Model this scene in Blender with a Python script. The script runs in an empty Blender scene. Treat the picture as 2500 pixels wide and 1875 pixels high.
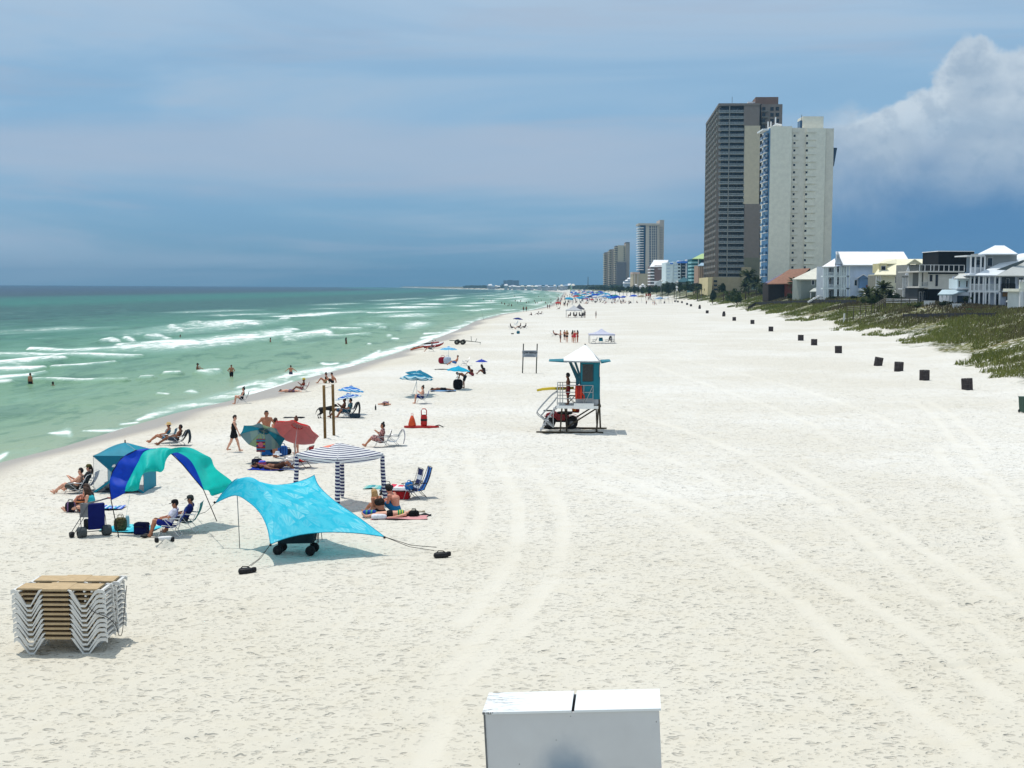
import bpy, bmesh, math, random
import numpy as np
from mathutils import Vector, Matrix
R = math.radians
random.seed(7)
rng = np.random.default_rng(7)
SC = bpy.context.scene
COL = SC.collection

# ------------------------------------------------------------------ camera
FPX, CX, CY, CAMZ = 3300.0, 1250.0, 937.5, 8.0      # focal length in photo pixels (2500 x 1875)
PITCH, ROLL = math.atan(237.5 / FPX), 0.0055
cam_d = bpy.data.cameras.new('camera')
cam = bpy.data.objects.new('camera', cam_d)
COL.objects.link(cam)
cam_d.sensor_width = 36.0
cam_d.lens = 36.0 * FPX / 2500.0
cam_d.clip_start, cam_d.clip_end = 0.1, 30000.0
cam.matrix_world = Matrix.Translation((0, 0, CAMZ)) @ Matrix.Rotation(math.pi / 2 - PITCH, 4, 'X') @ Matrix.Rotation(ROLL, 4, 'Z')
SC.camera = cam
SC.render.resolution_x, SC.render.resolution_y = 1024, 768
CAM_M = np.array(cam.matrix_world)[:3, :3]

# ------------------------------------------------------------------ world, sun, exposure
SUN_DIR = Vector((-0.22, 0.20, 1.0)).normalized()     # towards the sun
SUN_EL = math.asin(SUN_DIR.z)
SUN_AZ = math.atan2(SUN_DIR.x, SUN_DIR.y)
W = bpy.data.worlds.new('World')
SC.world = W
W.use_nodes = True

class NT:
	"""short hand for building node trees"""
	def __init__(s, tree):
		s.t, s.n, s.l = tree, tree.nodes, tree.links

	def node(s, typ, **kw):
		n = s.n.new(typ)
		for k, v in kw.items():
			setattr(n, k, v)
		return n

	def put(s, sock, v):
		if v is None:
			return
		if isinstance(v, bpy.types.NodeSocket):
			s.l.new(v, sock)
		elif isinstance(v, (tuple, list)) and sock.type == 'RGBA' and len(v) == 3:
			sock.default_value = (*v, 1)
		else:
			sock.default_value = v

	def math(s, op, a, b=None, c=None, clamp=False):
		n = s.node('ShaderNodeMath', operation=op, use_clamp=clamp)
		s.put(n.inputs[0], a); s.put(n.inputs[1], b); s.put(n.inputs[2], c)
		return n.outputs[0]

	def step(s, lo, hi, v):
		n = s.node('ShaderNodeMapRange', interpolation_type='SMOOTHSTEP')
		s.put(n.inputs[0], v); s.put(n.inputs[1], lo); s.put(n.inputs[2], hi)
		return n.outputs[0]

	def mix(s, f, a, b, mode='MIX'):
		n = s.node('ShaderNodeMix', data_type='RGBA', blend_type=mode)
		s.put(n.inputs[0], f); s.put(n.inputs[6], a); s.put(n.inputs[7], b)
		return n.outputs[2]

	def noise(s, vec, scale, detail=3.0, rough=0.5, dist=0.0):
		n = s.node('ShaderNodeTexNoise')
		s.put(n.inputs['Vector'], vec)
		n.inputs['Scale'].default_value = scale
		n.inputs['Detail'].default_value = detail
		n.inputs['Roughness'].default_value = rough
		n.inputs['Distortion'].default_value = dist
		return n.outputs[0]

	def mapping(s, vec, loc=(0, 0, 0), rot=(0, 0, 0), scale=(1, 1, 1)):
		n = s.node('ShaderNodeMapping')
		s.put(n.inputs[0], vec)
		n.inputs[1].default_value = loc; n.inputs[2].default_value = rot; n.inputs[3].default_value = scale
		return n.outputs[0]

	def ramp(s, v, stops, interp='LINEAR'):
		n = s.node('ShaderNodeValToRGB')
		n.color_ramp.interpolation = interp
		e = n.color_ramp.elements
		while len(e) < len(stops):
			e.new(0.5)
		for el, (p, c) in zip(e, stops):
			el.position = p; el.color = (*c, 1)
		s.put(n.inputs[0], v)
		return n.outputs[0]

	def attr(s, name):
		n = s.node('ShaderNodeAttribute', attribute_name=name)
		return n.outputs['Fac']

	def xyz(s, vec):
		n = s.node('ShaderNodeSeparateXYZ'); s.put(n.inputs[0], vec)
		return n.outputs

	def comb(s, x, y, z):
		n = s.node('ShaderNodeCombineXYZ')
		s.put(n.inputs[0], x); s.put(n.inputs[1], y); s.put(n.inputs[2], z)
		return n.outputs[0]

def lin(r, g, b):
	f = lambda c: (c / 255 / 12.92) if c <= 10 else ((c / 255 + 0.055) / 1.055) ** 2.4
	return (f(r), f(g), f(b))

def build_sky():
	t = NT(W.node_tree)
	t.n.clear()
	sky = t.node('ShaderNodeTexSky', sky_type='NISHITA', sun_disc=False)
	sky.sun_elevation = SUN_EL
	sky.sun_rotation = SUN_AZ
	sky.air_density, sky.dust_density, sky.ozone_density = 1.0, 1.5, 1.2
	tc = t.node('ShaderNodeTexCoord')
	x, y, z = t.xyz(tc.outputs['Generated'])
	el = z
	az = t.math('ARCTAN2', x, y)
	K = 10.0
	k = lambda c: tuple(v * K for v in lin(*c))
	# thin high overcast by elevation, same all round; unseen top brightened to add fill
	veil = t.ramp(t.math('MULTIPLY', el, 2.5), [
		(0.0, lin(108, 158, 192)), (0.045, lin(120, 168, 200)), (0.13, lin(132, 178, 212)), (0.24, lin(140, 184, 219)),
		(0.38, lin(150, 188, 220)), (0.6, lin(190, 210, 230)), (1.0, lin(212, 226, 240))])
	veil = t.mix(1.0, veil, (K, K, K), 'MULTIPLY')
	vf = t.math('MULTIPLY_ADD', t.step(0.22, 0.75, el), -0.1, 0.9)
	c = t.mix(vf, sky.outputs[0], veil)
	# long soft streaks
	p = t.comb(az, t.math('MULTIPLY', el, 6.5), 0.0)
	n1 = t.noise(p, 2.3, 4, 0.55, 0.6)
	n2 = t.noise(t.mapping(p, loc=(3.1, 1.7, 0.4), rot=(0, 0, 0.12), scale=(1, 1.6, 1)), 3.6, 5, 0.6, 0.5)
	st = t.math('MULTIPLY', t.step(0.44, 0.70, n1), 0.85)
	c = t.mix(st, c, k((172, 194, 216)))
	st2 = t.math('MULTIPLY', t.step(0.48, 0.72, n2), 0.6)
	c = t.mix(st2, c, k((170, 188, 210)))
	dk = t.math('MULTIPLY', t.step(0.56, 0.36, n1), 0.25)
	c = t.mix(dk, c, k((112, 160, 200)))
	# low band of pale cloud
	wob = t.math('MULTIPLY_ADD', t.noise(p, 3.0, 3, 0.5), 0.06, -0.03)
	e2 = t.math('ADD', el, wob)
	band = t.math('MULTIPLY', t.step(0.055, 0.085, e2), t.step(0.125, 0.1, e2))
	c = t.mix(t.math('MULTIPLY', band, 0.7), c, k((174, 191, 212)))
	# rain-dark bank low on the landward side
	sd = t.math('MULTIPLY', t.step(0.085, 0.26, t.math('ADD', az, t.math('MULTIPLY', wob, 1.0))), t.step(0.115, 0.055, e2))
	sd = t.math('MULTIPLY', sd, t.step(2.4, 1.6, az))
	c = t.mix(t.math('MULTIPLY', sd, 0.92), c, k((82, 132, 180)))
	# towering cloud over the land on the right
	pc = t.comb(az, t.math('MULTIPLY', el, 1.15), 0.0)
	b1 = t.noise(t.mapping(pc, loc=(0.4, 0.2, 0)), 13.0, 6, 0.55, 0.25)
	b2 = t.noise(t.mapping(pc, loc=(5.4, 2.2, 0)), 34.0, 4, 0.6, 0.2)
	top = t.node('ShaderNodeFloatCurve')
	cv = top.mapping.curves[0]
	pts = [(0.0, 0.44), (0.13, 0.52), (0.18, 0.60), (0.235, 0.70), (0.263, 0.735), (0.276, 0.78), (0.303, 0.85), (0.326, 0.92), (0.345, 0.87), (0.37, 0.91), (0.45, 0.95), (0.6, 0.9), (0.8, 0.7), (1.0, 0.45)]
	while len(cv.points) < len(pts):
		cv.points.new(0.5, 0.5)
	for q, (a, b) in zip(cv.points, pts):
		q.location = (a, b)
	top.mapping.update()
	t.put(top.inputs['Value'], t.math('MULTIPLY', az, 1.0))
	eltop = t.math('MULTIPLY', top.outputs[0], 0.181)
	edge = t.math('ADD', t.math('SUBTRACT', eltop, el), t.math('MULTIPLY_ADD', b1, 0.075, -0.036))
	edge = t.math('ADD', edge, t.math('MULTIPLY_ADD', b2, 0.022, -0.011))
	soft = t.step(0.27, 0.17, az)
	m = t.step(0.0, t.math('MULTIPLY_ADD', soft, 0.05, 0.008), edge)
	m = t.math('MULTIPLY', m, t.step(-0.04, 0.24, az))
	m = t.math('MULTIPLY', m, t.step(0.045, 0.128, t.math('ADD', el, t.math('MULTIPLY_ADD', b1, 0.10, -0.05))))
	m = t.math('MULTIPLY', m, t.step(1.6, 0.9, az))
	depth = t.math('ADD', edge, t.math('MULTIPLY_ADD', b1, 0.10, -0.05))
	cc = t.mix(t.step(0.005, 0.06, depth), k((206, 219, 230)), k((152, 174, 197)))
	cc = t.mix(t.math('MULTIPLY', t.step(0.40, 0.60, b1), t.step(0.0, 0.05, depth)), cc, k((178, 196, 213)))
	cc = t.mix(t.math('MULTIPLY', t.step(0.46, 0.64, b2), .4), cc, k((138, 164, 190)))
	c = t.mix(t.math('MULTIPLY', m, 0.95), c, cc)
	# below the horizon the same tone carries on
	bg = t.node('ShaderNodeBackground')
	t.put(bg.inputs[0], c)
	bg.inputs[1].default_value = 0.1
	out = t.node('ShaderNodeOutputWorld')
	t.l.new(bg.outputs[0], out.inputs[0])

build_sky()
sun_d = bpy.data.lights.new('sun', 'SUN')
sun = bpy.data.objects.new('sun', sun_d)
COL.objects.link(sun)
sun_d.energy, sun_d.angle, sun_d.color = 3.15, R(0.53), (1.0, 0.955, 0.88)
sun.rotation_euler = SUN_DIR.to_track_quat('Z', 'Y').to_euler()
SC.view_settings.view_transform = 'Standard'
SC.view_settings.look = 'None'
SC.view_settings.exposure, SC.view_settings.gamma = 0.0, 1.0
SC.view_settings.use_curve_mapping = False
SC.render.engine = 'CYCLES'
cy = SC.cycles
cy.use_denoising = True
cy.max_bounces, cy.diffuse_bounces, cy.glossy_bounces = 6, 3, 2
cy.transmission_bounces, cy.transparent_max_bounces, cy.volume_bounces = 4, 12, 0
cy.sample_clamp_indirect = 6.0
cy.volume_step_rate = 4.0
cy.caustics_reflective = cy.caustics_refractive = False

# ------------------------------------------------------------------ measuring: photo pixel -> place
def ray(px, py):
	d = CAM_M @ np.array(((px - CX) / FPX, -(py - CY) / FPX, -1.0))
	return d

def at(px, py, Y):
	"""the point seen at a pixel, Y metres ahead"""
	d = ray(px, py)
	k_ = Y / d[1]
	return Vector((d[0] * k_, Y, CAMZ + d[2] * k_))

def onz(px, py, z):
	d = ray(px, py)
	k_ = (z - CAMZ) / d[2]
	return Vector((d[0] * k_, d[1] * k_, z))

SEA = -0.5
_sh = [(-400, 1280), (-150, 1185), (0, 1128), (145, 1092), (290, 1048), (420, 1010), (560, 978), (700, 936), (813, 906), (926, 875), (1016, 845), (1120, 804),
	   (1160, 784), (1225, 767), (1300, 757), (1340, 747), (1362, 733), (1372, 722), (1376, 715)]
_sp = [onz(a, b, SEA) for a, b in _sh]
SH_Y = np.array([-200.0] + [p.y for p in _sp] + [3200.0, 4300.0, 9000.0])
SH_X = np.array([-26.0] + [p.x for p in _sp] + [70.0, -165.0, -760.0])
_dn = [(2700, 975), (2495, 918), (2365, 884), (2242, 845), (2150, 814), (2034, 795), (1919, 776), (1857, 766), (1815, 757), (1727, 741), (1661, 735)]
_dp = [onz(a, b, 1.1) for a, b in _dn]
DN_Y = np.array([-200.0] + [p.y for p in _dp] + [900.0, 1500.0, 3200.0, 4300.0, 9000.0])
DN_X = np.array([30.0] + [p.x for p in _dp] + [102.0, 125.0, 105.0, -158.0, -745.0])

def shore_x(y): return np.interp(y, SH_Y, SH_X)
def dune_x(y): return np.interp(y, DN_Y, DN_X)
def sstep(a, b, v):
	t_ = np.clip((v - a) / (b - a), 0, 1)
	return t_ * t_ * (3 - 2 * t_)

def vnoise(x, y, seed=0):
	"""value noise on a unit lattice"""
	xi, yi = np.floor(x), np.floor(y)
	fx, fy = x - xi, y - yi
	fx, fy = fx * fx * (3 - 2 * fx), fy * fy * (3 - 2 * fy)
	def h(a, b):
		v = np.sin(a * 127.1 + b * 311.7 + seed * 74.7) * 43758.5453
		return v - np.floor(v)
	a = h(xi, yi) * (1 - fx) + h(xi + 1, yi) * fx
	b = h(xi, yi + 1) * (1 - fx) + h(xi + 1, yi + 1) * fx
	return a * (1 - fy) + b * fy

def terrain(x, y):
	"""large shapes of the land: sea bed, beach face, flat beach, dunes"""
	x, y = np.asarray(x, float), np.asarray(y, float)
	s, e = x - shore_x(y), x - dune_x(y)
	z = np.where(s < 0, SEA + 0.06 * np.maximum(s, -40), SEA + 0.5 * sstep(-2.0, 7.0, s) - 0.5 * sstep(-2.0, 7.0, 0.0 * s) + 0.02 * np.clip(s, 0, 7))
	z = z + np.clip(s - 7, 0, 70) * 0.006 + 0.7 * sstep(120, 600, y) * sstep(10, 50, s)
	lump = vnoise(x * 0.09, y * 0.05, 1) * 0.9 + vnoise(x * 0.23, y * 0.14, 2) * 0.5
	z = z + sstep(-4, 20, e) * (3.3 + 0.7 * sstep(150, 500, y) + lump * sstep(0, 10, e))
	z = z + sstep(-14, -2, e) * 0.25 * vnoise(x * 0.3, y * 0.3, 5)
	return z

_gy = np.geomspace(12, 4000, 1600)
def ground(px, py):
	"""first point of the land along the sight line of a pixel"""
	d = ray(px, py)
	def gap(Y): return CAMZ + d[2] / d[1] * Y - terrain(d[0] / d[1] * Y, Y)
	k_ = np.argmax(gap(_gy) < 0) or len(_gy) - 1
	lo, hi = _gy[k_ - 1], _gy[k_]
	for _ in range(24):
		m = (lo + hi) / 2
		if gap(m) < 0: hi = m
		else: lo = m
	x = d[0] / d[1] * lo
	return Vector((x, lo, float(terrain(x, lo))))

def on_land(x, y): return Vector((x, y, float(terrain(x, y))))

# ------------------------------------------------------------------ meshes
class MB:
	def __init__(s):
		s.v, s.f, s.mi = [], [], []

	def add(s, vs, fs, m=0):
		o = len(s.v)
		s.v += [tuple(v) for v in vs]
		s.f += [tuple(i + o for i in f) for f in fs]
		s.mi += [m] * len(fs)
		return s

	def box(s, x0, y0, z0, x1, y1, z1, m=0):
		vs = [(x0, y0, z0), (x1, y0, z0), (x1, y1, z0), (x0, y1, z0), (x0, y0, z1), (x1, y0, z1), (x1, y1, z1), (x0, y1, z1)]
		return s.add(vs, [(3, 2, 1, 0), (4, 5, 6, 7), (0, 1, 5, 4), (1, 2, 6, 5), (2, 3, 7, 6), (3, 0, 4, 7)], m)

	def obox(s, mat, sx, sy, sz, m=0):
		"""box of full sizes sx, sy, sz centred on a matrix"""
		a = MB().box(-sx / 2, -sy / 2, -sz / 2, sx / 2, sy / 2, sz / 2)
		return s.add([mat @ Vector(v) for v in a.v], a.f, m)

	def tube(s, pts, r, n=6, m=0, caps=True):
		pts = [Vector(p) for p in pts]
		rs = r if isinstance(r, (list, tuple)) else [r] * len(pts)
		vs, fs = [], []
		for i, p in enumerate(pts):
			d = (pts[min(i + 1, len(pts) - 1)] - pts[max(i - 1, 0)])
			if d.length < 1e-9:
				d = Vector((0, 0, 1))
			d.normalize()
			u = d.cross(Vector((0, 0, 1)) if abs(d.z) < 0.9 else Vector((1, 0, 0))).normalized()
			w = d.cross(u)
			for k_ in range(n):
				a = 2 * math.pi * k_ / n
				vs.append(p + (u * math.cos(a) + w * math.sin(a)) * rs[i])
		for i in range(len(pts) - 1):
			for k_ in range(n):
				fs.append((i * n + k_, i * n + (k_ + 1) % n, (i + 1) * n + (k_ + 1) % n, (i + 1) * n + k_))
		if caps:
			fs.append(tuple(range(n - 1, -1, -1)))
			fs.append(tuple((len(pts) - 1) * n + k_ for k_ in range(n)))
		return s.add(vs, fs, m)

	def grid(s, fn, nu, nv, m=0):
		"""sheet: fn(u, v) -> point, u and v in 0..1"""
		vs = [fn(i / nu, j / nv) for j in range(nv + 1) for i in range(nu + 1)]
		fs = [(j * (nu + 1) + i, j * (nu + 1) + i + 1, (j + 1) * (nu + 1) + i + 1, (j + 1) * (nu + 1) + i) for j in range(nv) for i in range(nu)]
		return s.add(vs, fs, m)

	def ball(s, c, rx, ry=None, rz=None, nu=10, nv=7, m=0):
		ry = rx if ry is None else ry
		rz = rx if rz is None else rz
		vs = [(c[0], c[1], c[2] - rz)]
		for j in range(1, nv):
			a = -math.pi / 2 + math.pi * j / nv
			for i in range(nu):
				b = 2 * math.pi * i / nu
				vs.append((c[0] + rx * math.cos(a) * math.cos(b), c[1] + ry * math.cos(a) * math.sin(b), c[2] + rz * math.sin(a)))
		vs.append((c[0], c[1], c[2] + rz))
		fs = [(0, 1 + (i + 1) % nu, 1 + i) for i in range(nu)]
		for j in range(nv - 2):
			for i in range(nu):
				a = 1 + j * nu
				fs.append((a + i, a + (i + 1) % nu, a + nu + (i + 1) % nu, a + nu + i))
		a = 1 + (nv - 2) * nu
		fs += [(a + i, a + (i + 1) % nu, len(vs) - 1) for i in range(nu)]
		return s.add(vs, fs, m)

	def prism(s, poly, d, m=0):
		"""polygon of 3-D points extruded by the vector d"""
		n = len(poly)
		d = Vector(d)
		vs = [Vector(p) for p in poly] + [Vector(p) + d for p in poly]
		fs = [tuple(range(n - 1, -1, -1)), tuple(range(n, 2 * n))] + [(i, (i + 1) % n, n + (i + 1) % n, n + i) for i in range(n)]
		return s.add(vs, fs, m)

	def lathe(s, prof, c=(0, 0, 0), n=16, m=0):
		"""prof: list of (radius, z)"""
		vs = [(c[0] + r * math.cos(2 * math.pi * k_ / n), c[1] + r * math.sin(2 * math.pi * k_ / n), c[2] + z) for r, z in prof for k_ in range(n)]
		fs = [(i * n + k_, i * n + (k_ + 1) % n, (i + 1) * n + (k_ + 1) % n, (i + 1) * n + k_) for i in range(len(prof) - 1) for k_ in range(n)]
		return s.add(vs, fs, m)

	def wheel(s, c, r, w, axis=(0, 1, 0), n=16, m=0):
		c, a = Vector(c), Vector(axis).normalized()
		k_ = 0.86
		pts = [c - a * w / 2, c - a * w / 2, c - a * w * 0.3, c + a * w * 0.3, c + a * w / 2, c + a * w / 2]
		rs = [r * 0.45, r * k_, r, r, r * k_, r * 0.45]
		u = a.cross(Vector((0.3, 0.2, 1))).normalized()
		v = a.cross(u)
		vs = [p + (u * math.cos(2 * math.pi * i / n) + v * math.sin(2 * math.pi * i / n)) * q for p, q in zip(pts, rs) for i in range(n)]
		fs = [(j * n + i, j * n + (i + 1) % n, (j + 1) * n + (i + 1) % n, (j + 1) * n + i) for j in range(5) for i in range(n)]
		fs += [tuple(range(n - 1, -1, -1)), tuple(5 * n + i for i in range(n))]
		return s.add(vs, fs, m)

	def xf(s, mat):
		s.v = [tuple(mat @ Vector(v)) for v in s.v]
		return s

	def mesh(s, name, mats, smooth=False):
		me = bpy.data.meshes.new(name)
		me.from_pydata(s.v, [], s.f)
		for m in (mats if isinstance(mats, (list, tuple)) else [mats]):
			me.materials.append(m)
		if any(s.mi):
			me.polygons.foreach_set('material_index', s.mi)
		if smooth:
			me.polygons.foreach_set('use_smooth', [True] * len(me.polygons))
		me.update()
		return me

def link(name, data, parent=None, loc=None):
	o = bpy.data.objects.new(name, data)
	COL.objects.link(o)
	if parent is not None:
		o.parent = parent
	if loc is not None:
		o.location = loc
	return o

def obj(name, mb, mats, parent=None, smooth=False, loc=None):
	return link(name, mb.mesh(name, mats, smooth), parent, loc)

LABELS = {}
def tag(o, label=None, cat=None, group=None, kind=None):
	if label: o['label'] = label
	if cat: o['category'] = cat
	if group: o['group'] = group
	if kind: o['kind'] = kind
	return o

def thing(name, label, cat, loc=(0, 0, 0), rz=0.0, group=None, tilt=None):
	o = bpy.data.objects.new(name, None)
	COL.objects.link(o)
	o.empty_display_size = 0.2
	o.location = loc
	o.rotation_euler = (tilt[0], tilt[1], rz) if tilt else (0, 0, rz)
	return tag(o, label, cat, group)

def copy_tree(o, parent=None):
	c = o.copy()
	COL.objects.link(c)
	c.parent = parent
	for ch in o.children:
		copy_tree(ch, c)
	return c

# ------------------------------------------------------------------ materials
MATS = {}
def M(name, rgb, rough=0.7, var=0.12, scale=6.0, spec=0.3, metal=0.0, srgb=True, trans=0.0, bump=0.0, bscale=40.0):
	"""plain material with a little uneven wear; rgb in 0..255"""
	if name in MATS:
		return MATS[name]
	m = bpy.data.materials.new(name)
	m.use_nodes = True
	t = NT(m.node_tree)
	b = t.n['Principled BSDF']
	c = lin(*rgb) if srgb else rgb
	tc = t.node('ShaderNodeTexCoord')
	n = t.noise(tc.outputs['Object'], scale, 4, 0.6)
	f = t.step(0.3, 0.7, n)
	t.put(b.inputs['Base Color'], t.mix(f, tuple(v * (1 - var) for v in c), tuple(min(1, v * (1 + var)) for v in c)))
	b.inputs['Roughness'].default_value = rough
	b.inputs['Specular IOR Level'].default_value = spec
	b.inputs['Metallic'].default_value = metal
	if bump:
		bn = t.node('ShaderNodeBump')
		bn.inputs['Strength'].default_value = bump
		t.put(bn.inputs['Height'], t.noise(tc.outputs['Object'], bscale, 3))
		t.l.new(bn.outputs[0], b.inputs['Normal'])
	if trans:
		cloth_mix(t, b, trans)
	MATS[name] = m
	return m

def cloth_mix(t, b, trans):
	"""thin cloth: part of the light passes through"""
	src = b.inputs['Base Color'].links[0].from_socket
	tr = t.node('ShaderNodeBsdfTranslucent')
	t.put(tr.inputs[0], src)
	mx = t.node('ShaderNodeMixShader')
	mx.inputs[0].default_value = trans
	t.l.new(b.outputs[0], mx.inputs[1]); t.l.new(tr.outputs[0], mx.inputs[2])
	t.l.new(mx.outputs[0], t.n['Material Output'].inputs[0])

def stripes(name, cols, axis='Z', freq=10.0, duty=0.5, rough=0.8, trans=0.0, radial=False, var=0.08):
	"""cloth printed with stripes: two colours along an axis (or rings about the local Z axis)"""
	if name in MATS:
		return MATS[name]
	m = bpy.data.materials.new(name)
	m.use_nodes = True
	t = NT(m.node_tree)
	b = t.n['Principled BSDF']
	tc = t.node('ShaderNodeTexCoord')
	o = t.xyz(tc.outputs['Object'])
	if radial:
		v = t.math('SQRT', t.math('ADD', t.math('MULTIPLY', o[0], o[0]), t.math('MULTIPLY', o[1], o[1])))
	else:
		v = o['XYZ'.index(axis)]
	ph = t.math('FRACT', t.math('MULTIPLY_ADD', v, freq, 50.0))
	c = [lin(*q) for q in cols]
	if len(c) == 2:
		col = t.mix(t.step(duty - 0.02, duty + 0.02, ph), c[0], c[1])
	else:
		col = t.ramp(ph, [(i / len(c), q) for i, q in enumerate(c)], 'CONSTANT')
	n = t.noise(tc.outputs['Object'], 5.0, 4, 0.6)
	col = t.mix(1.0, col, t.mix(n, (1 - var,) * 3, (1 + var,) * 3), 'MULTIPLY')
	t.put(b.inputs['Base Color'], col)
	b.inputs['Roughness'].default_value = rough
	b.inputs['Specular IOR Level'].default_value = 0.2
	if trans:
		cloth_mix(t, b, trans)
	MATS[name] = m
	return m
# ================================================================== the setting
def np_mesh(name, verts, quads, mat, attrs=None, smooth=True):
	me = bpy.data.meshes.new(name)
	nv, nf = len(verts), len(quads)
	me.vertices.add(nv)
	me.vertices.foreach_set('co', np.asarray(verts, np.float32).ravel())
	k_ = quads.shape[1]
	me.loops.add(nf * k_)
	me.loops.foreach_set('vertex_index', quads.astype(np.int32).ravel())
	me.polygons.add(nf)
	me.polygons.foreach_set('loop_start', np.arange(0, nf * k_, k_, dtype=np.int32))
	me.polygons.foreach_set('loop_total', np.full(nf, k_, np.int32))
	me.polygons.foreach_set('use_smooth', np.full(nf, smooth))
	for an, av in (attrs or {}).items():
		a = me.attributes.new(an, 'FLOAT', 'POINT')
		a.data.foreach_set('value', np.asarray(av, np.float32).ravel())
	me.materials.append(mat)
	me.update(calc_edges=True)
	return me

def grid_quads(nr, nc):
	i = np.arange(nr - 1)[:, None] * nc + np.arange(nc - 1)[None, :]
	return np.stack([i, i + 1, i + nc + 1, i + nc], -1).reshape(-1, 4)

def poly_dist(x, y, pts):
	"""distance of many points to a polyline, and the place along it (0..1)"""
	best = np.full(x.shape, 1e9); along = np.zeros(x.shape)
	n = len(pts) - 1
	for i in range(n):
		ax, ay = pts[i][:2]; bx, by = pts[i + 1][:2]
		dx, dy = bx - ax, by - ay
		t_ = np.clip(((x - ax) * dx + (y - ay) * dy) / (dx * dx + dy * dy + 1e-9), 0, 1)
		d = np.hypot(x - ax - dx * t_, y - ay - dy * t_)
		k_ = d < best
		best[k_] = d[k_]; along[k_] = (i + t_[k_]) / n
	return best, along

# ---- tyre tracks in the sand, read off the photo
def _z(pts): return [(1000 + a / 1.4747, 1100 + b / 1.4747) for a, b in pts]
def _q(pts): return [(1900 + a / 3.687, 780 + b / 3.687) for a, b in pts]
TRACKS = [
	_z([(300, 0), (350, 90), (388, 190), (392, 290), (365, 390), (300, 480), (240, 570), (150, 650)]),
	_z([(400, 30), (480, 110), (535, 190), (555, 280), (545, 380), (500, 480), (430, 580), (330, 670)]),
	_z([(200, -10), (235, 90), (262, 180), (245, 270), (210, 340)]),
	_z([(480, 20), (700, 130), (900, 210), (1080, 320), (1200, 420), (1380, 530), (1530, 680), (1680, 800), (1830, 940), (1990, 1060), (2100, 1150)]),
	_z([(640, 40), (850, 130), (1080, 220), (1300, 330), (1440, 430), (1600, 510), (1720, 590), (1830, 660), (1930, 730), (2060, 830), (2230, 960)]),
	_z([(1180, 10), (1350, 110), (1480, 190), (1600, 290), (1720, 390), (1800, 470), (1950, 560), (2060, 640), (2150, 720), (2260, 830)]),
	_z([(1340, 30), (1560, 160), (1700, 260), (1900, 390), (2000, 450), (2212, 560)]),
	_z([(1890, -30), (1930, 60), (2080, 140), (2130, 230), (2170, 340), (2230, 450)]),
	_z([(1990, -30), (2050, 60), (2130, 130), (2200, 200)]),
	_z([(460, 600), (300, 720), (170, 860), (80, 1060), (50, 1160)]),
	_z([(330, 590), (240, 680), (130, 800), (20, 960)]),
	_q([(1200, 730), (1350, 820), (1450, 930), (1530, 1030), (1640, 1180)]),
	_q([(1330, 720), (1550, 850), (1680, 980), (1800, 1080), (1900, 1200)]),
	[(1380, 985), (1500, 1000), (1640, 1040), (1760, 1085), (1840, 1120)],
	[(1300, 1000), (1420, 1040), (1560, 1090), (1700, 1150), (1800, 1200)],
	[(1560, 880), (1700, 930), (1860, 985), (1990, 1040), (2060, 1090)],
	[(1600, 860), (1780, 905), (1960, 950), (2130, 1010), (2230, 1060)],
	[(1060, 1130), (1100, 1180), (1115, 1250), (1090, 1330)],
]
TRAILS = [  # lines of trodden or raked sand
	_z([(-200, 540), (0, 515), (400, 472), (700, 430), (1100, 390), (1500, 370), (2212, 310)]),
	_z([(130, 262), (600, 236), (900, 214), (1500, 190), (2212, 165)]),
	_z([(1180, 500), (1700, 560), (2212, 540)]),
	[(271, 1525), (600, 1492), (900, 1460), (1200, 1436)],
	_z([(1700, 780), (2000, 770), (2212, 735)]),
]

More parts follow.
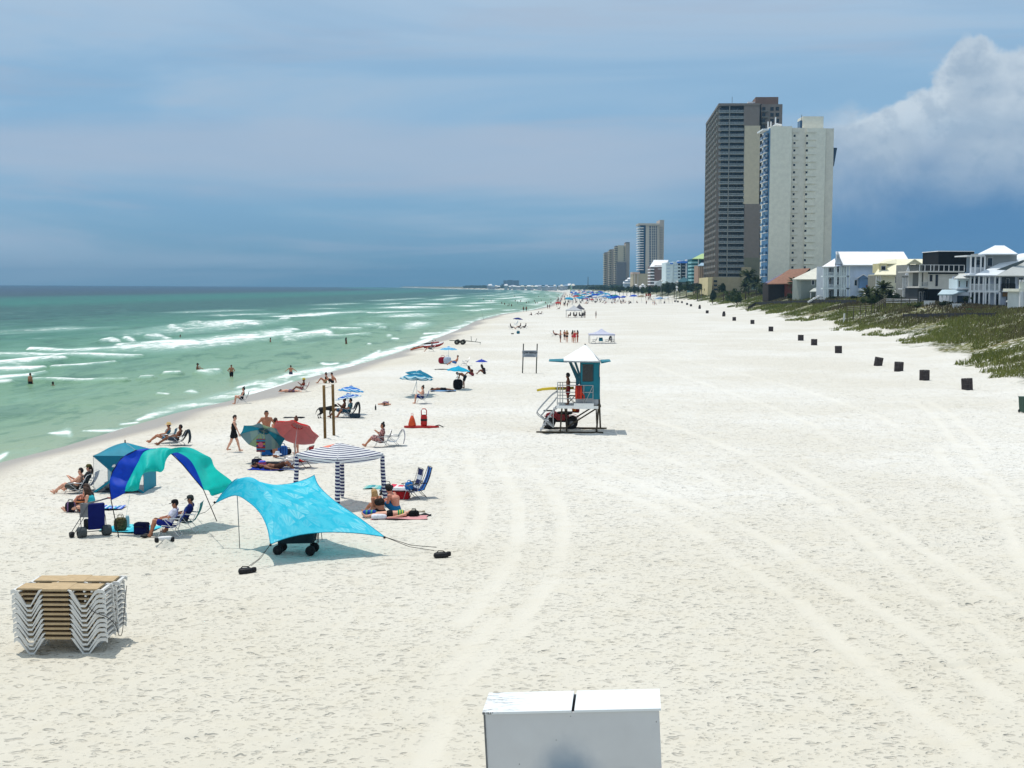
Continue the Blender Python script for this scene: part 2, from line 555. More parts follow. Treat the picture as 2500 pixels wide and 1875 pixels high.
def build_sand():
	ys = [4.0]
	while ys[-1] < 9200:
		y = ys[-1]
		ys.append(y + min(0.05 + 6.0e-5 * y * y, 0.02 * y + 0.05))
	ys = np.array(ys)
	nc = 560
	u = np.linspace(-1, 1, nc)
	Y = np.repeat(ys[:, None], nc, 1)
	X = u[None, :] * (25 + 0.43 * Y)
	X = X + np.where(Y > 900, 0, 0)
	Z = terrain(X, Y)
	s, e = X - shore_x(Y), X - dune_x(Y)
	near = sstep(240, 90, Y)
	trk = np.zeros_like(X)
	edge = np.zeros_like(X)
	for t_ in TRACKS:
		w = [ground(a, b) for a, b in t_]
		lo = min(p.y for p in w) - 2; hi = max(p.y for p in w) + 2
		r = np.where((ys > lo) & (ys < hi))[0]
		if len(r) < 2: continue
		sl = slice(r[0], r[-1] + 1)
		wob = 0.12 * (vnoise(X[sl] * 0.6, Y[sl] * 0.6, 9) - 0.5)
		d, al = poly_dist(X[sl] + wob, Y[sl] + wob, w)
		k_ = (0.55 + 0.45 * sstep(0.25, 0.6, vnoise(X[sl] * 0.7, Y[sl] * 0.35, 8))) * sstep(0.29, 0.17, d) * sstep(0, 0.06, al) * sstep(1.0, 0.94, al)
		trk[sl] = np.maximum(trk[sl], k_)
		edge[sl] = np.maximum(edge[sl], np.exp(-((d - 0.29) / 0.07) ** 2) * sstep(0, 0.06, al) * sstep(1.0, 0.94, al))
	rough = np.zeros_like(X)
	for t_ in TRAILS:
		w = [ground(a, b) for a, b in t_]
		lo = min(p.y for p in w) - 2; hi = max(p.y for p in w) + 2
		r = np.where((ys > lo) & (ys < hi))[0]
		if len(r) < 2: continue
		sl = slice(r[0], r[-1] + 1)
		d, al = poly_dist(X[sl], Y[sl] + 0.25 * (vnoise(X[sl] * 0.5, Y[sl] * 0.5, 4) - 0.5), w)
		rough[sl] = np.maximum(rough[sl], sstep(0.3, 0.05, d))
	dry = sstep(1.0, 5.0, s) * sstep(6, 0, e)
	a = 0.62
	x2, y2 = X * math.cos(a) - Y * math.sin(a), X * math.sin(a) + Y * math.cos(a)
	x3, y3 = X * math.cos(1.9) - Y * math.sin(1.9), X * math.sin(1.9) + Y * math.cos(1.9)
	rel = 0.05 * (vnoise(x2 * 0.9, y2 * 0.9, 11) - 0.5) + 0.025 * (vnoise(x3 * 2.6, y3 * 2.6, 12) - 0.5)
	pit = np.maximum(0, vnoise(x2 * 2.3 + 5, y2 * 2.3, 13) - 0.66) * 0.16 + np.maximum(0, vnoise(x3 * 3.6, y3 * 3.6 + 8, 14) - 0.70) * 0.14
	rel = (rel - pit) * (1 - 0.85 * trk) + 0.014 * edge - 0.022 * trk
	rel = rel - rough * 0.10 * vnoise(x2 * 4, y2 * 4, 15)
	Z = Z + rel * dry * near * np.clip(0.55 + 0.9 * vnoise(X * 0.08, Y * 0.05, 16), 0.3, 1.2)
	damp = sstep(11.0, 2.0, s + 5.0 * (vnoise(X * 0.07, Y * 0.05, 22) - 0.5)) * (0.6 + 0.4 * vnoise(X * 0.3, Y * 0.08, 23))
	wet = sstep(4.2, 1.6, s + 1.6 * (vnoise(X * 0.12, Y * 0.10, 21) - 0.5) * 2)
	veg = sstep(0.0, 6.0, e + 7 * (vnoise(X * 0.14, Y * 0.09, 31) - 0.5) + 4 * (vnoise(X * 0.5, Y * 0.35, 32) - 0.5))
	veg = veg * np.clip(0.55 + 1.3 * vnoise(X * 0.2, Y * 0.1, 33), 0, 1) * np.where(e < 16, 0.75 + 0.25 * sstep(0, 16, e), 1.0)

	m = bpy.data.materials.new('sand'); m.use_nodes = True
	t = NT(m.node_tree)
	b = t.n['Principled BSDF']
	pos = t.node('ShaderNodeNewGeometry').outputs['Position']
	px_, py_, pz_ = t.xyz(pos)
	n1 = t.noise(pos, 0.055, 4, 0.6)
	n2 = t.noise(pos, 1.3, 5, 0.65)
	n3 = t.noise(pos, 14.0, 4, 0.7)
	base = t.mix(t.step(0.35, 0.68, n1), lin(208, 204, 193), lin(218, 216, 209))
	base = t.mix(t.step(22, 62, py_), t.mix(0.6, base, lin(198, 191, 172)), base)
	base = t.mix(t.math('MULTIPLY', t.step(0.45, 0.7, n2), 0.3), base, lin(200, 192, 172))
	base = t.mix(t.math('MULTIPLY', t.attr('track'), 0.2), base, lin(218, 214, 202))
	# specks of weed, shell and twig left on the surface
	vo = t.node('ShaderNodeTexVoronoi'); t.put(vo.inputs['Vector'], t.mapping(pos, scale=(1, 0.55, 1))); vo.inputs['Scale'].default_value = 3.2
	spk = t.math('MULTIPLY', t.step(0.085, 0.03, vo.outputs['Distance']), t.step(0.56, 0.68, t.noise(pos, 0.5, 3)))
	base = t.mix(t.math('MULTIPLY', spk, 0.75), base, lin(120, 106, 84))
	wetn = t.attr('wet')
	base = t.mix(t.math('MULTIPLY', t.attr('damp'), 0.45), base, lin(202, 193, 172))
	base = t.mix(wetn, base, t.mix(n1, lin(156, 147, 134), lin(168, 160, 148)))
	vg = t.math('MULTIPLY', t.attr('veg'), t.step(0.36, 0.56, t.noise(pos, 1.7, 5, 0.7)))
	vc = t.mix(t.step(0.35, 0.65, t.noise(pos, 0.16, 3)), lin(64, 72, 36), lin(98, 100, 44))
	vc = t.mix(t.math('MULTIPLY', t.step(0.5, 0.7, t.noise(pos, 0.3, 3)), 0.5), vc, lin(112, 92, 58))
	base = t.mix(t.step(0.1, 0.5, vg), base, vc)
	t.put(b.inputs['Base Color'], base)
	t.put(b.inputs['Roughness'], t.math('MULTIPLY_ADD', wetn, -0.55, 0.95))
	t.put(b.inputs['Specular IOR Level'], t.math('MULTIPLY_ADD', wetn, 0.3, 0.1))
	bn = t.node('ShaderNodeBump')
	keep = t.math('MULTIPLY', t.math('MULTIPLY_ADD', t.attr('track'), -0.66, 1.0), t.math('MULTIPLY_ADD', wetn, -0.9, 1.0))
	t.put(bn.inputs['Strength'], keep)
	bn.inputs['Distance'].default_value = 1.0
	# dents left by feet: scattered shallow pits of two sizes, denser in some places than in others
	wv = t.node('ShaderNodeVectorMath', operation='ADD')
	nz = t.node('ShaderNodeTexNoise'); t.put(nz.inputs['Vector'], pos); nz.inputs['Scale'].default_value = 2.6; nz.inputs['Detail'].default_value = 2
	sc = t.node('ShaderNodeVectorMath', operation='SCALE'); t.l.new(nz.outputs['Color'], sc.inputs[0]); sc.inputs['Scale'].default_value = 0.22
	t.put(wv.inputs[0], pos); t.l.new(sc.outputs[0], wv.inputs[1])
	dens = t.noise(pos, 0.35, 3, 0.6)
	hs = []
	for sca, rot, an, r0, dep, thr in ((2.6, .5, 1.7, .36, .066, .48), (5.0, -.7, 1.5, .38, .040, .34), (9.0, .2, 1.3, .40, .019, .25)):
		vo2 = t.node('ShaderNodeTexVoronoi'); t.put(vo2.inputs['Vector'], t.mapping(wv.outputs[0], rot=(0, 0, rot), scale=(1, an, 1))); vo2.inputs['Scale'].default_value = sca
		rc = t.xyz(vo2.outputs['Color'])[0]
		gate = t.step(thr, thr + .12, t.math('ADD', rc, t.math('MULTIPLY_ADD', dens, .8, -.4)))
		hs.append(t.math('MULTIPLY', t.math('MULTIPLY', t.step(r0, .10, vo2.outputs['Distance']), gate), -dep))
	hgt = t.math('ADD', t.math('ADD', hs[0], hs[1]), t.math('ADD', hs[2], t.math('MULTIPLY_ADD', n3, .010, t.math('MULTIPLY', n2, .03))))
	t.put(bn.inputs['Height'], hgt)
	t.l.new(bn.outputs[0], b.inputs['Normal'])
	V = np.stack([X, Y, Z], -1).reshape(-1, 3)
	me = np_mesh('beach', V, grid_quads(len(ys), nc), m, {'track': trk, 'wet': wet, 'damp': damp, 'veg': veg})
	tag(link('beach', me), kind='structure')

build_sand()

# ---- the sea
def _s(pts, h): return [(a / 3.16, 680 + b / 3.16, hw / 3.16) for (a, b), hw in zip(pts, h)]
def _m(pts, hw): return [(700 + a / 4.424, 800 + b / 4.424, hw / 4.424) for a, b in pts]
FOAM = [
	_s([(230, 558), (560, 566), (860, 552), (1200, 532), (1600, 508), (2000, 455), (2240, 412)], [5, 16, 22, 34, 36, 30, 26]),
	_s([(900, 515), (1250, 505), (1700, 485), (2000, 440)], [4, 12, 14, 10]),
	_s([(-60, 668), (120, 655), (250, 640), (380, 632), (510, 630)], [22, 24, 20, 14, 4]),
	_s([(-60, 600), (300, 596), (700, 606), (930, 605), (1090, 600)], [8, 12, 10, 10, 6]),
	_s([(400, 690), (600, 675), (780, 660), (900, 656)], [5, 8, 8, 3]),
	_s([(-60, 790), (80, 775), (180, 765), (270, 750), (360, 735)], [26, 22, 18, 10, 3]),
	_s([(-60, 722), (150, 706), (350, 695)], [16, 14, 4]),
	_s([(-60, 830), (100, 820)], [10, 4]),
	_s([(250, 805), (480, 797), (760, 795), (980, 800)], [3, 5, 5, 2]),
	_s([(780, 490), (860, 478), (915, 490)], [8, 14, 6]), _s([(960, 470), (1010, 475), (1040, 492)], [8, 12, 5]),
	_s([(1130, 452), (1220, 450), (1305, 466)], [10, 16, 7]), _s([(1310, 372), (1350, 378), (1395, 408)], [8, 12, 10]), _s([(1380, 380), (1415, 375)], [7, 7]),
	_s([(1885, 358), (1950, 352), (2020, 360)], [4, 13, 9]), _s([(2160, 316), (2230, 312)], [5, 5]), _s([(1450, 340), (1540, 340)], [3, 4]),
	_s([(1080, 788), (1130, 784), (1182, 784)], [4, 8, 5]), _s([(1265, 752), (1390, 748)], [6, 5]), _s([(1515, 740), (1610, 738), (1690, 728)], [4, 16, 12]),
	_s([(1425, 874), (1480, 868), (1520, 878)], [3, 12, 6]), _s([(1215, 892), (1300, 892)], [3, 3]), _s([(1570, 938), (1610, 940)], [6, 5]),
	_s([(370, 1193), (450, 1195), (520, 1190), (540, 1210)], [2, 14, 28, 14]), _s([(-30, 1400), (20, 1370), (60, 1340)], [20, 16, 6]),
	_s([(640, 1176), (900, 1172), (1100, 1150), (1280, 1120), (1420, 1072)], [4, 12, 18, 20, 12]),
	_s([(930, 1125), (1060, 1112)], [7, 5]),
	_s([(1060, 1090), (1220, 1040), (1350, 1000), (1480, 972), (1700, 965), (1830, 955)], [8, 22, 30, 24, 10, 4]),
	_s([(1700, 900), (1850, 905), (1970, 905)], [6, 8, 4]), _s([(1820, 845), (1900, 822), (1980, 805), (2040, 792)], [6, 18, 18, 8]),
	_s([(1750, 920), (1900, 890), (2100, 845), (2260, 790)], [8, 14, 12, 8]),
	_s([(2070, 780), (2160, 765), (2230, 745)], [8, 16, 18]),
	_m([(-20, 570), (70, 500), (250, 465), (500, 440), (660, 415), (800, 360), (900, 320), (1000, 295), (1150, 252), (1300, 212), (1420, 175), (1620, 90), (1870, 18)], 26),
	_m([(700, 375), (860, 325), (1000, 255)], 14), _m([(380, 385), (460, 395), (550, 385)], 12),
	_m([(1450, 115), (1560, 95)], 10), _m([(1480, 65), (1660, 55)], 6), _m([(880, 182), (905, 182)], 8), _m([(1090, 92), (1130, 92)], 8), _m([(1140, 125), (1200, 125)], 10),
	_m([(-20, 112), (100, 105), (220, 90), (330, 70), (420, 55), (470, 70)], 26),
	_m([(420, 92), (600, 90), (900, 82)], 8), _m([(480, 18), (640, 18), (810, 14)], 8), _m([(1000, 8), (1070, 10)], 8), _m([(-30, 25), (60, 22), (120, 30)], 12),
]

def build_sea():
	ys = [28.0]
	while ys[-1] < 9000:
		y = ys[-1]
		ys.append(y + min(0.08 + 4.2e-5 * y * y, 0.012 * y))
	ys = np.array(ys)
	nc = 400
	u = np.linspace(0, 1, nc)
	Y = np.repeat(ys[:, None], nc, 1)
	L = 45 + 0.47 * Y
	near_w = 30 + 0.05 * Y
	off = near_w * u[None, :] + (L - near_w) * u[None, :] ** 3
	X = shore_x(Y) + 4.0 - off
	s = X - shore_x(Y)                      # < 0 offshore
	# pixel place of every vertex, to read the surf off the photo
	P = np.stack([X, Y, np.full_like(X, SEA - CAMZ)], -1) @ CAM_M
	PX = CX + FPX * P[..., 0] / -P[..., 2]
	PY = CY - FPX * P[..., 1] / -P[..., 2]
	foam = np.zeros_like(X)
	lift = np.zeros_like(X)
	for f in FOAM:
		pts = [(q[0], q[1]) for q in f]
		hws = np.array([q[2] for q in f])
		mx = hws.max()
		x0, x1 = min(q[0] for q in f) - 4 * mx, max(q[0] for q in f) + 4 * mx
		y0, y1 = min(q[1] for q in f) - 4 * mx, max(q[1] for q in f) + 4 * mx
		k_ = (PX > x0) & (PX < x1) & (PY > y0) & (PY < y1)
		if not k_.any(): continue
		d, al = poly_dist(PX[k_], PY[k_], pts)
		hw = np.interp(al, np.linspace(0, 1, len(hws)), hws)
		v = np.exp(-(d / (hw * 1.15 + 0.3)) ** 2)
		foam[k_] = np.maximum(foam[k_], v)
		lift[k_] = np.maximum(lift[k_], np.exp(-(d / (hw * 1.6 + 1.0)) ** 2))
	# surf lines further along the shore
	far = sstep(170, 330, Y) * sstep(6000, 2500, Y)
	ph = vnoise(Y * 0.012, s * 0.03, 41) * 14
	for o, wd, sd_, am in ((-8, 3.5, 51, .8), (-22, 5.0, 52, .8), (-38, 6.0, 53, 1.0), (-54, 8.0, 54, 1.0), (-75, 7.0, 55, .7), (-100, 8.0, 57, .5)):
		gate = sstep(0.42, 0.62, vnoise(Y * 0.02 + sd_, s * 0.02, sd_))
		foam = np.maximum(foam, far * am * gate * np.exp(-((s - o + ph - 7) / wd) ** 2))
	# a fringe of foam where the sea runs out on the sand
	fr = np.exp(-((s + 1.0 + 1.8 * (vnoise(Y * 0.15, s * 0, 61) - 0.5)) / 1.3) ** 2) * 0.75 * sstep(75, 110, Y)
	foam = np.maximum(foam, fr)
	# small caps out at sea
	cap = sstep(0.90, 0.97, vnoise(X * 0.30 + 3, Y * 0.11, 71)) * sstep(0.5, 0.8, vnoise(X * 0.02, Y * 0.01, 72)) * sstep(-30, -60, s) * sstep(700, 200, Y)
	foam = np.maximum(foam, 0.9 * cap)
	dpt = sstep(1.0, -14.0, s)
	swell = 0.10 * np.sin((s + 5 * vnoise(X * 0.03, Y * 0.03, 81)) * 0.55 + 2.5 * vnoise(X * 0.05, Y * 0.02, 82)) + 0.10 * (vnoise(X * 0.45, Y * 0.22, 83) - 0.5) + 0.14 * (vnoise(X * 0.16, Y * 0.09, 84) - 0.5)
	Z = SEA + dpt * swell * sstep(700, 250, Y) + 0.35 * lift * sstep(-3, -12, s)
	Z = np.where(s > 0, SEA + 0.01, Z)
	m = bpy.data.materials.new('sea_water'); m.use_nodes = True
	t = NT(m.node_tree)
	b = t.n['Principled BSDF']
	pos = t.node('ShaderNodeNewGeometry').outputs['Position']
	sp = t.comb(t.attr('off'), t.math('MULTIPLY', t.xyz(pos)[1], 0.4), 0.0)
	wob = t.math('MULTIPLY_ADD', t.noise(sp, 0.05, 4, 0.6), 40.0, -20.0)
	# colour of the water by how far out (how deep) it is
	q = t.math('DIVIDE', t.math('ADD', t.attr('off'), t.math('MULTIPLY', wob, t.step(0.0, 40.0, t.attr('off')))), 700.0, clamp=True)
	col = t.ramp(q, [(0.0, lin(156, 164, 138)), (0.012, lin(130, 154, 124)), (0.05, lin(98, 138, 108)), (0.10, lin(66, 118, 94)), (0.17, lin(28, 84, 72)), (0.25, lin(22, 82, 68)),
					 (0.33, lin(8, 104, 84)), (0.46, lin(8, 96, 82)), (0.56, lin(14, 54, 60)), (1.0, lin(20, 46, 70))])
	fl = t.noise(t.mapping(pos, rot=(0, 0, 0.25), scale=(0.30, 0.085, 1)), 1.0, 6, 0.62, 0.6)
	fl0 = t.noise(t.mapping(pos, rot=(0, 0, 0.15), scale=(0.75, 0.30, 1)), 1.0, 4, 0.6, 0.3)
	fl3 = t.noise(t.mapping(pos, rot=(0, 0, 0.1), scale=(0.14, 0.026, 1)), 1.0, 5, 0.65, 0.3)
	fl2 = t.noise(t.mapping(pos, rot=(0, 0, -0.1), scale=(0.05, 0.012, 1)), 1.0, 4, 0.6)
	col = t.mix(t.math('MULTIPLY', t.step(0.53, 0.66, fl), 0.75), col, t.mix(1.0, col, (0.42, 0.58, 0.55), 'MULTIPLY'))  # shading of the wave faces put into the colour as flecks
	col = t.mix(t.math('MULTIPLY', t.step(0.55, 0.66, fl0), 0.5), col, t.mix(1.0, col, (0.5, 0.68, 0.64), 'MULTIPLY'))
	col = t.mix(t.math('MULTIPLY', t.step(0.54, 0.64, fl3), 0.6), col, t.mix(1.0, col, (0.5, 0.62, 0.66), 'MULTIPLY'))
	col = t.mix(t.math('MULTIPLY', t.step(0.48, 0.30, fl), 0.25), col, t.mix(0.5, col, lin(170, 205, 190)))
	col = t.mix(t.math('MULTIPLY', t.step(0.5, 0.7, fl2), 0.35), col, t.mix(1.0, col, (0.7, 0.82, 0.85), 'MULTIPLY'))
	col = t.mix(1.0, col, (0.86, 0.99, 0.96), 'MULTIPLY')
	fn = t.noise(t.mapping(pos, scale=(0.9, 0.35, 1)), 1.0, 6, 0.7, 0.5)
	fn2 = t.noise(t.mapping(pos, scale=(0.22, 0.08, 1)), 1.0, 5, 0.6, 0.4)
	fa = t.attr('foam')
	f = t.math('ADD', t.math('MULTIPLY', fa, 0.74), t.math('MULTIPLY_ADD', t.math('ADD', fn, t.math('MULTIPLY', fn2, 0.9)), 1.7, -1.62))
	f = t.math('MULTIPLY', t.step(0.26, 0.90, f), t.step(0.04, 0.30, fa))
	col = t.mix(t.math('MULTIPLY', t.step(0.0, 0.5, fa), 0.35), col, lin(170, 205, 192))
	col = t.mix(f, col, lin(232, 236, 234))
	t.put(b.inputs['Base Color'], col)
	t.put(b.inputs['Roughness'], t.math('MULTIPLY_ADD', f, 0.5, 0.32))
	b.inputs['Specular IOR Level'].default_value = 0.12
	b.inputs['IOR'].default_value = 1.33
	bn = t.node('ShaderNodeBump')
	bn.inputs['Strength'].default_value = 0.55
	bn.inputs['Distance'].default_value = 1.0
	h = t.math('ADD', t.math('MULTIPLY', fl, 0.8), t.math('MULTIPLY', t.noise(t.mapping(pos, scale=(1.1, 0.5, 1)), 1.0, 4, 0.6), 0.25))
	t.put(bn.inputs['Height'], h)
	t.l.new(bn.outputs[0], b.inputs['Normal'])
	V = np.stack([X, Y, Z], -1).reshape(-1, 3)
	me = np_mesh('sea', V, grid_quads(len(ys), nc)[:, ::-1], m, {'foam': foam, 'off': np.maximum(0, -s)})
	tag(link('sea', me), kind='structure')

build_sea()

def build_haze():
	m = bpy.data.materials.new('haze_air'); m.use_nodes = True
	t = NT(m.node_tree)
	t.n.remove(t.n['Principled BSDF'])
	v = t.node('ShaderNodeVolumePrincipled')
	v.inputs['Color'].default_value = (0.25, 0.51, 0.73, 1)
	v.inputs['Density'].default_value = HAZE
	v.inputs['Anisotropy'].default_value = 0.2
	t.l.new(v.outputs[0], t.n['Material Output'].inputs['Volume'])
	o = obj('haze', MB().box(-5200, -60, -4.5, 5200, 9600, 112), m)
	tag(o, kind='stuff')

HAZE = 0.00013
# ================================================================== figures
def surface_nets(F, org, h):
	"""closed smooth surface of a sampled distance field (negative inside)"""
	S = F < 0
	nx, ny, nz = F.shape
	c = np.zeros((nx - 1, ny - 1, nz - 1), np.int32)
	for i in (0, 1):
		for j in (0, 1):
			for k_ in (0, 1):
				c += S[i:nx - 1 + i, j:ny - 1 + j, k_:nz - 1 + k_]
	act = (c > 0) & (c < 8)
	ids = -np.ones(act.shape, np.int64)
	cells = np.argwhere(act)
	ids[act] = np.arange(len(cells))
	pos = np.zeros((len(cells), 3)); cnt = np.zeros(len(cells))
	cor = [(i, j, k_) for i in (0, 1) for j in (0, 1) for k_ in (0, 1)]
	for a in range(8):
		for b in range(a + 1, 8):
			d = [cor[b][q] - cor[a][q] for q in range(3)]
			if sum(abs(v) for v in d) != 1: continue
			f0 = F[cells[:, 0] + cor[a][0], cells[:, 1] + cor[a][1], cells[:, 2] + cor[a][2]]
			f1 = F[cells[:, 0] + cor[b][0], cells[:, 1] + cor[b][1], cells[:, 2] + cor[b][2]]
			k_ = (f0 < 0) != (f1 < 0)
			t_ = f0[k_] / (f0[k_] - f1[k_])
			pos[k_] += np.array(cor[a]) + t_[:, None] * np.array(d)
			cnt[k_] += 1
	V = (cells + pos / cnt[:, None]) * h + np.array(org)
	faces = []
	for ax in range(3):
		sl0 = [slice(1, -1)] * 3; sl1 = [slice(1, -1)] * 3
		sl0[ax] = slice(0, -1); sl1[ax] = slice(1, None)
		A, B = S[tuple(sl0)], S[tuple(sl1)]
		for flip in (False, True):
			e = np.argwhere((A & ~B) if not flip else (~A & B))
			if len(e) == 0: continue
			off = [1, 1, 1]; off[ax] = 0
			e = e + np.array(off)
			u, v = (ax + 1) % 3, (ax + 2) % 3
			q = []
			for du, dv in ((0, 0), (-1, 0), (-1, -1), (0, -1)):
				g = e.copy(); g[:, u] += du; g[:, v] += dv
				q.append(ids[g[:, 0], g[:, 1], g[:, 2]])
			q = np.stack(q, 1)
			faces.append(q if not flip else q[:, ::-1])
	return V, np.concatenate(faces)

def field(prims, h, k=0.03, pad=0.05):
	"""prims: (a, b, ra, rb) round cones, blended; returns F, origin"""
	P = np.array([[*a, *b] for a, b, *_ in prims], float)
	r = max(max(q[2], q[3]) for q in prims)
	lo = np.minimum(P[:, :3].min(0), P[:, 3:].min(0)) - r - pad
	hi = np.maximum(P[:, :3].max(0), P[:, 3:].max(0)) + r + pad
	n = np.ceil((hi - lo) / h).astype(int) + 2
	ax = [lo[i] + h * np.arange(n[i]) for i in range(3)]
	F = np.full(n, 1.0, np.float64)
	for a, b, ra, rb, *fl in prims:
		a, b = np.array(a, float), np.array(b, float)
		mg = max(ra, rb) + 3 * k + 2 * h
		sl = []
		for i in range(3):
			i0 = max(0, int((min(a[i], b[i]) - mg - lo[i]) / h)); i1 = min(n[i], int((max(a[i], b[i]) + mg - lo[i]) / h) + 2)
			sl.append(slice(i0, i1))
		X, Y, Z = np.meshgrid(ax[0][sl[0]], ax[1][sl[1]], ax[2][sl[2]], indexing='ij')
		d = b - a
		t_ = np.clip(((X - a[0]) * d[0] + (Y - a[1]) * d[1] + (Z - a[2]) * d[2]) / (d @ d + 1e-9), 0, 1)
		D = np.sqrt((X - a[0] - t_ * d[0]) ** 2 + (Y - a[1] - t_ * d[1]) ** 2 + (Z - a[2] - t_ * d[2]) ** 2) - (ra + t_ * (rb - ra))
		G = F[tuple(sl)]
		m = np.clip(k - np.abs(G - D), 0, None)
		F[tuple(sl)] = np.minimum(G, D) - m * m / (4 * k)
	return F, lo

def net_mesh(name, prims, h, mat, k=0.03, cut=None, extra=None):
	F, lo = field(prims, h, k)
	if cut is not None:
		n = F.shape
		X, Y, Z = np.meshgrid(*[lo[i] + h * np.arange(n[i]) for i in range(3)], indexing='ij')
		F = np.maximum(F, cut(X, Y, Z))
	V, Q = surface_nets(F, lo, h)
	mb = MB()
	mb.v = [tuple(v) for v in V]; mb.f = [tuple(int(i) for i in q) for q in Q]; mb.mi = [0] * len(mb.f)
	if extra: extra(mb)
	return mb.mesh(name, mat, True)

def _v(*a): return np.array(a, float)

def pose_stand(lean=0.0, arm='down', step=0.0, look=(1, 0, 0)):
	J = dict(pel=_v(0, 0, .94), che=_v(0.0 + lean * .3, 0, 1.27), nec=_v(lean * .5, 0, 1.47), hea=_v(.02 + lean * .62, 0, 1.615), look=_v(*look))
	for s_, n in ((1, 'l'), (-1, 'r')):
		st = step * s_
		J['sho' + n] = _v(lean * .45, .185 * s_, 1.40); J['hip' + n] = _v(0, .09 * s_, .90)
		J['kne' + n] = _v(st * .55 + .02, .095 * s_, .50 - abs(st) * .03); J['ank' + n] = _v(st * 1.0 - (.04 if st < 0 else 0), .095 * s_, .09 + (.06 if st < 0 and step else 0))
		if arm == 'down':
			J['elb' + n] = _v(lean * .3 - st * .5, .24 * s_, 1.12); J['wri' + n] = _v(.06 + lean * .3 - st * .7, .24 * s_, .87)
		elif arm == 'front':
			J['elb' + n] = _v(.03 + lean, .25 * s_, 1.13); J['wri' + n] = _v(.24 + lean, .13 * s_, 1.16)
		elif arm == 'hips':
			J['elb' + n] = _v(-.06, .37 * s_, 1.17); J['wri' + n] = _v(.05, .21 * s_, 1.00)
		elif arm == 'out':
			J['elb' + n] = _v(.02, .42 * s_, 1.22); J['wri' + n] = _v(.06, .60 * s_, 1.08)
		elif arm == 'fold':
			J['elb' + n] = _v(.08, .27 * s_, 1.14); J['wri' + n] = _v(.2, -.04 * s_, 1.2)
		elif arm == 'face':
			J['elb' + n] = _v(.14 + lean, .22 * s_, 1.16); J['wri' + n] = _v(.26 + lean, .08 * s_, 1.40)
	return J

def pose_bend():
	J = pose_stand()
	J.update(pel=_v(-.08, 0, .92), che=_v(.20, 0, 1.10), nec=_v(.38, 0, 1.16), hea=_v(.52, 0, 1.14), look=_v(.6, 0, -.7))
	for s_, n in ((1, 'l'), (-1, 'r')):
		J['sho' + n] = _v(.33, .18 * s_, 1.12); J['elb' + n] = _v(.40, .2 * s_, .86); J['wri' + n] = _v(.5, .15 * s_, .62); J['hip' + n] = _v(-.06, .09 * s_, .90); J['kne' + n] = _v(.03, .1 * s_, .5)
	return J

def pose_chair(seat=.26, back=.38, reach=.5, arm='lap', look=(1, 0, 0), legs='out'):
	"""sunk into a low beach chair, facing +x"""
	c, s0 = math.sin(back), math.cos(back)
	J = dict(pel=_v(0, 0, seat + .09), che=_v(-.34 * c, 0, seat + .09 + .34 * s0), nec=_v(-.53 * c, 0, seat + .09 + .53 * s0), look=_v(*look))
	J['hea'] = J['nec'] + _v(.03, 0, .145)
	for s_, n in ((1, 'l'), (-1, 'r')):
		J['sho' + n] = _v(-.47 * c, .185 * s_, seat + .09 + .46 * s0); J['hip' + n] = _v(.0, .10 * s_, seat + .08)
		if legs == 'out':
			J['kne' + n] = _v(.42, .12 * s_, seat + .19); J['ank' + n] = _v(.42 + reach * .62, .13 * s_, .08)
		else:
			J['kne' + n] = _v(.40, .12 * s_, seat + .24); J['ank' + n] = _v(.46, .12 * s_, .08)
		if arm == 'lap':
			J['elb' + n] = _v(-.05, .26 * s_, seat + .30); J['wri' + n] = _v(.20, .14 * s_, seat + .26)
		elif arm == 'rest':
			J['elb' + n] = _v(-.1, .29 * s_, seat + .30); J['wri' + n] = _v(.16, .29 * s_, seat + .28)
		elif arm == 'phone':
			J['elb' + n] = _v(.02, .24 * s_, seat + .32); J['wri' + n] = _v(.22, .06 * s_, seat + .48)
		elif arm == 'head':
			J['elb' + n] = _v(-.22, .42 * s_, seat + .62); J['wri' + n] = _v(-.2, .15 * s_, seat + .74)
	return J

def pose_sit(knees=.42, hunch=.1, arm='knees', look=(1, 0, -.2)):
	"""on the sand, knees drawn up"""
	J = dict(pel=_v(0, 0, .12), che=_v(-.04 + hunch * .5, 0, .44), nec=_v(hunch * 1.5 - .04, 0, .61), look=_v(*look))
	J['hea'] = J['nec'] + _v(.05, 0, .13)
	for s_, n in ((1, 'l'), (-1, 'r')):
		J['sho' + n] = _v(hunch * 1.2 - .04, .185 * s_, .56); J['hip' + n] = _v(.02, .1 * s_, .12)
		J['kne' + n] = _v(.38, .13 * s_, knees); J['ank' + n] = _v(.38 + .35 * (1 - knees) + .05, .13 * s_, .07)
		if arm == 'knees':
			J['elb' + n] = _v(.16, .25 * s_, .40); J['wri' + n] = _v(.38, .1 * s_, .36)
		elif arm == 'face':
			J['elb' + n] = _v(.2, .2 * s_, .34); J['wri' + n] = _v(.2, .07 * s_, .56)
		elif arm == 'back':
			J['elb' + n] = _v(-.2, .26 * s_, .34); J['wri' + n] = _v(-.3, .25 * s_, .08)
	return J

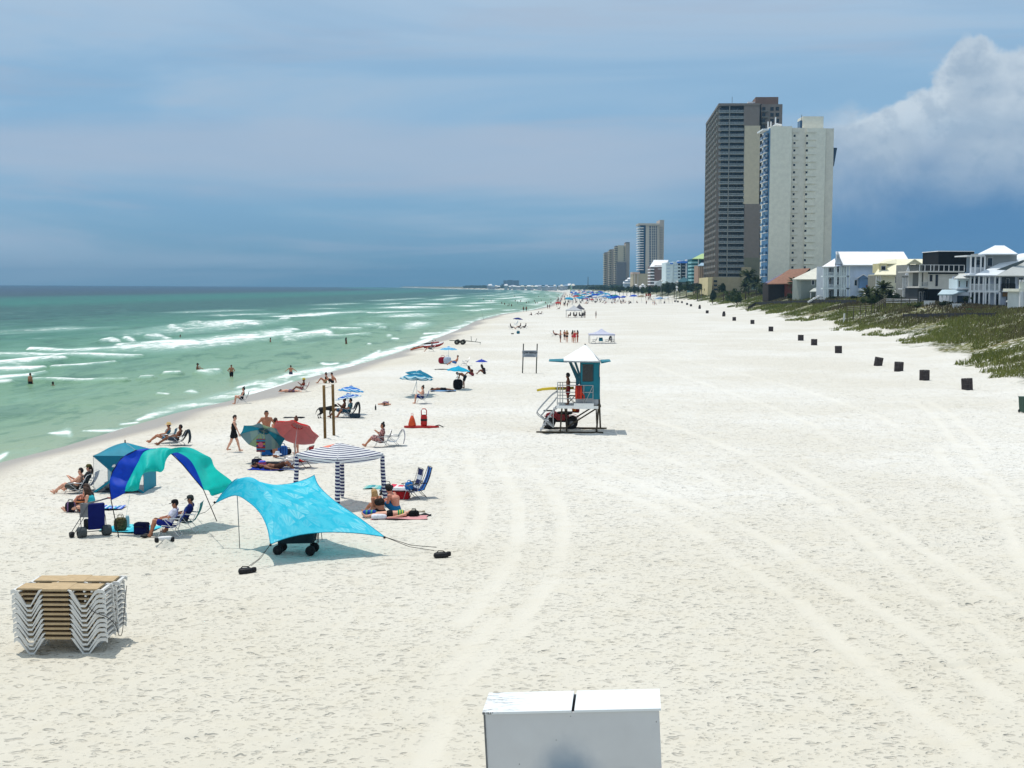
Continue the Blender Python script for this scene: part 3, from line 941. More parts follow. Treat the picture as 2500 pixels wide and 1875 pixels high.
def pose_lie(up=True, arm='side', knee=0.0):
	"""flat on the ground, head towards -x, feet towards +x"""
	z = .12
	J = dict(pel=_v(0, 0, z), che=_v(-.33, 0, z + .01), nec=_v(-.53, 0, z + .01), hea=_v(-.68, 0, z + .02), look=_v(0.25, 0, 1 if up else -1))
	for s_, n in ((1, 'l'), (-1, 'r')):
		J['sho' + n] = _v(-.47, .185 * s_, z); J['hip' + n] = _v(.04, .09 * s_, z)
		J['kne' + n] = _v(.44, .1 * s_, z + knee * .35); J['ank' + n] = _v(.84 - knee * .3, .11 * s_, .07)
		if arm == 'side':
			J['elb' + n] = _v(-.2, .28 * s_, .07); J['wri' + n] = _v(.04, .30 * s_, .05)
		elif arm == 'head':
			J['elb' + n] = _v(-.72, .40 * s_, .12); J['wri' + n] = _v(-.78, .12 * s_, .1)
		elif arm == 'up':
			J['elb' + n] = _v(-.62, .36 * s_, .08); J['wri' + n] = _v(-.78, .2 * s_, .08)
	return J

def pose_long(lookv=(1, 0, -.3)):
	"""sitting with the legs stretched out"""
	J = pose_sit(.2, .12, 'face', lookv)
	for s_, n in ((1, 'l'), (-1, 'r')):
		J['kne' + n] = _v(.44, .1 * s_, .17); J['ank' + n] = _v(.86, .11 * s_, .07)
		J['elb' + n] = _v(.15, .24 * s_, .30); J['wri' + n] = _v(.36, .1 * s_, .27)
	return J

def body_prims(J, fem=False, big=1.0):
	g = lambda n: J[n]
	w = (.92 if fem else 1.0) * big
	up = J['nec'] - J['pel']; up = up / np.linalg.norm(up)
	pr = []
	side = _v(0, 1, 0)
	# torso: two columns side by side give it breadth
	for s_ in (1, -1):
		pr.append((g('pel') + side * .075 * s_ * w - up * .02, J['pel'] * .55 + J['che'] * .45 + side * .06 * s_ * w, .105 * w + (.012 if fem else 0), .095 * w))
		pr.append((J['pel'] * .55 + J['che'] * .45 + side * .06 * s_ * w, J['che'] + side * .085 * s_ * w, .095 * w, .112 * w))
		pr.append((J['che'] + side * .085 * s_ * w, J['nec'] + side * .06 * s_ - up * .07, .112 * w, .065 * w))
	pr.append((J['che'], J['nec'] - up * .05, .10 * w, .07 * w))
	pr.append((J['nec'] - up * .06, J['hea'] - (J['hea'] - J['nec']) * .2, .058, .052))
	hd = J['hea']; lk = J['look'] / np.linalg.norm(J['look'])
	hu = hd - J['nec']; hu = hu / np.linalg.norm(hu)
	hu = hu - lk * (hu @ lk)
	hu = hu / (np.linalg.norm(hu) + 1e-9)
	hs = np.cross(hu, lk)
	pr.append((hd - hu * .055 + lk * .012, hd + hu * .045 - lk * .008, .074, .089))          # skull
	pr.append((hd - hu * .075 + lk * .03, hd - hu * .085 + lk * .05, .052, .036))               # jaw
	pr.append((hd - hu * .005 + lk * .085, hd - hu * .035 + lk * .103, .012, .017))             # nose
	for s_ in (1, -1):
		pr.append((hd + hs * .088 * s_ - hu * .03, hd + hs * .094 * s_ + hu * .012 - lk * .01, .014, .019))   # ears
	for s_, n in ((1, 'l'), (-1, 'r')):
		a = .88 if fem else 1.0
		pr.append((J['nec'] - up * .075 + side * .03 * s_, J['sho' + n] - up * 0.0, .066, .062 * a))
		pr.append((J['sho' + n], J['elb' + n], .058 * a * big, .044 * a))
		pr.append((J['elb' + n], J['wri' + n], .045 * a, .028 * a))
		d = J['wri' + n] - J['elb' + n]; d = d / np.linalg.norm(d)
		pr.append((J['wri' + n], J['wri' + n] + d * .075, .028, .034))                        # palm
		pr.append((J['hip' + n], J['kne' + n], .092 * (1.06 if fem else 1) * big, .060))
		m = J['kne' + n] * .62 + J['ank' + n] * .38
		sh = J['ank' + n] - J['kne' + n]; sh = sh / np.linalg.norm(sh)
		pr.append((J['kne' + n], m, .058, .057)); pr.append((m, J['ank' + n], .057, .038))
		fd = J.get('foot' + n)
		if fd is None:
			fd = _v(1, 0, 0) if abs(sh[2]) > .75 else (_v(0, 0, 1) * (1 if lk[2] >= -.5 else -1) * .6 + sh * .6)
			if abs(sh[2]) > .3 and abs(sh[2]) <= .75: fd = _v(.75, 0, .35)
		fd = fd / np.linalg.norm(fd)
		heel = J['ank' + n] + _v(0, 0, -.045) if abs(sh[2]) > .3 else J['ank' + n] + sh * .03
		pr.append((heel, heel + fd * .15, .040, .030)); pr.append((J['ank' + n], heel, .038, .040))
	fr = (hd, lk, hu, hs)
	return pr, fr

def fingers(mb, J):
	"""five separate tapered fingers at the end of each palm"""
	for s_, n in ((1, 'l'), (-1, 'r')):
		d = J['wri' + n] - J['elb' + n]; d = d / np.linalg.norm(d)
		sd = np.cross(d, _v(0, 0, 1)) if abs(d[2]) < .9 else _v(1, 0, 0)
		sd = sd / np.linalg.norm(sd); nn = np.cross(d, sd)
		base = J['wri' + n] + d * .085
		for q, ln in zip((-.027, -.009, .009, .026), (.062, .072, .068, .05)):
			a = base + sd * q
			mb.tube([a, a + d * ln * .55 + nn * .006, a + d * ln + nn * .022], [.0095, .0085, .006], 5)
		a = J['wri' + n] + d * .04 + sd * .026 * s_
		mb.tube([a, a + d * .035 + sd * .028 * s_, a + d * .065 + sd * .030 * s_ + nn * .01], [.011, .010, .007], 5)

SKINS = {k: M('skin_' + k, c, 0.55, 0.06, 4.0, 0.35) for k, c in dict(fair=(214, 160, 134), tan=(178, 118, 88), brown=(126, 78, 54), red=(206, 138, 114), dark=(82, 52, 40)).items()}
HAIRS = {k: M('hair_' + k, c, 0.6, 0.2, 30.0) for k, c in dict(black=(26, 22, 22), brown=(62, 42, 30), blond=(176, 140, 92), grey=(120, 116, 112), auburn=(92, 52, 34)).items()}
CLOTH = {}
def cloth(rgb):
	if rgb not in CLOTH:
		CLOTH[rgb] = M('cloth_%d' % len(CLOTH), rgb, 0.85, 0.12, 8.0, 0.15)
	return CLOTH[rgb]

def lerp(a, b, t_): return a * (1 - t_) + b * t_

def garment_prims(J, kind, fem, big):
	"""the stretch of the body a garment covers, a little fatter than the body"""
	w = (.92 if fem else 1.0) * big
	up = J['nec'] - J['pel']; up = up / np.linalg.norm(up); side = _v(0, 1, 0)
	g, mid = .016, J['pel'] * .55 + J['che'] * .45
	pr = []
	def hips(hi=.25):
		for s_ in (1, -1):
			pr.append((J['pel'] + side * .075 * s_ * w - up * .02, lerp(J['pel'], mid, hi) + side * .07 * s_ * w, .105 * w + (.012 if fem else 0) + g, .10 * w + g))
	def thigh(t1, ex=.02):
		for n in 'lr':
			pr.append((J['hip' + n], lerp(J['hip' + n], J['kne' + n], t1), .094 * big + ex, lerp(.094 * big, .062, t1) + ex + .012))
	def trunk(lo=0.0, hi=.8):
		for s_ in (1, -1):
			pr.append((lerp(J['pel'], mid, lo) + side * .065 * s_ * w, mid + side * .06 * s_ * w, .10 * w + g, .095 * w + g))
			pr.append((mid + side * .06 * s_ * w, J['che'] + side * .085 * s_ * w, .095 * w + g, .112 * w + g))
			if hi > .5:
				pr.append((J['che'] + side * .085 * s_ * w, J['nec'] + side * .06 * s_ - up * .085, .112 * w + g, .062 * w + g))
	if kind == 'trunks': hips(); thigh(.62, .024)
	elif kind == 'briefs': hips(.1); thigh(.10, .012)
	elif kind == 'one_piece': hips(); thigh(.10, .012); trunk(0, .4)
	elif kind == 'swim_dress': hips(); thigh(.42, .03); trunk(0, .4)
	elif kind == 'top':
		for s_ in (1, -1):
			pr.append((J['che'] + side * .07 * s_ * w - up * .04, J['che'] + side * .085 * s_ * w + up * .02, .112 * w + g, .112 * w + g))
	elif kind == 'shirt':
		trunk(0, .9); hips(.1)
		for s_, n in ((1, 'l'), (-1, 'r')):
			pr.append((J['nec'] - up * .08 + side * .04 * s_, J['sho' + n], .066 + g, .064 + g))
			pr.append((J['sho' + n], lerp(J['sho' + n], J['elb' + n], .55), .062 + g, .056 + g))
	elif kind == 'coverup':
		trunk(0, .9); hips(); thigh(.8, .05)
		for s_, n in ((1, 'l'), (-1, 'r')):
			pr.append((J['nec'] - up * .08 + side * .04 * s_, J['sho' + n], .066 + g, .066 + g))
			pr.append((J['sho' + n], lerp(J['sho' + n], J['elb' + n], .9), .064 + g, .07 + g))
	return pr

PCACHE = {}
def person(label, loc, rz, J, skin='fair', hair='brown', style='short', wear=(), fem=False, size=1.0, big=1.0, hat=None, h=0.024, group=None, detail=True, name='person'):
	"""a figure whose body is one surface; hair, clothes, hat and eyes are its parts.  rz turns its front (+x)"""
	t_ = thing(name, label, 'person', loc, rz, group)
	t_.scale = (size,) * 3
	pr, (hd, lk, hu, hs) = body_prims(J, fem, big)
	link('body', net_mesh('body', pr, h, SKINS[skin], 0.028, None, (lambda mb: fingers(mb, J)) if detail else None), t_)
	hp = [(hd + hu * .02 - lk * .018, hd + hu * .055 - lk * .01, .098, .088)]
	if style == 'bun': hp += [(hd + hu * .13 - lk * .05, hd + hu * .15 - lk * .06, .048, .045), (hd - lk * .05 - hu * .03, hd - lk * .05, .07, .08)]
	elif style == 'pony': hp += [(hd - lk * .09 + hu * .03, hd - lk * .14 - hu * .1, .045, .04), (hd - lk * .14 - hu * .1, hd - lk * .13 - hu * .26, .04, .018)]
	elif style == 'long':
		dn = _v(0, 0, -1) if abs(hu[2]) > .5 else -hu
		hp += [(hd - lk * .05, hd - lk * .10 + dn * .16, .09, .085), (hd - lk * .10 + dn * .16, hd - lk * .12 + dn * .40, .085, .06),
			   (hd + hs * .07 - lk * .02, hd + hs * .085 + dn * .2, .05, .035), (hd - hs * .07 - lk * .02, hd - hs * .085 + dn * .2, .05, .035)]
	elif style == 'afro': hp = [(hd + hu * .03 - lk * .02, hd + hu * .07 - lk * .01, .118, .112)]
	if style != 'bald':
		fc = hd + lk * .10 - hu * .045
		cut = lambda X, Y, Z: .085 - np.sqrt((X - fc[0]) ** 2 + (Y - fc[1]) ** 2 + (Z - fc[2]) ** 2)
		link('hair', net_mesh('hair', hp, max(h * .8, .016), HAIRS[hair], 0.03, cut), t_)
	for w in wear:
		kind, rgb = w[0], w[1]
		mat = rgb if isinstance(rgb, bpy.types.Material) else cloth(rgb)
		nm = dict(trunks='swim_trunks', briefs='bikini_bottom', one_piece='swimsuit', swim_dress='swimsuit', top='bikini_top', shirt='shirt', coverup='cover_up_dress')[kind]
		link(nm, net_mesh(nm, garment_prims(J, kind, fem, big), h, mat, 0.03), t_)
	if detail:
		for s_ in (1, -1):
			e = hd + hs * .034 * s_ + hu * .004 + lk * .083
			obj('eye', MB().ball(e, .011, nu=6, nv=4), HAIRS['black'], t_)
		e = hd - hu * .068 + lk * .088
		obj('mouth', MB().tube([e + hs * .02, e + lk * .003, e - hs * .02], .006, 5), MOUTH, t_)
	if hat:
		kind, rgb = hat
		mb = MB()
		T = Matrix(((lk[0], hs[0], hu[0], hd[0]), (lk[1], hs[1], hu[1], hd[1]), (lk[2], hs[2], hu[2], hd[2]), (0, 0, 0, 1)))
		if kind == 'cap':
			mb.lathe([(.112, .035), (.114, .07), (.10, .11), (.06, .138), (.005, .146)], n=14)
			mb.grid(lambda u, v: (.085 + v * .10, (u - .5) * .17 * (1 - .25 * v * v), .045 - .02 * v - .05 * (u - .5) ** 2), 6, 3)
		elif kind == 'brim':
			mb.lathe([(.20, .04), (.16, .05), (.112, .055), (.108, .11), (.085, .145), (.004, .155)], n=16)
		elif kind == 'helmet':
			mb.lathe([(.125, .02), (.13, .06), (.115, .12), (.06, .155), (.004, .16)], n=14)
		obj('hat', mb.xf(T), cloth(rgb), t_, True)
	return t_

MOUTH = M('lips', (150, 84, 78), 0.6)

# ================================================================== beach furniture
ALU = M('aluminium_tube', (196, 198, 200), 0.35, 0.06, 20, 0.5, 0.7)
WHITE = M('white_paint', (222, 222, 220), 0.5, 0.05, 4.0, 0.35)
BLACK = M('black_plastic', (24, 24, 26), 0.6, 0.2, 8)
STEEL = M('grey_steel', (120, 122, 124), 0.45, 0.15, 8, 0.5, 0.5)
ROPE = M('dark_cord', (52, 50, 50), 0.9)

def beach_chair(label, loc, rz, rgb, seat=.26, back=.42, wide=.56, frame=None, group=None, mat=None, tall=.62, towel=None, name='beach_chair'):
	"""low folding chair, front towards +x"""
	t_ = thing(name, label, 'chair', loc, rz, group)
	fm = frame or ALU
	c, s0 = math.sin(back), math.cos(back)
	hw = wide / 2
	bx, bz = -.20, seat
	tx, tz = bx - tall * c, bz + tall * s0
	for s_ in (1, -1):
		y = s_ * hw
		obj('side_frame', MB().tube([(tx, y, tz), (bx, y, bz), (.24, y, seat + .05), (.36, y, .02)], .012, 6), fm, t_, True)
		obj('leg', MB().tube([(.18, y * .97, seat + .24), (-.30, y * .97, .02)], .011, 6), fm, t_, True)
		obj('armrest', MB().tube([(bx - .24 * c - .02, y, seat + .25), (.0, y, seat + .27), (.22, y, seat + .24)], .02, 6), fm, t_, True)
	obj('top_bar', MB().tube([(tx, -hw, tz), (tx - .01, 0, tz + .015), (tx, hw, tz)], .012, 6), fm, t_, True)
	obj('foot_bar', MB().tube([(-.30, -hw * .97, .03), (-.30, hw * .97, .03)], .011, 6), fm, t_, True)
	cm = mat or cloth(rgb)
	w2 = hw - .012
	obj('seat', MB().grid(lambda u, v: (bx + u * (.24 - bx), (v - .5) * 2 * w2, seat + u * .05 - .06 * math.sin(math.pi * u)), 8, 2), cm, t_, True)
	obj('backrest', MB().grid(lambda u, v: (bx + u * (tx - bx) - .05 * math.sin(math.pi * u), (v - .5) * 2 * w2, bz + u * (tz - bz) * .985), 8, 2), cm, t_, True)
	if towel:
		tm = towel if isinstance(towel, bpy.types.Material) else cloth(towel)
		pth = [(lerp(tx, bx, .55) + .05, 0, lerp(tz, bz, .55)), (tx + .05, 0, tz), (tx - .02, 0, tz + .035), (tx - .08, 0, tz - .05), (tx - .12, 0, tz - .35), (tx - .05, 0, .12)]
		def tp_(u, v):
			q = cr(pth, u)
			return (q.x + .02 * math.sin(v * 14 + u * 3), (v - .5) * 2 * (w2 + .04 - .05 * u), q.z - .03 * math.cos(v * 9) * u)
		tw = obj('towel', MB().grid(tp_, 14, 10), tm, None, True)
		tw.location = loc; tw.rotation_euler = (0, 0, rz)
		tag(tw, 'towel hung over ' + label, 'towel')
	return t_

def towel(label, loc, rz, lx, ly, mat, name='beach_towel', cat='towel', ridge=.025):
	"""a towel spread on the sand, following its bumps"""
	sd = random.random() * 9
	ca, sa = math.cos(rz), math.sin(rz)
	def p(u, v):
		x, y = (u - .5) * lx * (1 + .03 * math.sin(5 * v + sd)), (v - .5) * ly * (1 + .05 * math.sin(4 * u + sd))
		gx, gy = loc[0] + x * ca - y * sa, loc[1] + x * sa + y * ca
		return (x, y, float(terrain(gx, gy)) - loc[2] + .035 + ridge * (math.sin(7 * u + sd) * math.sin(5 * v + 2 * sd)))
	m = mat if isinstance(mat, bpy.types.Material) else cloth(mat)
	mb = MB().grid(p, 14, 10)
	lo = MB().grid(lambda u, v: tuple(Vector(p(u, v)) - Vector((0, 0, .012))), 14, 10)
	mb.add(lo.v, [f[::-1] for f in lo.f])
	o = obj(name, mb, m, None, True, loc)
	o.rotation_euler = (0, 0, rz)
	return tag(o, label, cat)

def umbrella(label, base, top, r, mats, tilt=(0, 0), n=8, sag=.34, pole=None, parts=True, vent=True, lining=None, group=None, valance=.0, name='beach_umbrella'):
	"""pole from base to top; canopy of n gores with ribs; mats: one or several cloth materials, or a ring material"""
	t_ = thing(name, label, 'umbrella', base, 0, group)
	b, tp = Vector((0, 0, 0)), Vector(top) - Vector(base)
	obj('pole', MB().tube([b - Vector((0, 0, .2)), tp], .019, 7), pole or WHITE, t_, True)
	T = Matrix.Translation(tp) @ Matrix.Rotation(tilt[0], 4, 'X') @ Matrix.Rotation(tilt[1], 4, 'Y')
	def rim(a, q):           # q: 0 apex .. 1 rim
		return Vector((math.cos(a) * r * q, math.sin(a) * r * q, -sag * r * (q ** 1.7)))
	cn = None if parts else MB()
	can = None
	if parts:
		vm = MB().grid(lambda u, v: (math.cos(u * 2 * math.pi) * r * .24 * v, math.sin(u * 2 * math.pi) * r * .24 * v, .06 * r - .30 * r * v * v * .45), n * 2, 3)
		if not vent:
			vm = MB().lathe([(.004, .05), (.03, .03), (.05, 0)], n=8)
		can = obj('canopy', vm, mats[0], t_, True)
		can.matrix_local = T
	for k_ in range(n):
		a0, a1 = 2 * math.pi * k_ / n, 2 * math.pi * (k_ + 1) / n
		def fn(u, v, a0=a0, a1=a1):
			q = .02 + .98 * v
			p = rim(a0, q).lerp(rim(a1, q), u)
			p.z -= .05 * r * math.sin(math.pi * u) * q * q
			s_ = 1 - .035 * math.sin(math.pi * u) * (v > .95)
			return tuple(Vector((p.x * s_, p.y * s_, p.z)))
		mb = MB().grid(fn, 4, 6)
		if parts:
			obj('canopy_panel', mb, mats[k_ % len(mats)], can, True)
			if lining:
				lb = MB(); lb.v = [(x * .985, y * .985, z - .022) for x, y, z in mb.v]; lb.f = mb.f; lb.mi = mb.mi
				obj('lining_panel', lb, lining, can, True)
		else:
			cn.add(mb.v, mb.f)
	rb = []
	for k_ in range(n):
		a = 2 * math.pi * k_ / n
		q = [rim(a, x) - Vector((0, 0, .015)) for x in (.03, .35, .7, 1.0)]
		if parts:
			obj('rib', MB().tube(q, .006, 4), STEEL, can)
	if not parts:
		o = obj('canopy', cn, mats[0], t_, True)
		o.matrix_local = T
	else:
		obj('finial', MB().lathe([(.02, .05 * r), (.025, .06 * r + .02), (.004, .07 * r + .05)], n=8), pole or WHITE, can, True)
	return t_

def soft_bag(mb, c, sx, sy, sz, seed=0):
	"""rounded sack"""
	b = MB().ball((0, 0, 0), 1, 1, 1, 12, 8)
	for x, y, z in b.v:
		w = 1 + .12 * math.sin(3 * x + seed) * math.cos(4 * y + seed)
		f = lambda q: math.copysign(abs(q) ** .6, q)
		mb.v.append((c[0] + f(x) * sx / 2 * w, c[1] + f(y) * sy / 2 * w, c[2] + f(z) * sz / 2))
	o = len(mb.v) - len(b.v)
	mb.f += [tuple(i + o for i in q) for q in b.f]; mb.mi += [0] * len(b.f)
	return mb

def bag(label, loc, rz, sx, sy, sz, mat, strap=None, name='beach_bag', cat='bag', handles=True):
	t_ = thing(name, label, cat, loc, rz)
	m = mat if isinstance(mat, bpy.types.Material) else cloth(mat)
	obj('bag_body', soft_bag(MB(), (0, 0, sz / 2), sx, sy, sz, random.random() * 9), m, t_, True)
	if handles:
		for s_ in (1, -1):
			obj('handle', MB().tube([(-sx * .25, s_ * sy * .3, sz * .85), (-sx * .15, s_ * sy * .3, sz * 1.2), (sx * .15, s_ * sy * .3, sz * 1.2), (sx * .25, s_ * sy * .3, sz * .85)], .012, 5), cloth(strap) if strap else m, t_, True)
	return t_

def cooler(label, loc, rz, sx, sy, sz, body, lid, name='cooler'):
	t_ = thing(name, label, 'cooler', loc, rz)
	k_ = .04
	mb = MB()
	for z0, z1, g in ((0, sz * .78, 0), ):
		mb.prism([(-sx / 2 + .02, -sy / 2 + .02, z0), (sx / 2 - .02, -sy / 2 + .02, z0), (sx / 2 - .02, sy / 2 - .02, z0), (-sx / 2 + .02, sy / 2 - .02, z0)], (0, 0, z1 - z0))
	obj('box', mb, cloth(body), t_)
	lb = MB()
	lb.add([(-sx / 2, -sy / 2, sz * .783), (sx / 2, -sy / 2, sz * .783), (sx / 2, sy / 2, sz * .783), (-sx / 2, sy / 2, sz * .783),
			(-sx / 2 + k_, -sy / 2 + k_, sz), (sx / 2 - k_, -sy / 2 + k_, sz), (sx / 2 - k_, sy / 2 - k_, sz), (-sx / 2 + k_, sy / 2 - k_, sz)],
		   [(3, 2, 1, 0), (4, 5, 6, 7), (0, 1, 5, 4), (1, 2, 6, 5), (2, 3, 7, 6), (3, 0, 4, 7)])
	obj('lid', lb, cloth(lid), t_)
	obj('handle', MB().tube([(-sx * .3, -sy / 2 - .01, sz * .6), (-sx * .3, -sy / 2 - .05, sz * .72), (sx * .3, -sy / 2 - .05, sz * .72), (sx * .3, -sy / 2 - .01, sz * .6)], .014, 6), BLACK, t_, True)
	return t_
# ================================================================== near objects
def G(px, py): return ground(px, py)
def cr(pts, t_):
	"""point on a smooth curve through pts, t_ in 0..1"""
	n = len(pts) - 1
	x = min(max(t_, 0), 1) * n
	i = min(int(x), n - 1); f = x - i
	p = [Vector(pts[min(max(i + k_, 0), n)]) for k_ in (-1, 0, 1, 2)]
	return 0.5 * ((2 * p[1]) + (p[2] - p[0]) * f + (2 * p[0] - 5 * p[1] + 4 * p[2] - p[3]) * f * f + (3 * p[1] - p[0] - 3 * p[2] + p[3]) * f ** 3)

# ---- stacked sun loungers
PLAST = M('white_resin', (216, 215, 210), 0.45, 0.07, 3.0, 0.4)
SLING = M('tan_sling', (186, 163, 128), 0.85, 0.10, 5.0, 0.15, bump=.3, bscale=160)
def lounger_proto():
	t_ = thing('sun_lounger', 'x', 'sun lounger', (0, 0, 0))
	prof = [(-.99, .345), (-.93, .372), (-.87, .345), (-.67, .04), (-.57, .04), (-.40, .345), (-.34, .364), (.24, .364), (.30, .345), (.49, .04), (.60, .04), (.80, .345), (.86, .372), (.97, .372), (1.0, .355)]
	for y0, y1 in ((0, .055), (.60, .655)):
		mb = MB()
		up, dn = [], []
		for i, (x, z) in enumerate(prof):
			up.append((x, z)); dn.append((x, z - (.020 if -.36 < x < .26 else .088 if .06 < z < .36 else (.07 if z > .1 else .045))))
		n = len(prof)
		vs = [(x, y0, z) for x, z in up] + [(x, y1, z) for x, z in up] + [(x, y0, z) for x, z in dn] + [(x, y1, z) for x, z in dn]
		fs = []
		for i in range(n - 1):
			fs += [(i, i + 1, n + i + 1, n + i), (2 * n + i + 1, 2 * n + i, 3 * n + i, 3 * n + i + 1), (2 * n + i, 2 * n + i + 1, i + 1, i), (n + i, n + i + 1, 3 * n + i + 1, 3 * n + i)]
		fs += [(0, n, 3 * n, 2 * n), (2 * n - 1, n - 1, 3 * n - 1, 4 * n - 1)]
		mb.add(vs, fs)
		obj('side_rail', mb, PLAST, t_)
	obj('sling', MB().box(-.32, -.008, .336, .22, .663, .384).box(-.88, .06, .345, -.322, .595, .381).box(.222, .06, .345, .84, .595, .381), SLING, t_)
	for x in (-.93, .93):
		obj('cross_bar', MB().box(x - .03, .055, .318, x + .03, .60, .36), PLAST, t_)
	for x in (.36, .56, .72):
		obj('slat', MB().box(.32, .057, .30 - (x - .36) * .0, .34, .598, .34) if x < .4 else MB().box(x - .02, .057, .305, x + .02, .598, .342), PLAST, t_)
	return t_

lg0 = lounger_proto()
first = True
base = onz(148, 1597, float(terrain(-9.7, 28.9)))
ORD = ['bottom', 'second from bottom', 'third from bottom', 'fourth from bottom', 'fifth from bottom', 'middle', 'fifth from top', 'fourth from top', 'third from top', 'second from top', 'topmost']
for row in range(2):
	for k_ in range(11):
		o = lg0 if first else copy_tree(lg0)
		first = False
		j = .012 * math.sin(k_ * 2.3 + row * 4) + (0 if k_ < 10 or not row else .06)
		o.location = (base.x - .004 * k_ + j + (.02 if row else 0), base.y + row * .78 + .01 * math.sin(k_ * 1.7), base.z - .015 + .104 * k_)
		o.rotation_euler = (0, R(.25) * math.sin(k_ * 1.9 + row), R(.4) * math.sin(k_ * 3.1 + row) + (R(1.2) if row and k_ == 10 else 0))
		wh = 'front' if row == 0 else 'rear'
		o['label'] = '%s white lounger with tan sling in the %s stack' % (ORD[k_], wh)
		o['group'] = 'stacked sun loungers'
cp = [(base.x + .60, base.y - .02, base.z + 1.06), (base.x + .75, base.y - .06, base.z + .93), (base.x + 1.0, base.y + .02, base.z + .80), (base.x + 1.10, base.y + .3, base.z + .55), (base.x + 1.07, base.y + .62, base.z + .25),
	  (base.x + 1.12, base.y + .70, base.z + .30), (base.x + 1.08, base.y + 1.0, base.z + .7), (base.x + 1.06, base.y + 1.3, base.z + 1.2)]
tag(obj('lock_cable', MB().tube([cr(cp, i / 24) for i in range(25)], .008, 5), ROPE, None, True), 'thin dark lock cable looped over the right end of the lounger stacks', 'cable')

# ---- white storage cabinet in the foreground
def cabinet():
	m = bpy.data.materials.new('cabinet_paint'); m.use_nodes = True
	t = NT(m.node_tree); b = t.n['Principled BSDF']
	oc = t.node('ShaderNodeTexCoord').outputs['Object']
	x, y, z = t.xyz(oc)
	n = t.noise(oc, 2.2, 5, 0.6)
	base_ = t.mix(n, lin(196, 196, 196), lin(212, 214, 214))
	dx, dz = t.math('SUBTRACT', x, -.08), t.math('MULTIPLY', t.math('SUBTRACT', z, 1.02), .75)
	rr = t.math('SQRT', t.math('ADD', t.math('MULTIPLY', dx, dx), t.math('MULTIPLY', dz, dz)))
	stain = t.math('MULTIPLY', t.step(.62, .12, t.math('ADD', rr, t.math('MULTIPLY_ADD', n, .3, -.15))), t.step(-.2, -.3, y))
	base_ = t.mix(t.math('MULTIPLY', stain, .85), base_, lin(112, 138, 160))
	sp = t.step(.70, .76, t.noise(oc, 9.0, 5, .75))
	base_ = t.mix(t.math('MULTIPLY', sp, .35), base_, lin(120, 122, 120))
	vo = t.node('ShaderNodeTexVoronoi'); t.put(vo.inputs['Vector'], oc); vo.inputs['Scale'].default_value = 4.5
	base_ = t.mix(t.step(.045, .025, vo.outputs['Distance']), base_, lin(70, 72, 70))
	t.put(b.inputs['Base Color'], base_); b.inputs['Roughness'].default_value = .55
	m2 = bpy.data.materials.new('cabinet_lid_paint'); m2.use_nodes = True
	t = NT(m2.node_tree); b = t.n['Principled BSDF']
	oc = t.node('ShaderNodeTexCoord').outputs['Object']
	x, y, z = t.xyz(oc)
	n = t.noise(t.mapping(oc, scale=(3, 14, 1)), 1.6, 6, .75)
	st = t.math('MULTIPLY', t.step(.52, .60, n), t.step(-.45, -1.15, x))
	n2 = t.noise(t.mapping(oc, loc=(4, 0, 0), scale=(1.2, 3, 1)), 11.0, 4, .8)
	st = t.math('MAXIMUM', st, t.math('MULTIPLY', t.step(.66, .70, n2), .8))
	t.put(b.inputs['Base Color'], t.mix(st, lin(226, 230, 230), lin(92, 92, 90))); b.inputs['Roughness'].default_value = .5
	dark = M('cabinet_inside', (40, 40, 40), .9)
	L, D, H = 2.42, .86, 2.06
	p = at(1395, 1739, 18.3)
	t_ = thing('storage_cabinet', 'white wooden storage cabinet with two lids and a blue grey smudge', 'cabinet', (p.x + .15, p.y + D / 2, p.z - H), R(-5.0), None, (R(0), R(-3.2)))
	hx, hy = L / 2, D / 2
	w = .03
	obj('front_panel', MB().box(-hx, -hy, -.3, hx, -hy + w, H), m, t_)
	obj('back_panel', MB().box(-hx, hy - w, -.3, hx, hy, H), m, t_)
	for s_ in (-1, 1):
		obj('side_panel', MB().box(s_ * hx - (w if s_ > 0 else 0), -hy + w, -.3, s_ * hx + (w if s_ < 0 else 0), hy - w, H), m, t_)
	obj('inner_floor', MB().box(-hx + w, -hy + w, H - .3, hx - w, hy - w, H - .27), dark, t_)
	for x0, x1 in ((-hx - .025, .005), (.045, hx + .025)):
		l_ = MB().box(x0, -hy - .03, H + .004, x1, hy + .03, H + .035)
		obj('lid', l_, m2, t_)
	obj('corner_trim', MB().box(-hx - .012, -hy - .008, -.3, -hx + .012, -hy - .0005, H), M('weathered_edge', (110, 112, 112), .8), t_)
	obj('hasp', MB().box(.62, -hy - .02, 1.1, .66, -hy - .001, 1.24).box(.80, -hy - .02, 1.1, .84, -hy - .001, 1.24).box(.655, -hy - .016, 1.215, .805, -hy - .001, 1.236), M('rusty_metal', (92, 92, 78), .7), t_)

cabinet()

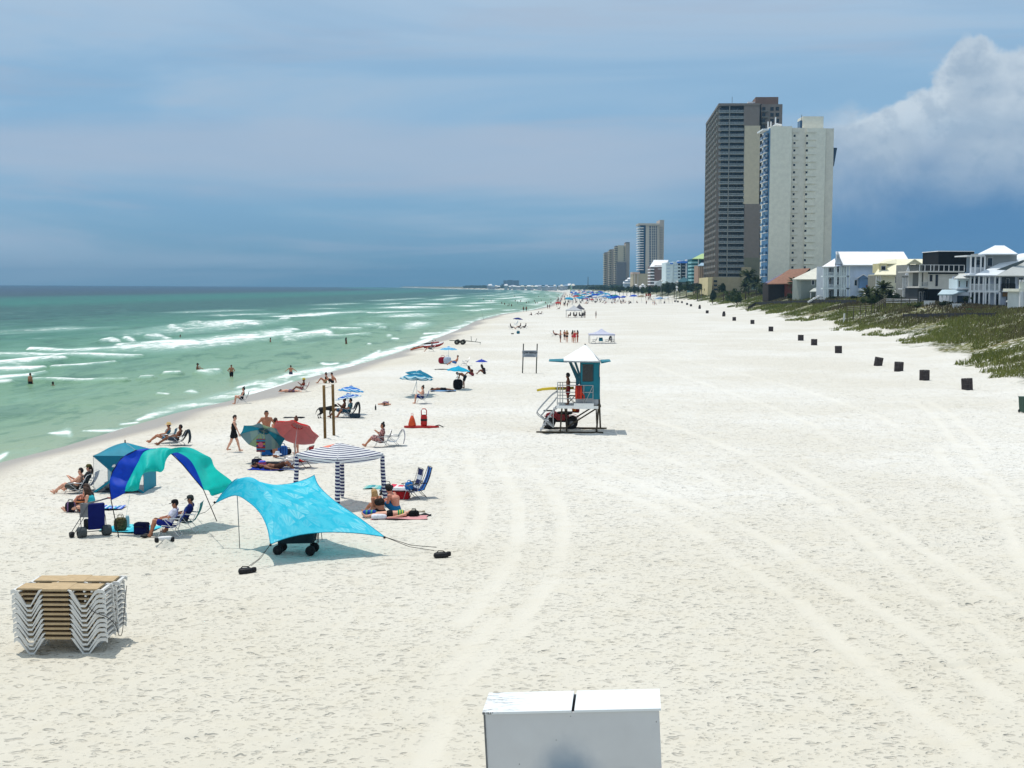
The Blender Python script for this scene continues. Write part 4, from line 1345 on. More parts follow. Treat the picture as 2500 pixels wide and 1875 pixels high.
# ---- turquoise stretch shade with palm print
def palm_cloth():
	m = bpy.data.materials.new('palm_print_cloth'); m.use_nodes = True
	t = NT(m.node_tree); b = t.n['Principled BSDF']
	uv = t.node('ShaderNodeUVMap', uv_map='cloth').outputs[0]
	vo = t.node('ShaderNodeTexVoronoi', feature='F1'); t.put(vo.inputs['Vector'], t.mapping(uv, rot=(0, 0, .5), scale=(7.5, 6.0, 1))); vo.inputs['Scale'].default_value = 1.0
	vo.inputs['Randomness'].default_value = .75
	r_ = t.xyz(vo.outputs['Color'])
	# a leaf: rays spreading from the foot of each cell
	loc = t.node('ShaderNodeVectorMath', operation='SUBTRACT')
	t.put(loc.inputs[0], t.mapping(uv, rot=(0, 0, .5), scale=(7.5, 6.0, 1))); t.put(loc.inputs[1], vo.outputs['Position'])
	rot = t.node('ShaderNodeVectorRotate', rotation_type='Z_AXIS'); t.put(rot.inputs['Vector'], loc.outputs[0]); t.put(rot.inputs['Angle'], t.math('MULTIPLY', r_[0], 3.0))
	x, y, z = t.xyz(rot.outputs[0])
	ang = t.math('ARCTAN2', x, t.math('ADD', y, .42))
	rad = t.math('SQRT', t.math('ADD', t.math('MULTIPLY', x, x), t.math('POWER', t.math('ADD', y, .42), 2.0)))
	ray_ = t.step(-.2, .5, t.math('SINE', t.math('MULTIPLY', ang, 15.0)))
	leaf = t.math('MULTIPLY', t.step(.86, .72, rad), t.math('MULTIPLY', t.step(.9, .75, t.math('ABSOLUTE', ang)), t.step(.03, .2, rad)))
	a = t.math('MULTIPLY', leaf, t.math('MULTIPLY_ADD', ray_, .55, .45))
	strong = t.math('MULTIPLY', t.step(.55, .6, r_[1]), 1.0)
	col = t.mix(t.math('MULTIPLY', a, t.math('MULTIPLY_ADD', strong, .45, .22)), lin(0, 196, 226), lin(160, 234, 244))
	patch = t.step(.42, .6, t.noise(t.mapping(uv, scale=(9, 8, 1)), 1.0, 3, .6))
	col = t.mix(t.math('MULTIPLY', patch, .5), col, lin(90, 220, 240))
	t.put(b.inputs['Base Color'], col); b.inputs['Roughness'].default_value = .7
	cloth_mix(t, b, .35)
	return m

def uv_grid(fn, nu, nv, mat, name, parent, loc, closed=False):
	mb = MB().grid(lambda u, v: tuple(fn(u, v) - Vector(loc)), nu, nv)
	me = mb.mesh(name, mat, True)
	l_ = me.uv_layers.new(name='cloth')
	vi = np.empty(len(me.loops), np.int32); me.loops.foreach_get('vertex_index', vi)
	uvs = np.stack([(vi % (nu + 1)) / nu, (vi // (nu + 1)) / nv], -1).astype(np.float32)
	l_.data.foreach_set('uv', uvs.ravel())
	return link(name, me, parent)

def Z2(x, y, d): return at(500 + x / 3.687, 1000 + y / 3.687, d)
def Z1(x, y, d): return at(x / 3.687, 1000 + y / 3.687, d)
def stretch_shade():
	backc = [Z2(95, 840, 40.3), Z2(180, 725, 40.35), Z2(285, 625, 40.4), Z2(380, 655, 40.6), Z2(560, 682, 41.1), Z2(760, 668, 41.6), Z2(900, 630, 41.9), Z2(985, 590, 42.0)]
	left = [Z2(95, 840, 40.3), Z2(270, 773, 40.2), Z2(400, 838, 39.8), Z2(500, 935, 39.2), Z2(562, 1060, 38.4), Z2(592, 1212, 37.7)]
	right = [Z2(985, 590, 42.0), Z2(1030, 690, 41.6), Z2(1175, 825, 40.9), Z2(1390, 975, 39.9), Z2(1618, 1145, 39.0)]
	front = [Z2(592, 1212, 37.7), Z2(720, 1160, 37.9), Z2(900, 1120, 38.2), Z2(1120, 1103, 38.5), Z2(1380, 1113, 38.8), Z2(1618, 1145, 39.0)]
	a, b, c, d = backc[0], backc[-1], left[-1], right[-1]
	def fn(u, v):
		p = cr(backc, u) * (1 - v) + cr(front, u) * v + cr(left, v) * (1 - u) + cr(right, v) * u
		p = p - (a * (1 - u) * (1 - v) + b * u * (1 - v) + c * (1 - u) * v + d * u * v)
		p.z += .05 * math.sin(math.pi * u) * math.sin(math.pi * v) + .012 * math.sin(9 * u + 5 * v) * math.sin(math.pi * v)
		return p
	g = G(586, 1341)
	HEM = M('shade_hem', (0, 150, 178), .7)
	t_ = thing('shade_sail', 'turquoise stretch shade with pale palm leaf print, tied to sandbags', 'sun shade', g)
	uv_grid(fn, 56, 48, palm_cloth(), 'canopy', t_, g)
	for nm, f_ in (('hem', lambda q: fn(q, 0)), ('hem', lambda q: fn(q, 1)), ('hem', lambda q: fn(0, q)), ('hem', lambda q: fn(1, q))):
		obj(nm, MB().tube([f_(i / 30) - g for i in range(31)], .013, 5), HEM, t_, True)
	for top, ft in ((backc[2], G(586, 1341)), (backc[-1], G(788, 1319))):
		obj('pole', MB().tube([Vector(ft) - g - Vector((0, 0, .15)), top - g + Vector((0, 0, .02))], .013, 6), STEEL, t_, True)
	for p in (a, c, d):
		obj('corner_tab', MB().tube([p - g + (Vector((-.05, 0, .03)) if p is a else Vector((0, -.04, -.03))), p - g], .035, 6), BLACK, t_, True)
	ends = ((a, G(480, 1266)), (c, G(603, 1396)), (c, G(613, 1392)), (d, G(1060, 1354)), (d, G(1066, 1346)))
	for p, e in ends:
		obj('guy_cord', MB().tube([p - g, (p - g).lerp(Vector(e) - g, .5) + Vector((0, 0, -.03)), Vector(e) - g + Vector((0, 0, .12))], .009, 4), ROPE, t_)
	for (px, py, sx, sy, lb) in ((600, 1400, .42, .26, 'small black sandbag anchoring the front corner of the turquoise shade'), (1077, 1361, .44, .26, 'small black sandbag anchoring the right corner of the turquoise shade')):
		q = G(px, py)
		s_ = thing('sandbag', lb, 'sandbag', q, R(12))
		obj('bag_body', soft_bag(MB(), (0, 0, .07), sx, sy, .17, px), BLACK, s_, True)
		obj('handle', MB().tube([(-.16, 0, .12), (-.08, 0, .2), (.06, 0, .19), (.15, 0, .12)], .015, 5), BLACK, s_, True)
		obj('neck', soft_bag(MB(), (.22, .0, .1), .14, .12, .14, 3), BLACK, s_, True)

stretch_shade()

# ---- arched wind shade, blue and teal
def wind_shade():
	A = [(1000, 815, 42.55), (985, 680, 42.6), (1010, 560, 42.75), (1090, 440, 42.9), (1220, 366, 43.1), (1400, 352, 43.5), (1540, 395, 43.9), (1640, 490, 44.2), (1740, 610, 44.45), (1832, 722, 44.7)]
	B = [(1128, 745, 42.5), (1134, 690, 42.55), (1180, 590, 42.75), (1240, 480, 42.9), (1308, 372, 43.1), (1460, 352, 43.35), (1600, 385, 43.8), (1715, 460, 44.1), (1790, 600, 44.4), (1834, 720, 44.7)]
	C = [(1132, 742, 42.4), (1232, 716, 42.4), (1292, 590, 42.5), (1400, 560, 42.6), (1480, 532, 42.7), (1560, 400, 43.1), (1880, 412, 43.5), (1955, 560, 43.8), (2092, 662, 44.1), (1960, 768, 44.6)]
	M1 = [(1130, 720, 42.45), (1180, 700, 42.3), (1232, 600, 42.5), (1320, 520, 42.5), (1400, 432, 42.8), (1510, 346, 43.2), (1730, 372, 43.6), (1830, 500, 43.9), (1930, 640, 44.2), (1890, 748, 44.65)]
	A, B, C, M1 = [[Z1(*q) for q in l_] for l_ in (A, B, C, M1)]
	g = G(290, 1310)
	t_ = thing('wind_canopy', 'arched blue and teal fabric shade streaming from a bent pole', 'sun shade', g)
	def blue(u, v):
		p = cr(A, u).lerp(cr(B, u), v)
		f = math.sin(math.pi * v) * (1 - u) ** .5
		p.y += .10 * math.sin(u * 34 + v * 2) * f; p.x += .04 * math.sin(u * 29 + 1) * f
		return p
	def teal(u, v):
		b_, m_, c_ = cr(B, u), cr(M1, u), cr(C, u)
		p = b_ * ((1 - v) * (1 - 2 * v)) + m_ * (4 * v * (1 - v)) + c_ * (v * (2 * v - 1))
		if .52 < u < .66: pass
		f = min(1, v * 2)
		p.y += (.13 * math.sin(u * 26 + v * 5) + .05 * math.sin(u * 55 + v * 9)) * f; p.z += .045 * math.sin(u * 24 + v * 7 + 1) * f
		return p
	uv_grid(blue, 90, 12, M('royal_blue_cloth', (8, 66, 190), .55, .10, 3.0, .3, trans=.3), 'blue_panel', t_, g)
	uv_grid(teal, 96, 26, M('teal_cloth', (22, 200, 190), .55, .06, 3.0, .3, trans=.42), 'teal_panel', t_, g)
	f0, f1 = G(290, 1311), G(530, 1274)
	path = [Vector(f0) - Vector((0, 0, .2)), Vector(f0)] + [p for p in A] + [Vector(f1), Vector(f1) - Vector((0, 0, .2))]
	obj('bent_pole', MB().tube([Vector(p) - g for p in path], .016, 6), BLACK, t_, True)
	q = Z1(1170, 760, 43.6)
	obj('guy_cord', MB().tube([q - g, Vector(G(306, 1270)) - g], .007, 4), WHITE, t_)

wind_shade()

# ---- teal pop-up tent
def popup_tent():
	g = G(229, 1203)
	t_ = thing('popup_tent', 'teal pop up beach tent with white mesh side', 'tent', g)
	TE = M('tent_teal', (18, 150, 176), .6, .06, 3, .3, trans=.3)
	TD = M('tent_teal_dark', (14, 112, 138), .6, .06, 3, .3, trans=.2)
	MESH = bpy.data.materials.new('white_mesh'); MESH.use_nodes = True
	t = NT(MESH.node_tree); b = t.n['Principled BSDF']
	b.inputs['Base Color'].default_value = (.8, .8, .8, 1); b.inputs['Roughness'].default_value = .9
	tr = t.node('ShaderNodeBsdfTransparent'); mx = t.node('ShaderNodeMixShader'); mx.inputs[0].default_value = .32
	t.l.new(tr.outputs[0], mx.inputs[1]); t.l.new(b.outputs[0], mx.inputs[2]); t.l.new(mx.outputs[0], t.n['Material Output'].inputs[0])
	w, dp, h = 1.9, 1.8, 1.42
	c = [Vector((0, 0, 0)), Vector((w, 0, 0)), Vector((w, dp, 0)), Vector((0, dp, 0))]
	tp = [p + Vector((0, 0, h)) for p in c]
	hub = Vector((w * .52, dp * .45, h + .42))
	fh = Vector((w * .5, -.16, h * .47))
	def tri(a, b_, c_, bulge=0.0):
		n = (b_ - a).cross(c_ - a).normalized()
		def f(u, v):
			p = a.lerp(b_, u).lerp(c_, v)
			return tuple(p + n * bulge * math.sin(math.pi * min(u, 1)) * (1 - v) * v * 4)
		return MB().grid(f, 6, 6)
	for i in range(4):
		obj('roof_panel', tri(tp[i], tp[(i + 1) % 4], hub, .06), TE, t_, True)
	obj('front_upper_panel', tri(tp[0], tp[1], fh), TD, t_, True)
	obj('mesh_panel', tri(c[0], tp[0], fh), MESH, t_)
	obj('mesh_panel', tri(tp[1], c[1], fh), MESH, t_)
	bh = Vector((w * .5, dp + .15, h * .5))
	for a, b_ in ((tp[2], tp[3]), (c[2], tp[2]), (tp[3], c[3])):
		obj('back_panel', tri(a, b_, bh), TE, t_, True)
	obj('right_wall', MB().grid(lambda u, v: tuple(c[1].lerp(c[2], u).lerp(tp[1].lerp(tp[2], u), v)), 2, 2), TE, t_)
	obj('ground_sheet', MB().box(.02, .02, .02, w - .02, dp - .02, .05), cloth((60, 66, 72)), t_)
	for i in range(4):
		obj('frame_pole', MB().tube([c[i], tp[i]], .008, 5), STEEL, t_)
		obj('hub_pole', MB().tube([tp[i], hub], .008, 5), STEEL, t_)
	for a in (tp[0], tp[1]):
		obj('webbing', MB().tube([a, fh], .025, 5), TD, t_)
	obj('webbing', MB().tube([c[0], fh], .045, 5), TE, t_)
	obj('webbing', MB().tube([c[1], fh], .045, 5), TE, t_)
	obj('hub_knob', MB().tube([hub, hub + Vector((0, 0, .1))], .025, 6), BLACK, t_)
	a, b_ = tp[0].lerp(fh, .55), tp[1].lerp(fh, .55)
	q = a.lerp(b_, .35) + Vector((0, -.03, 0))
	obj('emblem', MB().add([q + Vector((-.09, 0, 0)), q + Vector((.09, 0, 0)), q + Vector((.03, 0, .12)), q + Vector((0, 0, .075)), q + Vector((-.03, 0, .1))], [(0, 1, 2, 3, 4)]), WHITE, t_)
	s_ = bag('crumpled grey and white bag inside the teal tent', g + Vector((.45, .7, .06)), 0, .5, .4, .3, (150, 152, 156), handles=False)
	bag('dark tote inside the teal tent', g + Vector((.95, .5, .06)), 0, .36, .3, .45, (46, 48, 54))

popup_tent()

# ---- trolley, wagon, bags and mats
def balloon_cart():
	g = G(216, 1309)
	t_ = thing('beach_cart', 'folding beach cart with navy bag and fat grey wheels', 'cart', g, R(8))
	gt = M('grey_tube', (96, 98, 102), .4, .1, 8, .5, .6)
	NV, GR = cloth((16, 26, 92)), cloth((120, 122, 126))
	tyre = M('balloon_tyre', (66, 72, 74), .75, .15, 6)
	for x, y in ((-.16, -.24), (.54, .10)):
		w_ = obj('wheel', MB().wheel((x, y, .17), .17, .26, (1, .45, 0), 16), tyre, t_, True)
		obj('hub', MB().wheel((x, y, .17), .06, .285, (1, .45, 0), 10), BLACK, w_)
	obj('axle', MB().tube([(-.16, -.24, .17), (.54, .10, .17)], .014, 6), gt, t_)
	obj('bag_body', MB().prism([(.02, -.14, .22), (.5, .06, .22), (.42, .3, .22), (-.02, .1, .22)], (0, 0, .80)), NV, t_)
	obj('side_pouch', MB().prism([(-.22, -.10, .62), (.02, -.16, .62), (.0, .08, .62), (-.2, .1, .62)], (0, 0, .42)), GR, t_)
	obj('lower_pouch', MB().prism([(-.12, -.12, .24), (.02, -.16, .24), (.0, .08, .24), (-.1, .1, .24)], (0, 0, .3)), BLACK, t_)
	f1 = [(-.52, -.26, .1), (-.2, -.2, .62), (.05, -.16, 1.05), (.62, .10, 1.18)]
	f2 = [(-.42, -.04, .1), (-.12, .06, .62), (.0, .1, 1.02), (.55, .32, 1.16)]
	obj('frame_tube', MB().tube(f1, .013, 6), gt, t_, True); obj('frame_tube', MB().tube(f2, .013, 6), gt, t_, True)
	obj('leg_tube', MB().tube([(-.16, -.24, .17), (-.22, -.2, .75), (-.34, -.25, 1.0)], .012, 6), gt, t_, True)
	obj('leg_tube', MB().tube([(.54, .10, .17), (.5, .15, .6), (.4, .1, 1.0)], .012, 6), gt, t_, True)
	obj('handle', MB().tube([(.62, .10, 1.18), (.66, .2, 1.17), (.55, .32, 1.16)], .022, 6), M('red_grip', (150, 50, 44), .6), t_, True)
	obj('handle_bar', MB().tube([(-.34, -.25, 1.02), (.62, .10, 1.18)], .012, 6), gt, t_, True)
	w_ = obj('front_wheel', MB().wheel((-.48, -.16, .09), .09, .14, (1, .45, 0), 12), BLACK, t_, True)

balloon_cart()

def wagon():
	g = G(725, 1351)
	t_ = thing('folding_wagon', 'black folding beach wagon parked under the turquoise shade', 'wagon', g, R(-4))
	dk = cloth((26, 40, 46))
	obj('tub', MB().add([(-.50, -.26, .32), (.52, -.26, .36), (.52, .26, .36), (-.50, .26, .32), (-.56, -.30, .80), (.58, -.30, .80), (.58, .30, .80), (-.56, .30, .80), (-.46, -.22, .40), (.48, -.22, .42), (.48, .22, .42), (-.46, .22, .40), (-.52, -.27, .80), (.54, -.27, .80), (.54, .27, .80), (-.52, .27, .80)],
		[(3, 2, 1, 0), (0, 1, 5, 4), (1, 2, 6, 5), (2, 3, 7, 6), (3, 0, 4, 7), (4, 5, 13, 12), (5, 6, 14, 13), (6, 7, 15, 14), (7, 4, 12, 15), (12, 13, 9, 8), (13, 14, 10, 9), (14, 15, 11, 10), (15, 12, 8, 11), (8, 9, 10, 11)]), dk, t_)
	for x, y in ((-.50, -.28), (-.50, .26), (.46, -.28), (.46, .26)):
		w_ = obj('wheel', MB().wheel((x, y, .14), .145, .12, (0, 1, 0), 18), M('wagon_tyre', (20, 20, 22), .8), t_, True)
		obj('hub', MB().wheel((x, y, .14), .05, .135, (0, 1, 0), 10), BLACK, w_)
		obj('fork', MB().tube([(x, y * .8, .16), (x, y * .9, .40), (x * 1.1, y * 1.0, .8)], .013, 5), BLACK, t_)
	for x in (-.5, .46):
		obj('axle', MB().tube([(x, -.28, .14), (x, .26, .14)], .013, 6), BLACK, t_)
	obj('pull_handle', MB().tube([(.60, -.05, .3), (.66, -.05, .85), (.66, .05, .85), (.62, .05, .3)], .012, 5), BLACK, t_, True)

wagon()
CAMO = stripes('camo_print', [(74, 78, 46), (46, 50, 34), (108, 100, 66), (58, 44, 32), (86, 92, 58)], 'Z', 9.0)
def _blot(m):
	t = NT(m.node_tree)
	rp = [n for n in t.n if n.type == 'VALTORGB'][0]
	oc = t.node('ShaderNodeTexCoord').outputs['Object']
	t.put(rp.inputs[0], t.step(.3, .7, t.noise(oc, 9.0, 3, .6)))
_blot(CAMO)
bag('camouflage print cooler bag on the turquoise mat', G(294, 1296), R(5), .40, .32, .44, CAMO)
bag('pale blue cloth hanging beside the camouflage bag', G(311, 1289), 0, .14, .12, .42, (176, 200, 206), handles=False)
towel('turquoise beach mat under the camouflage bag and navy cooler', G(320, 1292), R(-6), 1.75, 1.25, stripes('turquoise_mat', [(60, 182, 204), (40, 150, 180), (96, 204, 214)], 'X', 1.3), 'beach_mat', 'mat')
cooler('navy soft cooler on the turquoise mat by the chairs', G(346, 1303), R(-8), .44, .34, .36, (16, 22, 72), (12, 16, 56))
towel('tie dyed blue and white towel behind the pole of the wind shade', G(266, 1240), R(2), 1.05, .75, stripes('tie_dye', [(46, 70, 170), (170, 190, 220), (70, 100, 196), (200, 214, 226), (40, 160, 180)], 'X', 3.1))
bag('black college tote lying by the sitting girls', G(172, 1250), R(10), .38, .3, .36, stripes('lettered_tote', [(24, 22, 32), (24, 22, 32), (26, 24, 34), (120, 92, 130), (24, 22, 32)], 'X', 4.2), strap=(24, 22, 32))
bag('orange and black striped tote held up by the girls', G(197, 1249), R(0), .34, .26, .46, stripes('ikat_tote', [(178, 96, 60), (36, 24, 24), (206, 132, 84), (50, 30, 28)], 'Z', 4.5), strap=(36, 24, 24))
def sand_heap():
	g = G(406, 1336)
	me = MB().grid(lambda u, v: ((u - .5) * 1.1, (v - .5) * .9, .30 * math.exp(-((u - .5) ** 2 + (v - .5) ** 2) * 16) + .03 * math.sin(u * 21 + v * 9) * math.sin(v * 17) - .05), 18, 16)
	o = obj('sand_heap', me, bpy.data.materials['sand'], None, True, g)
	tag(o, 'small heap of sand burying a cord anchor', 'sand heap')
	t_ = thing('sandbag', 'white sandbag with black ends half buried on the sand heap', 'sandbag', g + Vector((-.05, .05, .22)), R(20))
	obj('bag_body', soft_bag(MB(), (0, 0, .04), .44, .2, .13, 2), WHITE, t_, True)
	for x in (-.24, .22):
		obj('bag_end', soft_bag(MB(), (x, 0, .0), .13, .16, .16, 1), BLACK, t_, True)

sand_heap()

# ---- striped cabana
def cabana():
	NAVY, WH = (26, 36, 92), (226, 228, 230)
	st = stripes('navy_stripes_post', [WH, NAVY], 'Z', 8.0, .48, trans=.12)
	m = bpy.data.materials.new('navy_stripes_roof'); m.use_nodes = True
	t = NT(m.node_tree); b = t.n['Principled BSDF']
	oc = t.node('ShaderNodeTexCoord').outputs['Object']
	x, y, z = t.xyz(oc)
	q = t.math('MAXIMUM', t.math('ABSOLUTE', x), t.math('ABSOLUTE', y))
	ph = t.math('FRACT', t.math('MULTIPLY', q, 7.6))
	col = t.mix(t.step(.60, .64, ph), lin(*WH), lin(*NAVY))
	co = t.math('MULTIPLY', t.step(.0, .06, t.math('ADD', x, -.30)), t.step(.02, .0, t.math('ADD', t.math('ABSOLUTE', y), -.42)))
	co = t.math('MULTIPLY', co, t.step(.92, .9, x))
	oc_ = t.math('MULTIPLY', t.step(-.1, -.12, x), t.math('MULTIPLY', t.step(.95, .93, t.math('ABSOLUTE', x)), t.step(.55, .53, t.math('ABSOLUTE', t.math('SUBTRACT', y, 0.1)))))
	col = t.mix(oc_, col, lin(236, 132, 106))
	t.put(b.inputs['Base Color'], col); b.inputs['Roughness'].default_value = .75
	cloth_mix(t, b, .25)
	# eave corners measured off the photo
	fl, ff, fr = at(718, 1106, 48.3), at(824, 1121, 46.8), at(941, 1107, 48.2)
	ctr = (fl + fr) / 2
	bk = ctr * 2 - ff
	g = on_land(ctr.x, ctr.y)
	half = 1.2
	rz = math.atan2(ff.y - ctr.y, ff.x - ctr.x) + R(45)
	t_ = thing('cabana', 'navy and white striped square cabana with coral panel on its roof', 'cabana', g, rz)
	ez = ctr.z - g.z
	rh = .38
	inv = Matrix.Rotation(-rz, 4, 'Z')
	hs_ = ((ff - ctr).length + (fl - fr).length / 2) / 2 / math.sqrt(2)
	def roof(u, v):
		X, Y = (u * 2 - 1) * hs_, (v * 2 - 1) * hs_
		a, c = max(abs(X), abs(Y)) / hs_, min(abs(X), abs(Y)) / hs_
		sagd = .07 * (1 - c * c) * a ** 3
		return (X, Y, rh * (1 - a) ** .9 - sagd)
	o = obj('roof', MB().grid(roof, 32, 32), m, t_, True, (0, 0, ez))
	n = 12
	for sx, sy, ax in ((0, -1, 0), (1, 0, 1), (0, 1, 0), (-1, 0, 1)):
		def val(u, v, sx=sx, sy=sy, ax=ax):
			k_ = (u * 2 - 1) * hs_
			e = roof((1 + (k_ / hs_ if ax == 0 else sx)) / 2, (1 + (k_ / hs_ if ax == 1 else sy)) / 2)
			return (e[0] + sx * .012, e[1] + sy * .012, e[2] - .14 * v - .03 * math.sin(math.pi * u) * v)
		obj('valance', MB().grid(val, 16, 2), stripes('navy_stripes_valance', [WH, NAVY, WH, WH], 'Z', 9.0), t_, True, (0, 0, ez))
	for sx, sy in ((1, 1), (1, -1), (-1, 1), (-1, -1)):
		p = Vector((sx * hs_ * .985, sy * hs_ * .985, 0))
		def leg(u, v, p=p, sx=sx, sy=sy):
			r_ = .12 * (1 - .25 * abs(v - .3)) * (1 if v > .12 else .7)
			a = u * 2 * math.pi
			out = .12 * math.sin(v * math.pi * .5) * 0 + .10 * (1 - v) ** 2
			return (p.x + sx * out + r_ * math.cos(a) * (.75 + .25 * math.cos(2 * a)), p.y + sy * out + r_ * math.sin(a) * (.75 + .25 * math.cos(2 * a + 1)), -.05 + v * (ez - .02))
		lo = obj('leg_sleeve', MB().grid(leg, 14, 16), st, t_, True)
		obj('leg_pole', MB().tube([p + Vector((sx * .1, sy * .1, -.1)), p + Vector((0, 0, ez))], .018, 6), STEEL, t_)

cabana()
# ================================================================== people and things on the middle beach
D = math.radians
def PP(label, px, py, deg, J, **kw):
	g = G(px, py)
	dz = kw.pop('dz', 0.0)
	d = g.y
	kw.setdefault('h', 0.022 if d < 70 else (0.028 if d < 110 else 0.036))
	kw.setdefault('detail', d < 110)
	return person(label, g + Vector((0, 0, dz)), D(deg), J, **kw)

def CH(label, px, py, deg, rgb, **kw):
	return beach_chair(label, G(px, py), D(deg), rgb, **kw)

BLUEST = stripes('blue_striped_sling', [(40, 70, 150), (190, 205, 224)], 'Y', 9.0)
# couple in low chairs beside the teal tent
CH('low dark chair under the shirtless man beside the teal tent', 186, 1204, 180, (40, 46, 52), seat=.16, back=.5)
PP('shirtless man with cropped hair and dotted black trunks looking at a phone', 184, 1204, 180, pose_chair(.14, .48, .55, 'phone'), skin='fair', hair='black', style='short', wear=[('trunks', stripes('dotted_trunks', [(26, 26, 26), (26, 26, 26), (26, 26, 26), (150, 150, 140)], 'Z', 16.0))])
CH('low white striped chair just behind the shirtless man', 209, 1197, 180, (190, 198, 208), seat=.18, back=.45, mat=BLUEST)
PP('woman in an olive cap sitting beside the shirtless man', 206, 1197, 182, pose_chair(.16, .42, .5, 'lap'), skin='fair', hair='brown', style='pony', fem=True, wear=[('shirt', (56, 58, 60)), ('briefs', (40, 40, 44))], hat=('cap', (88, 84, 48)))
# girls on the sand behind the cart
PP('girl with long brown hair and teal bikini sitting behind the beach cart', 224, 1249, 184, pose_long(), skin='fair', hair='brown', style='long', fem=True, wear=[('top', (40, 160, 172)), ('briefs', (40, 150, 168))])
PP('dark haired girl sitting on the far side of the girl in teal', 220, 1240, 176, pose_sit(.4, .08, 'face'), skin='red', hair='brown', style='long', fem=True, wear=[('top', (52, 38, 40)), ('briefs', (40, 34, 36))])
# two men in chairs in the shade of the arched canopy
CH('blue folding chair with white frame, nearer of the two under the arched shade', 418, 1309, 185, (30, 66, 150), seat=.34, back=.42, frame=WHITE, tall=.66)
PP('man in black cap and white shirt in the blue folding chair', 412, 1309, 185, pose_chair(.32, .46, .22, 'lap', (1, 0, -.1)), skin='tan', hair='black', wear=[('shirt', (206, 206, 222)), ('trunks', (24, 36, 120))], hat=('cap', (20, 20, 22)))
CH('teal folding chair with white frame behind the blue one', 458, 1298, 182, (16, 116, 118), seat=.34, back=.40, frame=WHITE, tall=.68)
PP('person in grey cap with navy towel on the shoulders in the teal chair', 450, 1298, 182, pose_chair(.34, .46, .25, 'lap', (1, 0, -.1)), skin='tan', hair='black', wear=[('shirt', (26, 36, 104)), ('trunks', (60, 62, 70))], hat=('cap', (52, 56, 56)))
tag(obj('water_shoes', MB().ball((0, 0, .05), .13, .06, .05).ball((.02, .22, .05), .13, .06, .05), BLACK, None, True, G(352, 1313)), 'pair of black water shoes beside the navy cooler', 'shoes')
# couple at the water's edge
CH('low chair with dark towel under the man near the wet sand', 434, 1087, 180, (50, 60, 66), seat=.2, back=.5, towel=(38, 52, 62))
PP('dark haired man reclining with outstretched legs near the wet sand', 430, 1087, 180, pose_chair(.2, .5, .75, 'rest'), skin='brown', hair='black', wear=[('trunks', (60, 70, 84))])
CH('low chair under the woman in the straw hat', 408, 1081, 180, (70, 110, 130), seat=.18, back=.45)
PP('woman in a straw hat and blue bikini reclining beside the man', 404, 1081, 180, pose_chair(.18, .4, .6, 'lap'), skin='tan', hair='brown', fem=True, wear=[('top', (60, 130, 160)), ('briefs', (60, 130, 160))], hat=('brim', (206, 176, 120)))
# walkers and standing people
PP('woman in a black swimsuit walking alone past the umbrellas', 571, 1102, 8, pose_stand(.06, 'down', .26, (1, -.1, -.3)), skin='fair', hair='black', fem=True, size=1.0, wear=[('swim_dress', (24, 24, 28))])
PP('bearded shirtless man standing behind the green umbrella', 651, 1100, -70, pose_stand(0, 'hips'), skin='tan', hair='black', size=1.1, wear=[('trunks', (40, 52, 60))])
PP('heavyset shirtless man with shaved head standing with his back turned', 671, 1117, 40, pose_stand(.06, 'front'), skin='tan', hair='brown', size=1.05, big=1.12, wear=[('trunks', (92, 70, 60))])
PP('woman with a hair bun standing behind the red umbrella', 724, 1108, 150, pose_stand(.02, 'front', 0, (1, 0, -.2)), skin='fair', hair='auburn', style='bun', fem=True, size=1.0, wear=[('trunks', (70, 120, 150)), ('top', (70, 110, 140))])
cooler('blue cooler at the feet of the bearded man', G(651, 1110), D(10), .60, .4, .36, (24, 90, 160), (30, 60, 110))
bag('black bag between the blue cooler and the standing man', G(664, 1110), 0, .34, .3, .34, (28, 28, 32))
bag('blue patterned tote beside the standing heavyset man', G(690, 1113), D(20), .5, .34, .48, stripes('tote_blue', [(30, 80, 150), (50, 110, 180), (24, 60, 120)], 'X', 9.0))
bag('black rucksack by the feet of the woman with the bun', G(704, 1109), 0, .3, .3, .26, (30, 30, 34))

def tilted_umbrella(label, b, top_dx, zt, r, mats, tx, ty, **kw):
	g = G(*b)
	return umbrella(label, g, g + Vector((top_dx, kw.pop('dy', .25), zt)), r, mats, (R(tx), R(ty)), **kw)

GRN = stripes('green_grey_panels', [(96, 124, 130), (112, 138, 134), (84, 112, 122)], 'X', 1.1, trans=.45)
TEALC = M('teal_umbrella_cloth', (22, 112, 134), .75, .1, 4, .2, trans=.4)
OLIVE = M('sage_umbrella_cloth', (122, 146, 116), .75, .1, 4, .2, trans=.45)
RED = M('red_umbrella_cloth', (222, 30, 26), .75, .06, 4, .2, trans=.5)
tilted_umbrella('grey green beach umbrella tilted away, with a colourful pouch hung inside', (634, 1131), .14, 1.45, 1.03, [TEALC, GRN, OLIVE, GRN], -42, 6, n=8, sag=.36, dy=.4)
tilted_umbrella('bright red beach umbrella tilted away', (715, 1127), .16, 1.62, 1.10, [RED], -36, 10, n=8, sag=.36, dy=.4, lining=M('umbrella_lining', (206, 176, 176), .8, .05, 4, .2, trans=.5))
t_ = thing('hanging_pouch', 'colourful pouch with a rainbow print hanging inside the green umbrella', 'pouch', G(634, 1131) + Vector((.10, -.25, .62)))
obj('pouch_body', MB().box(-.19, -.03, -.08, .19, .03, .50), stripes('rainbow_pouch', [(40, 120, 150), (150, 50, 50), (60, 60, 120), (170, 150, 60), (120, 40, 60)], 'Z', 2.6), t_)
obj('emblem', MB().ball((0, -.035, .24), .12, .012, .12), M('pouch_pink', (200, 100, 120), .7), t_, True)
obj('strap', MB().tube([(-.1, 0, .50), (0, 0, .78), (.1, 0, .50)], .012, 5), cloth((60, 110, 170)), t_)
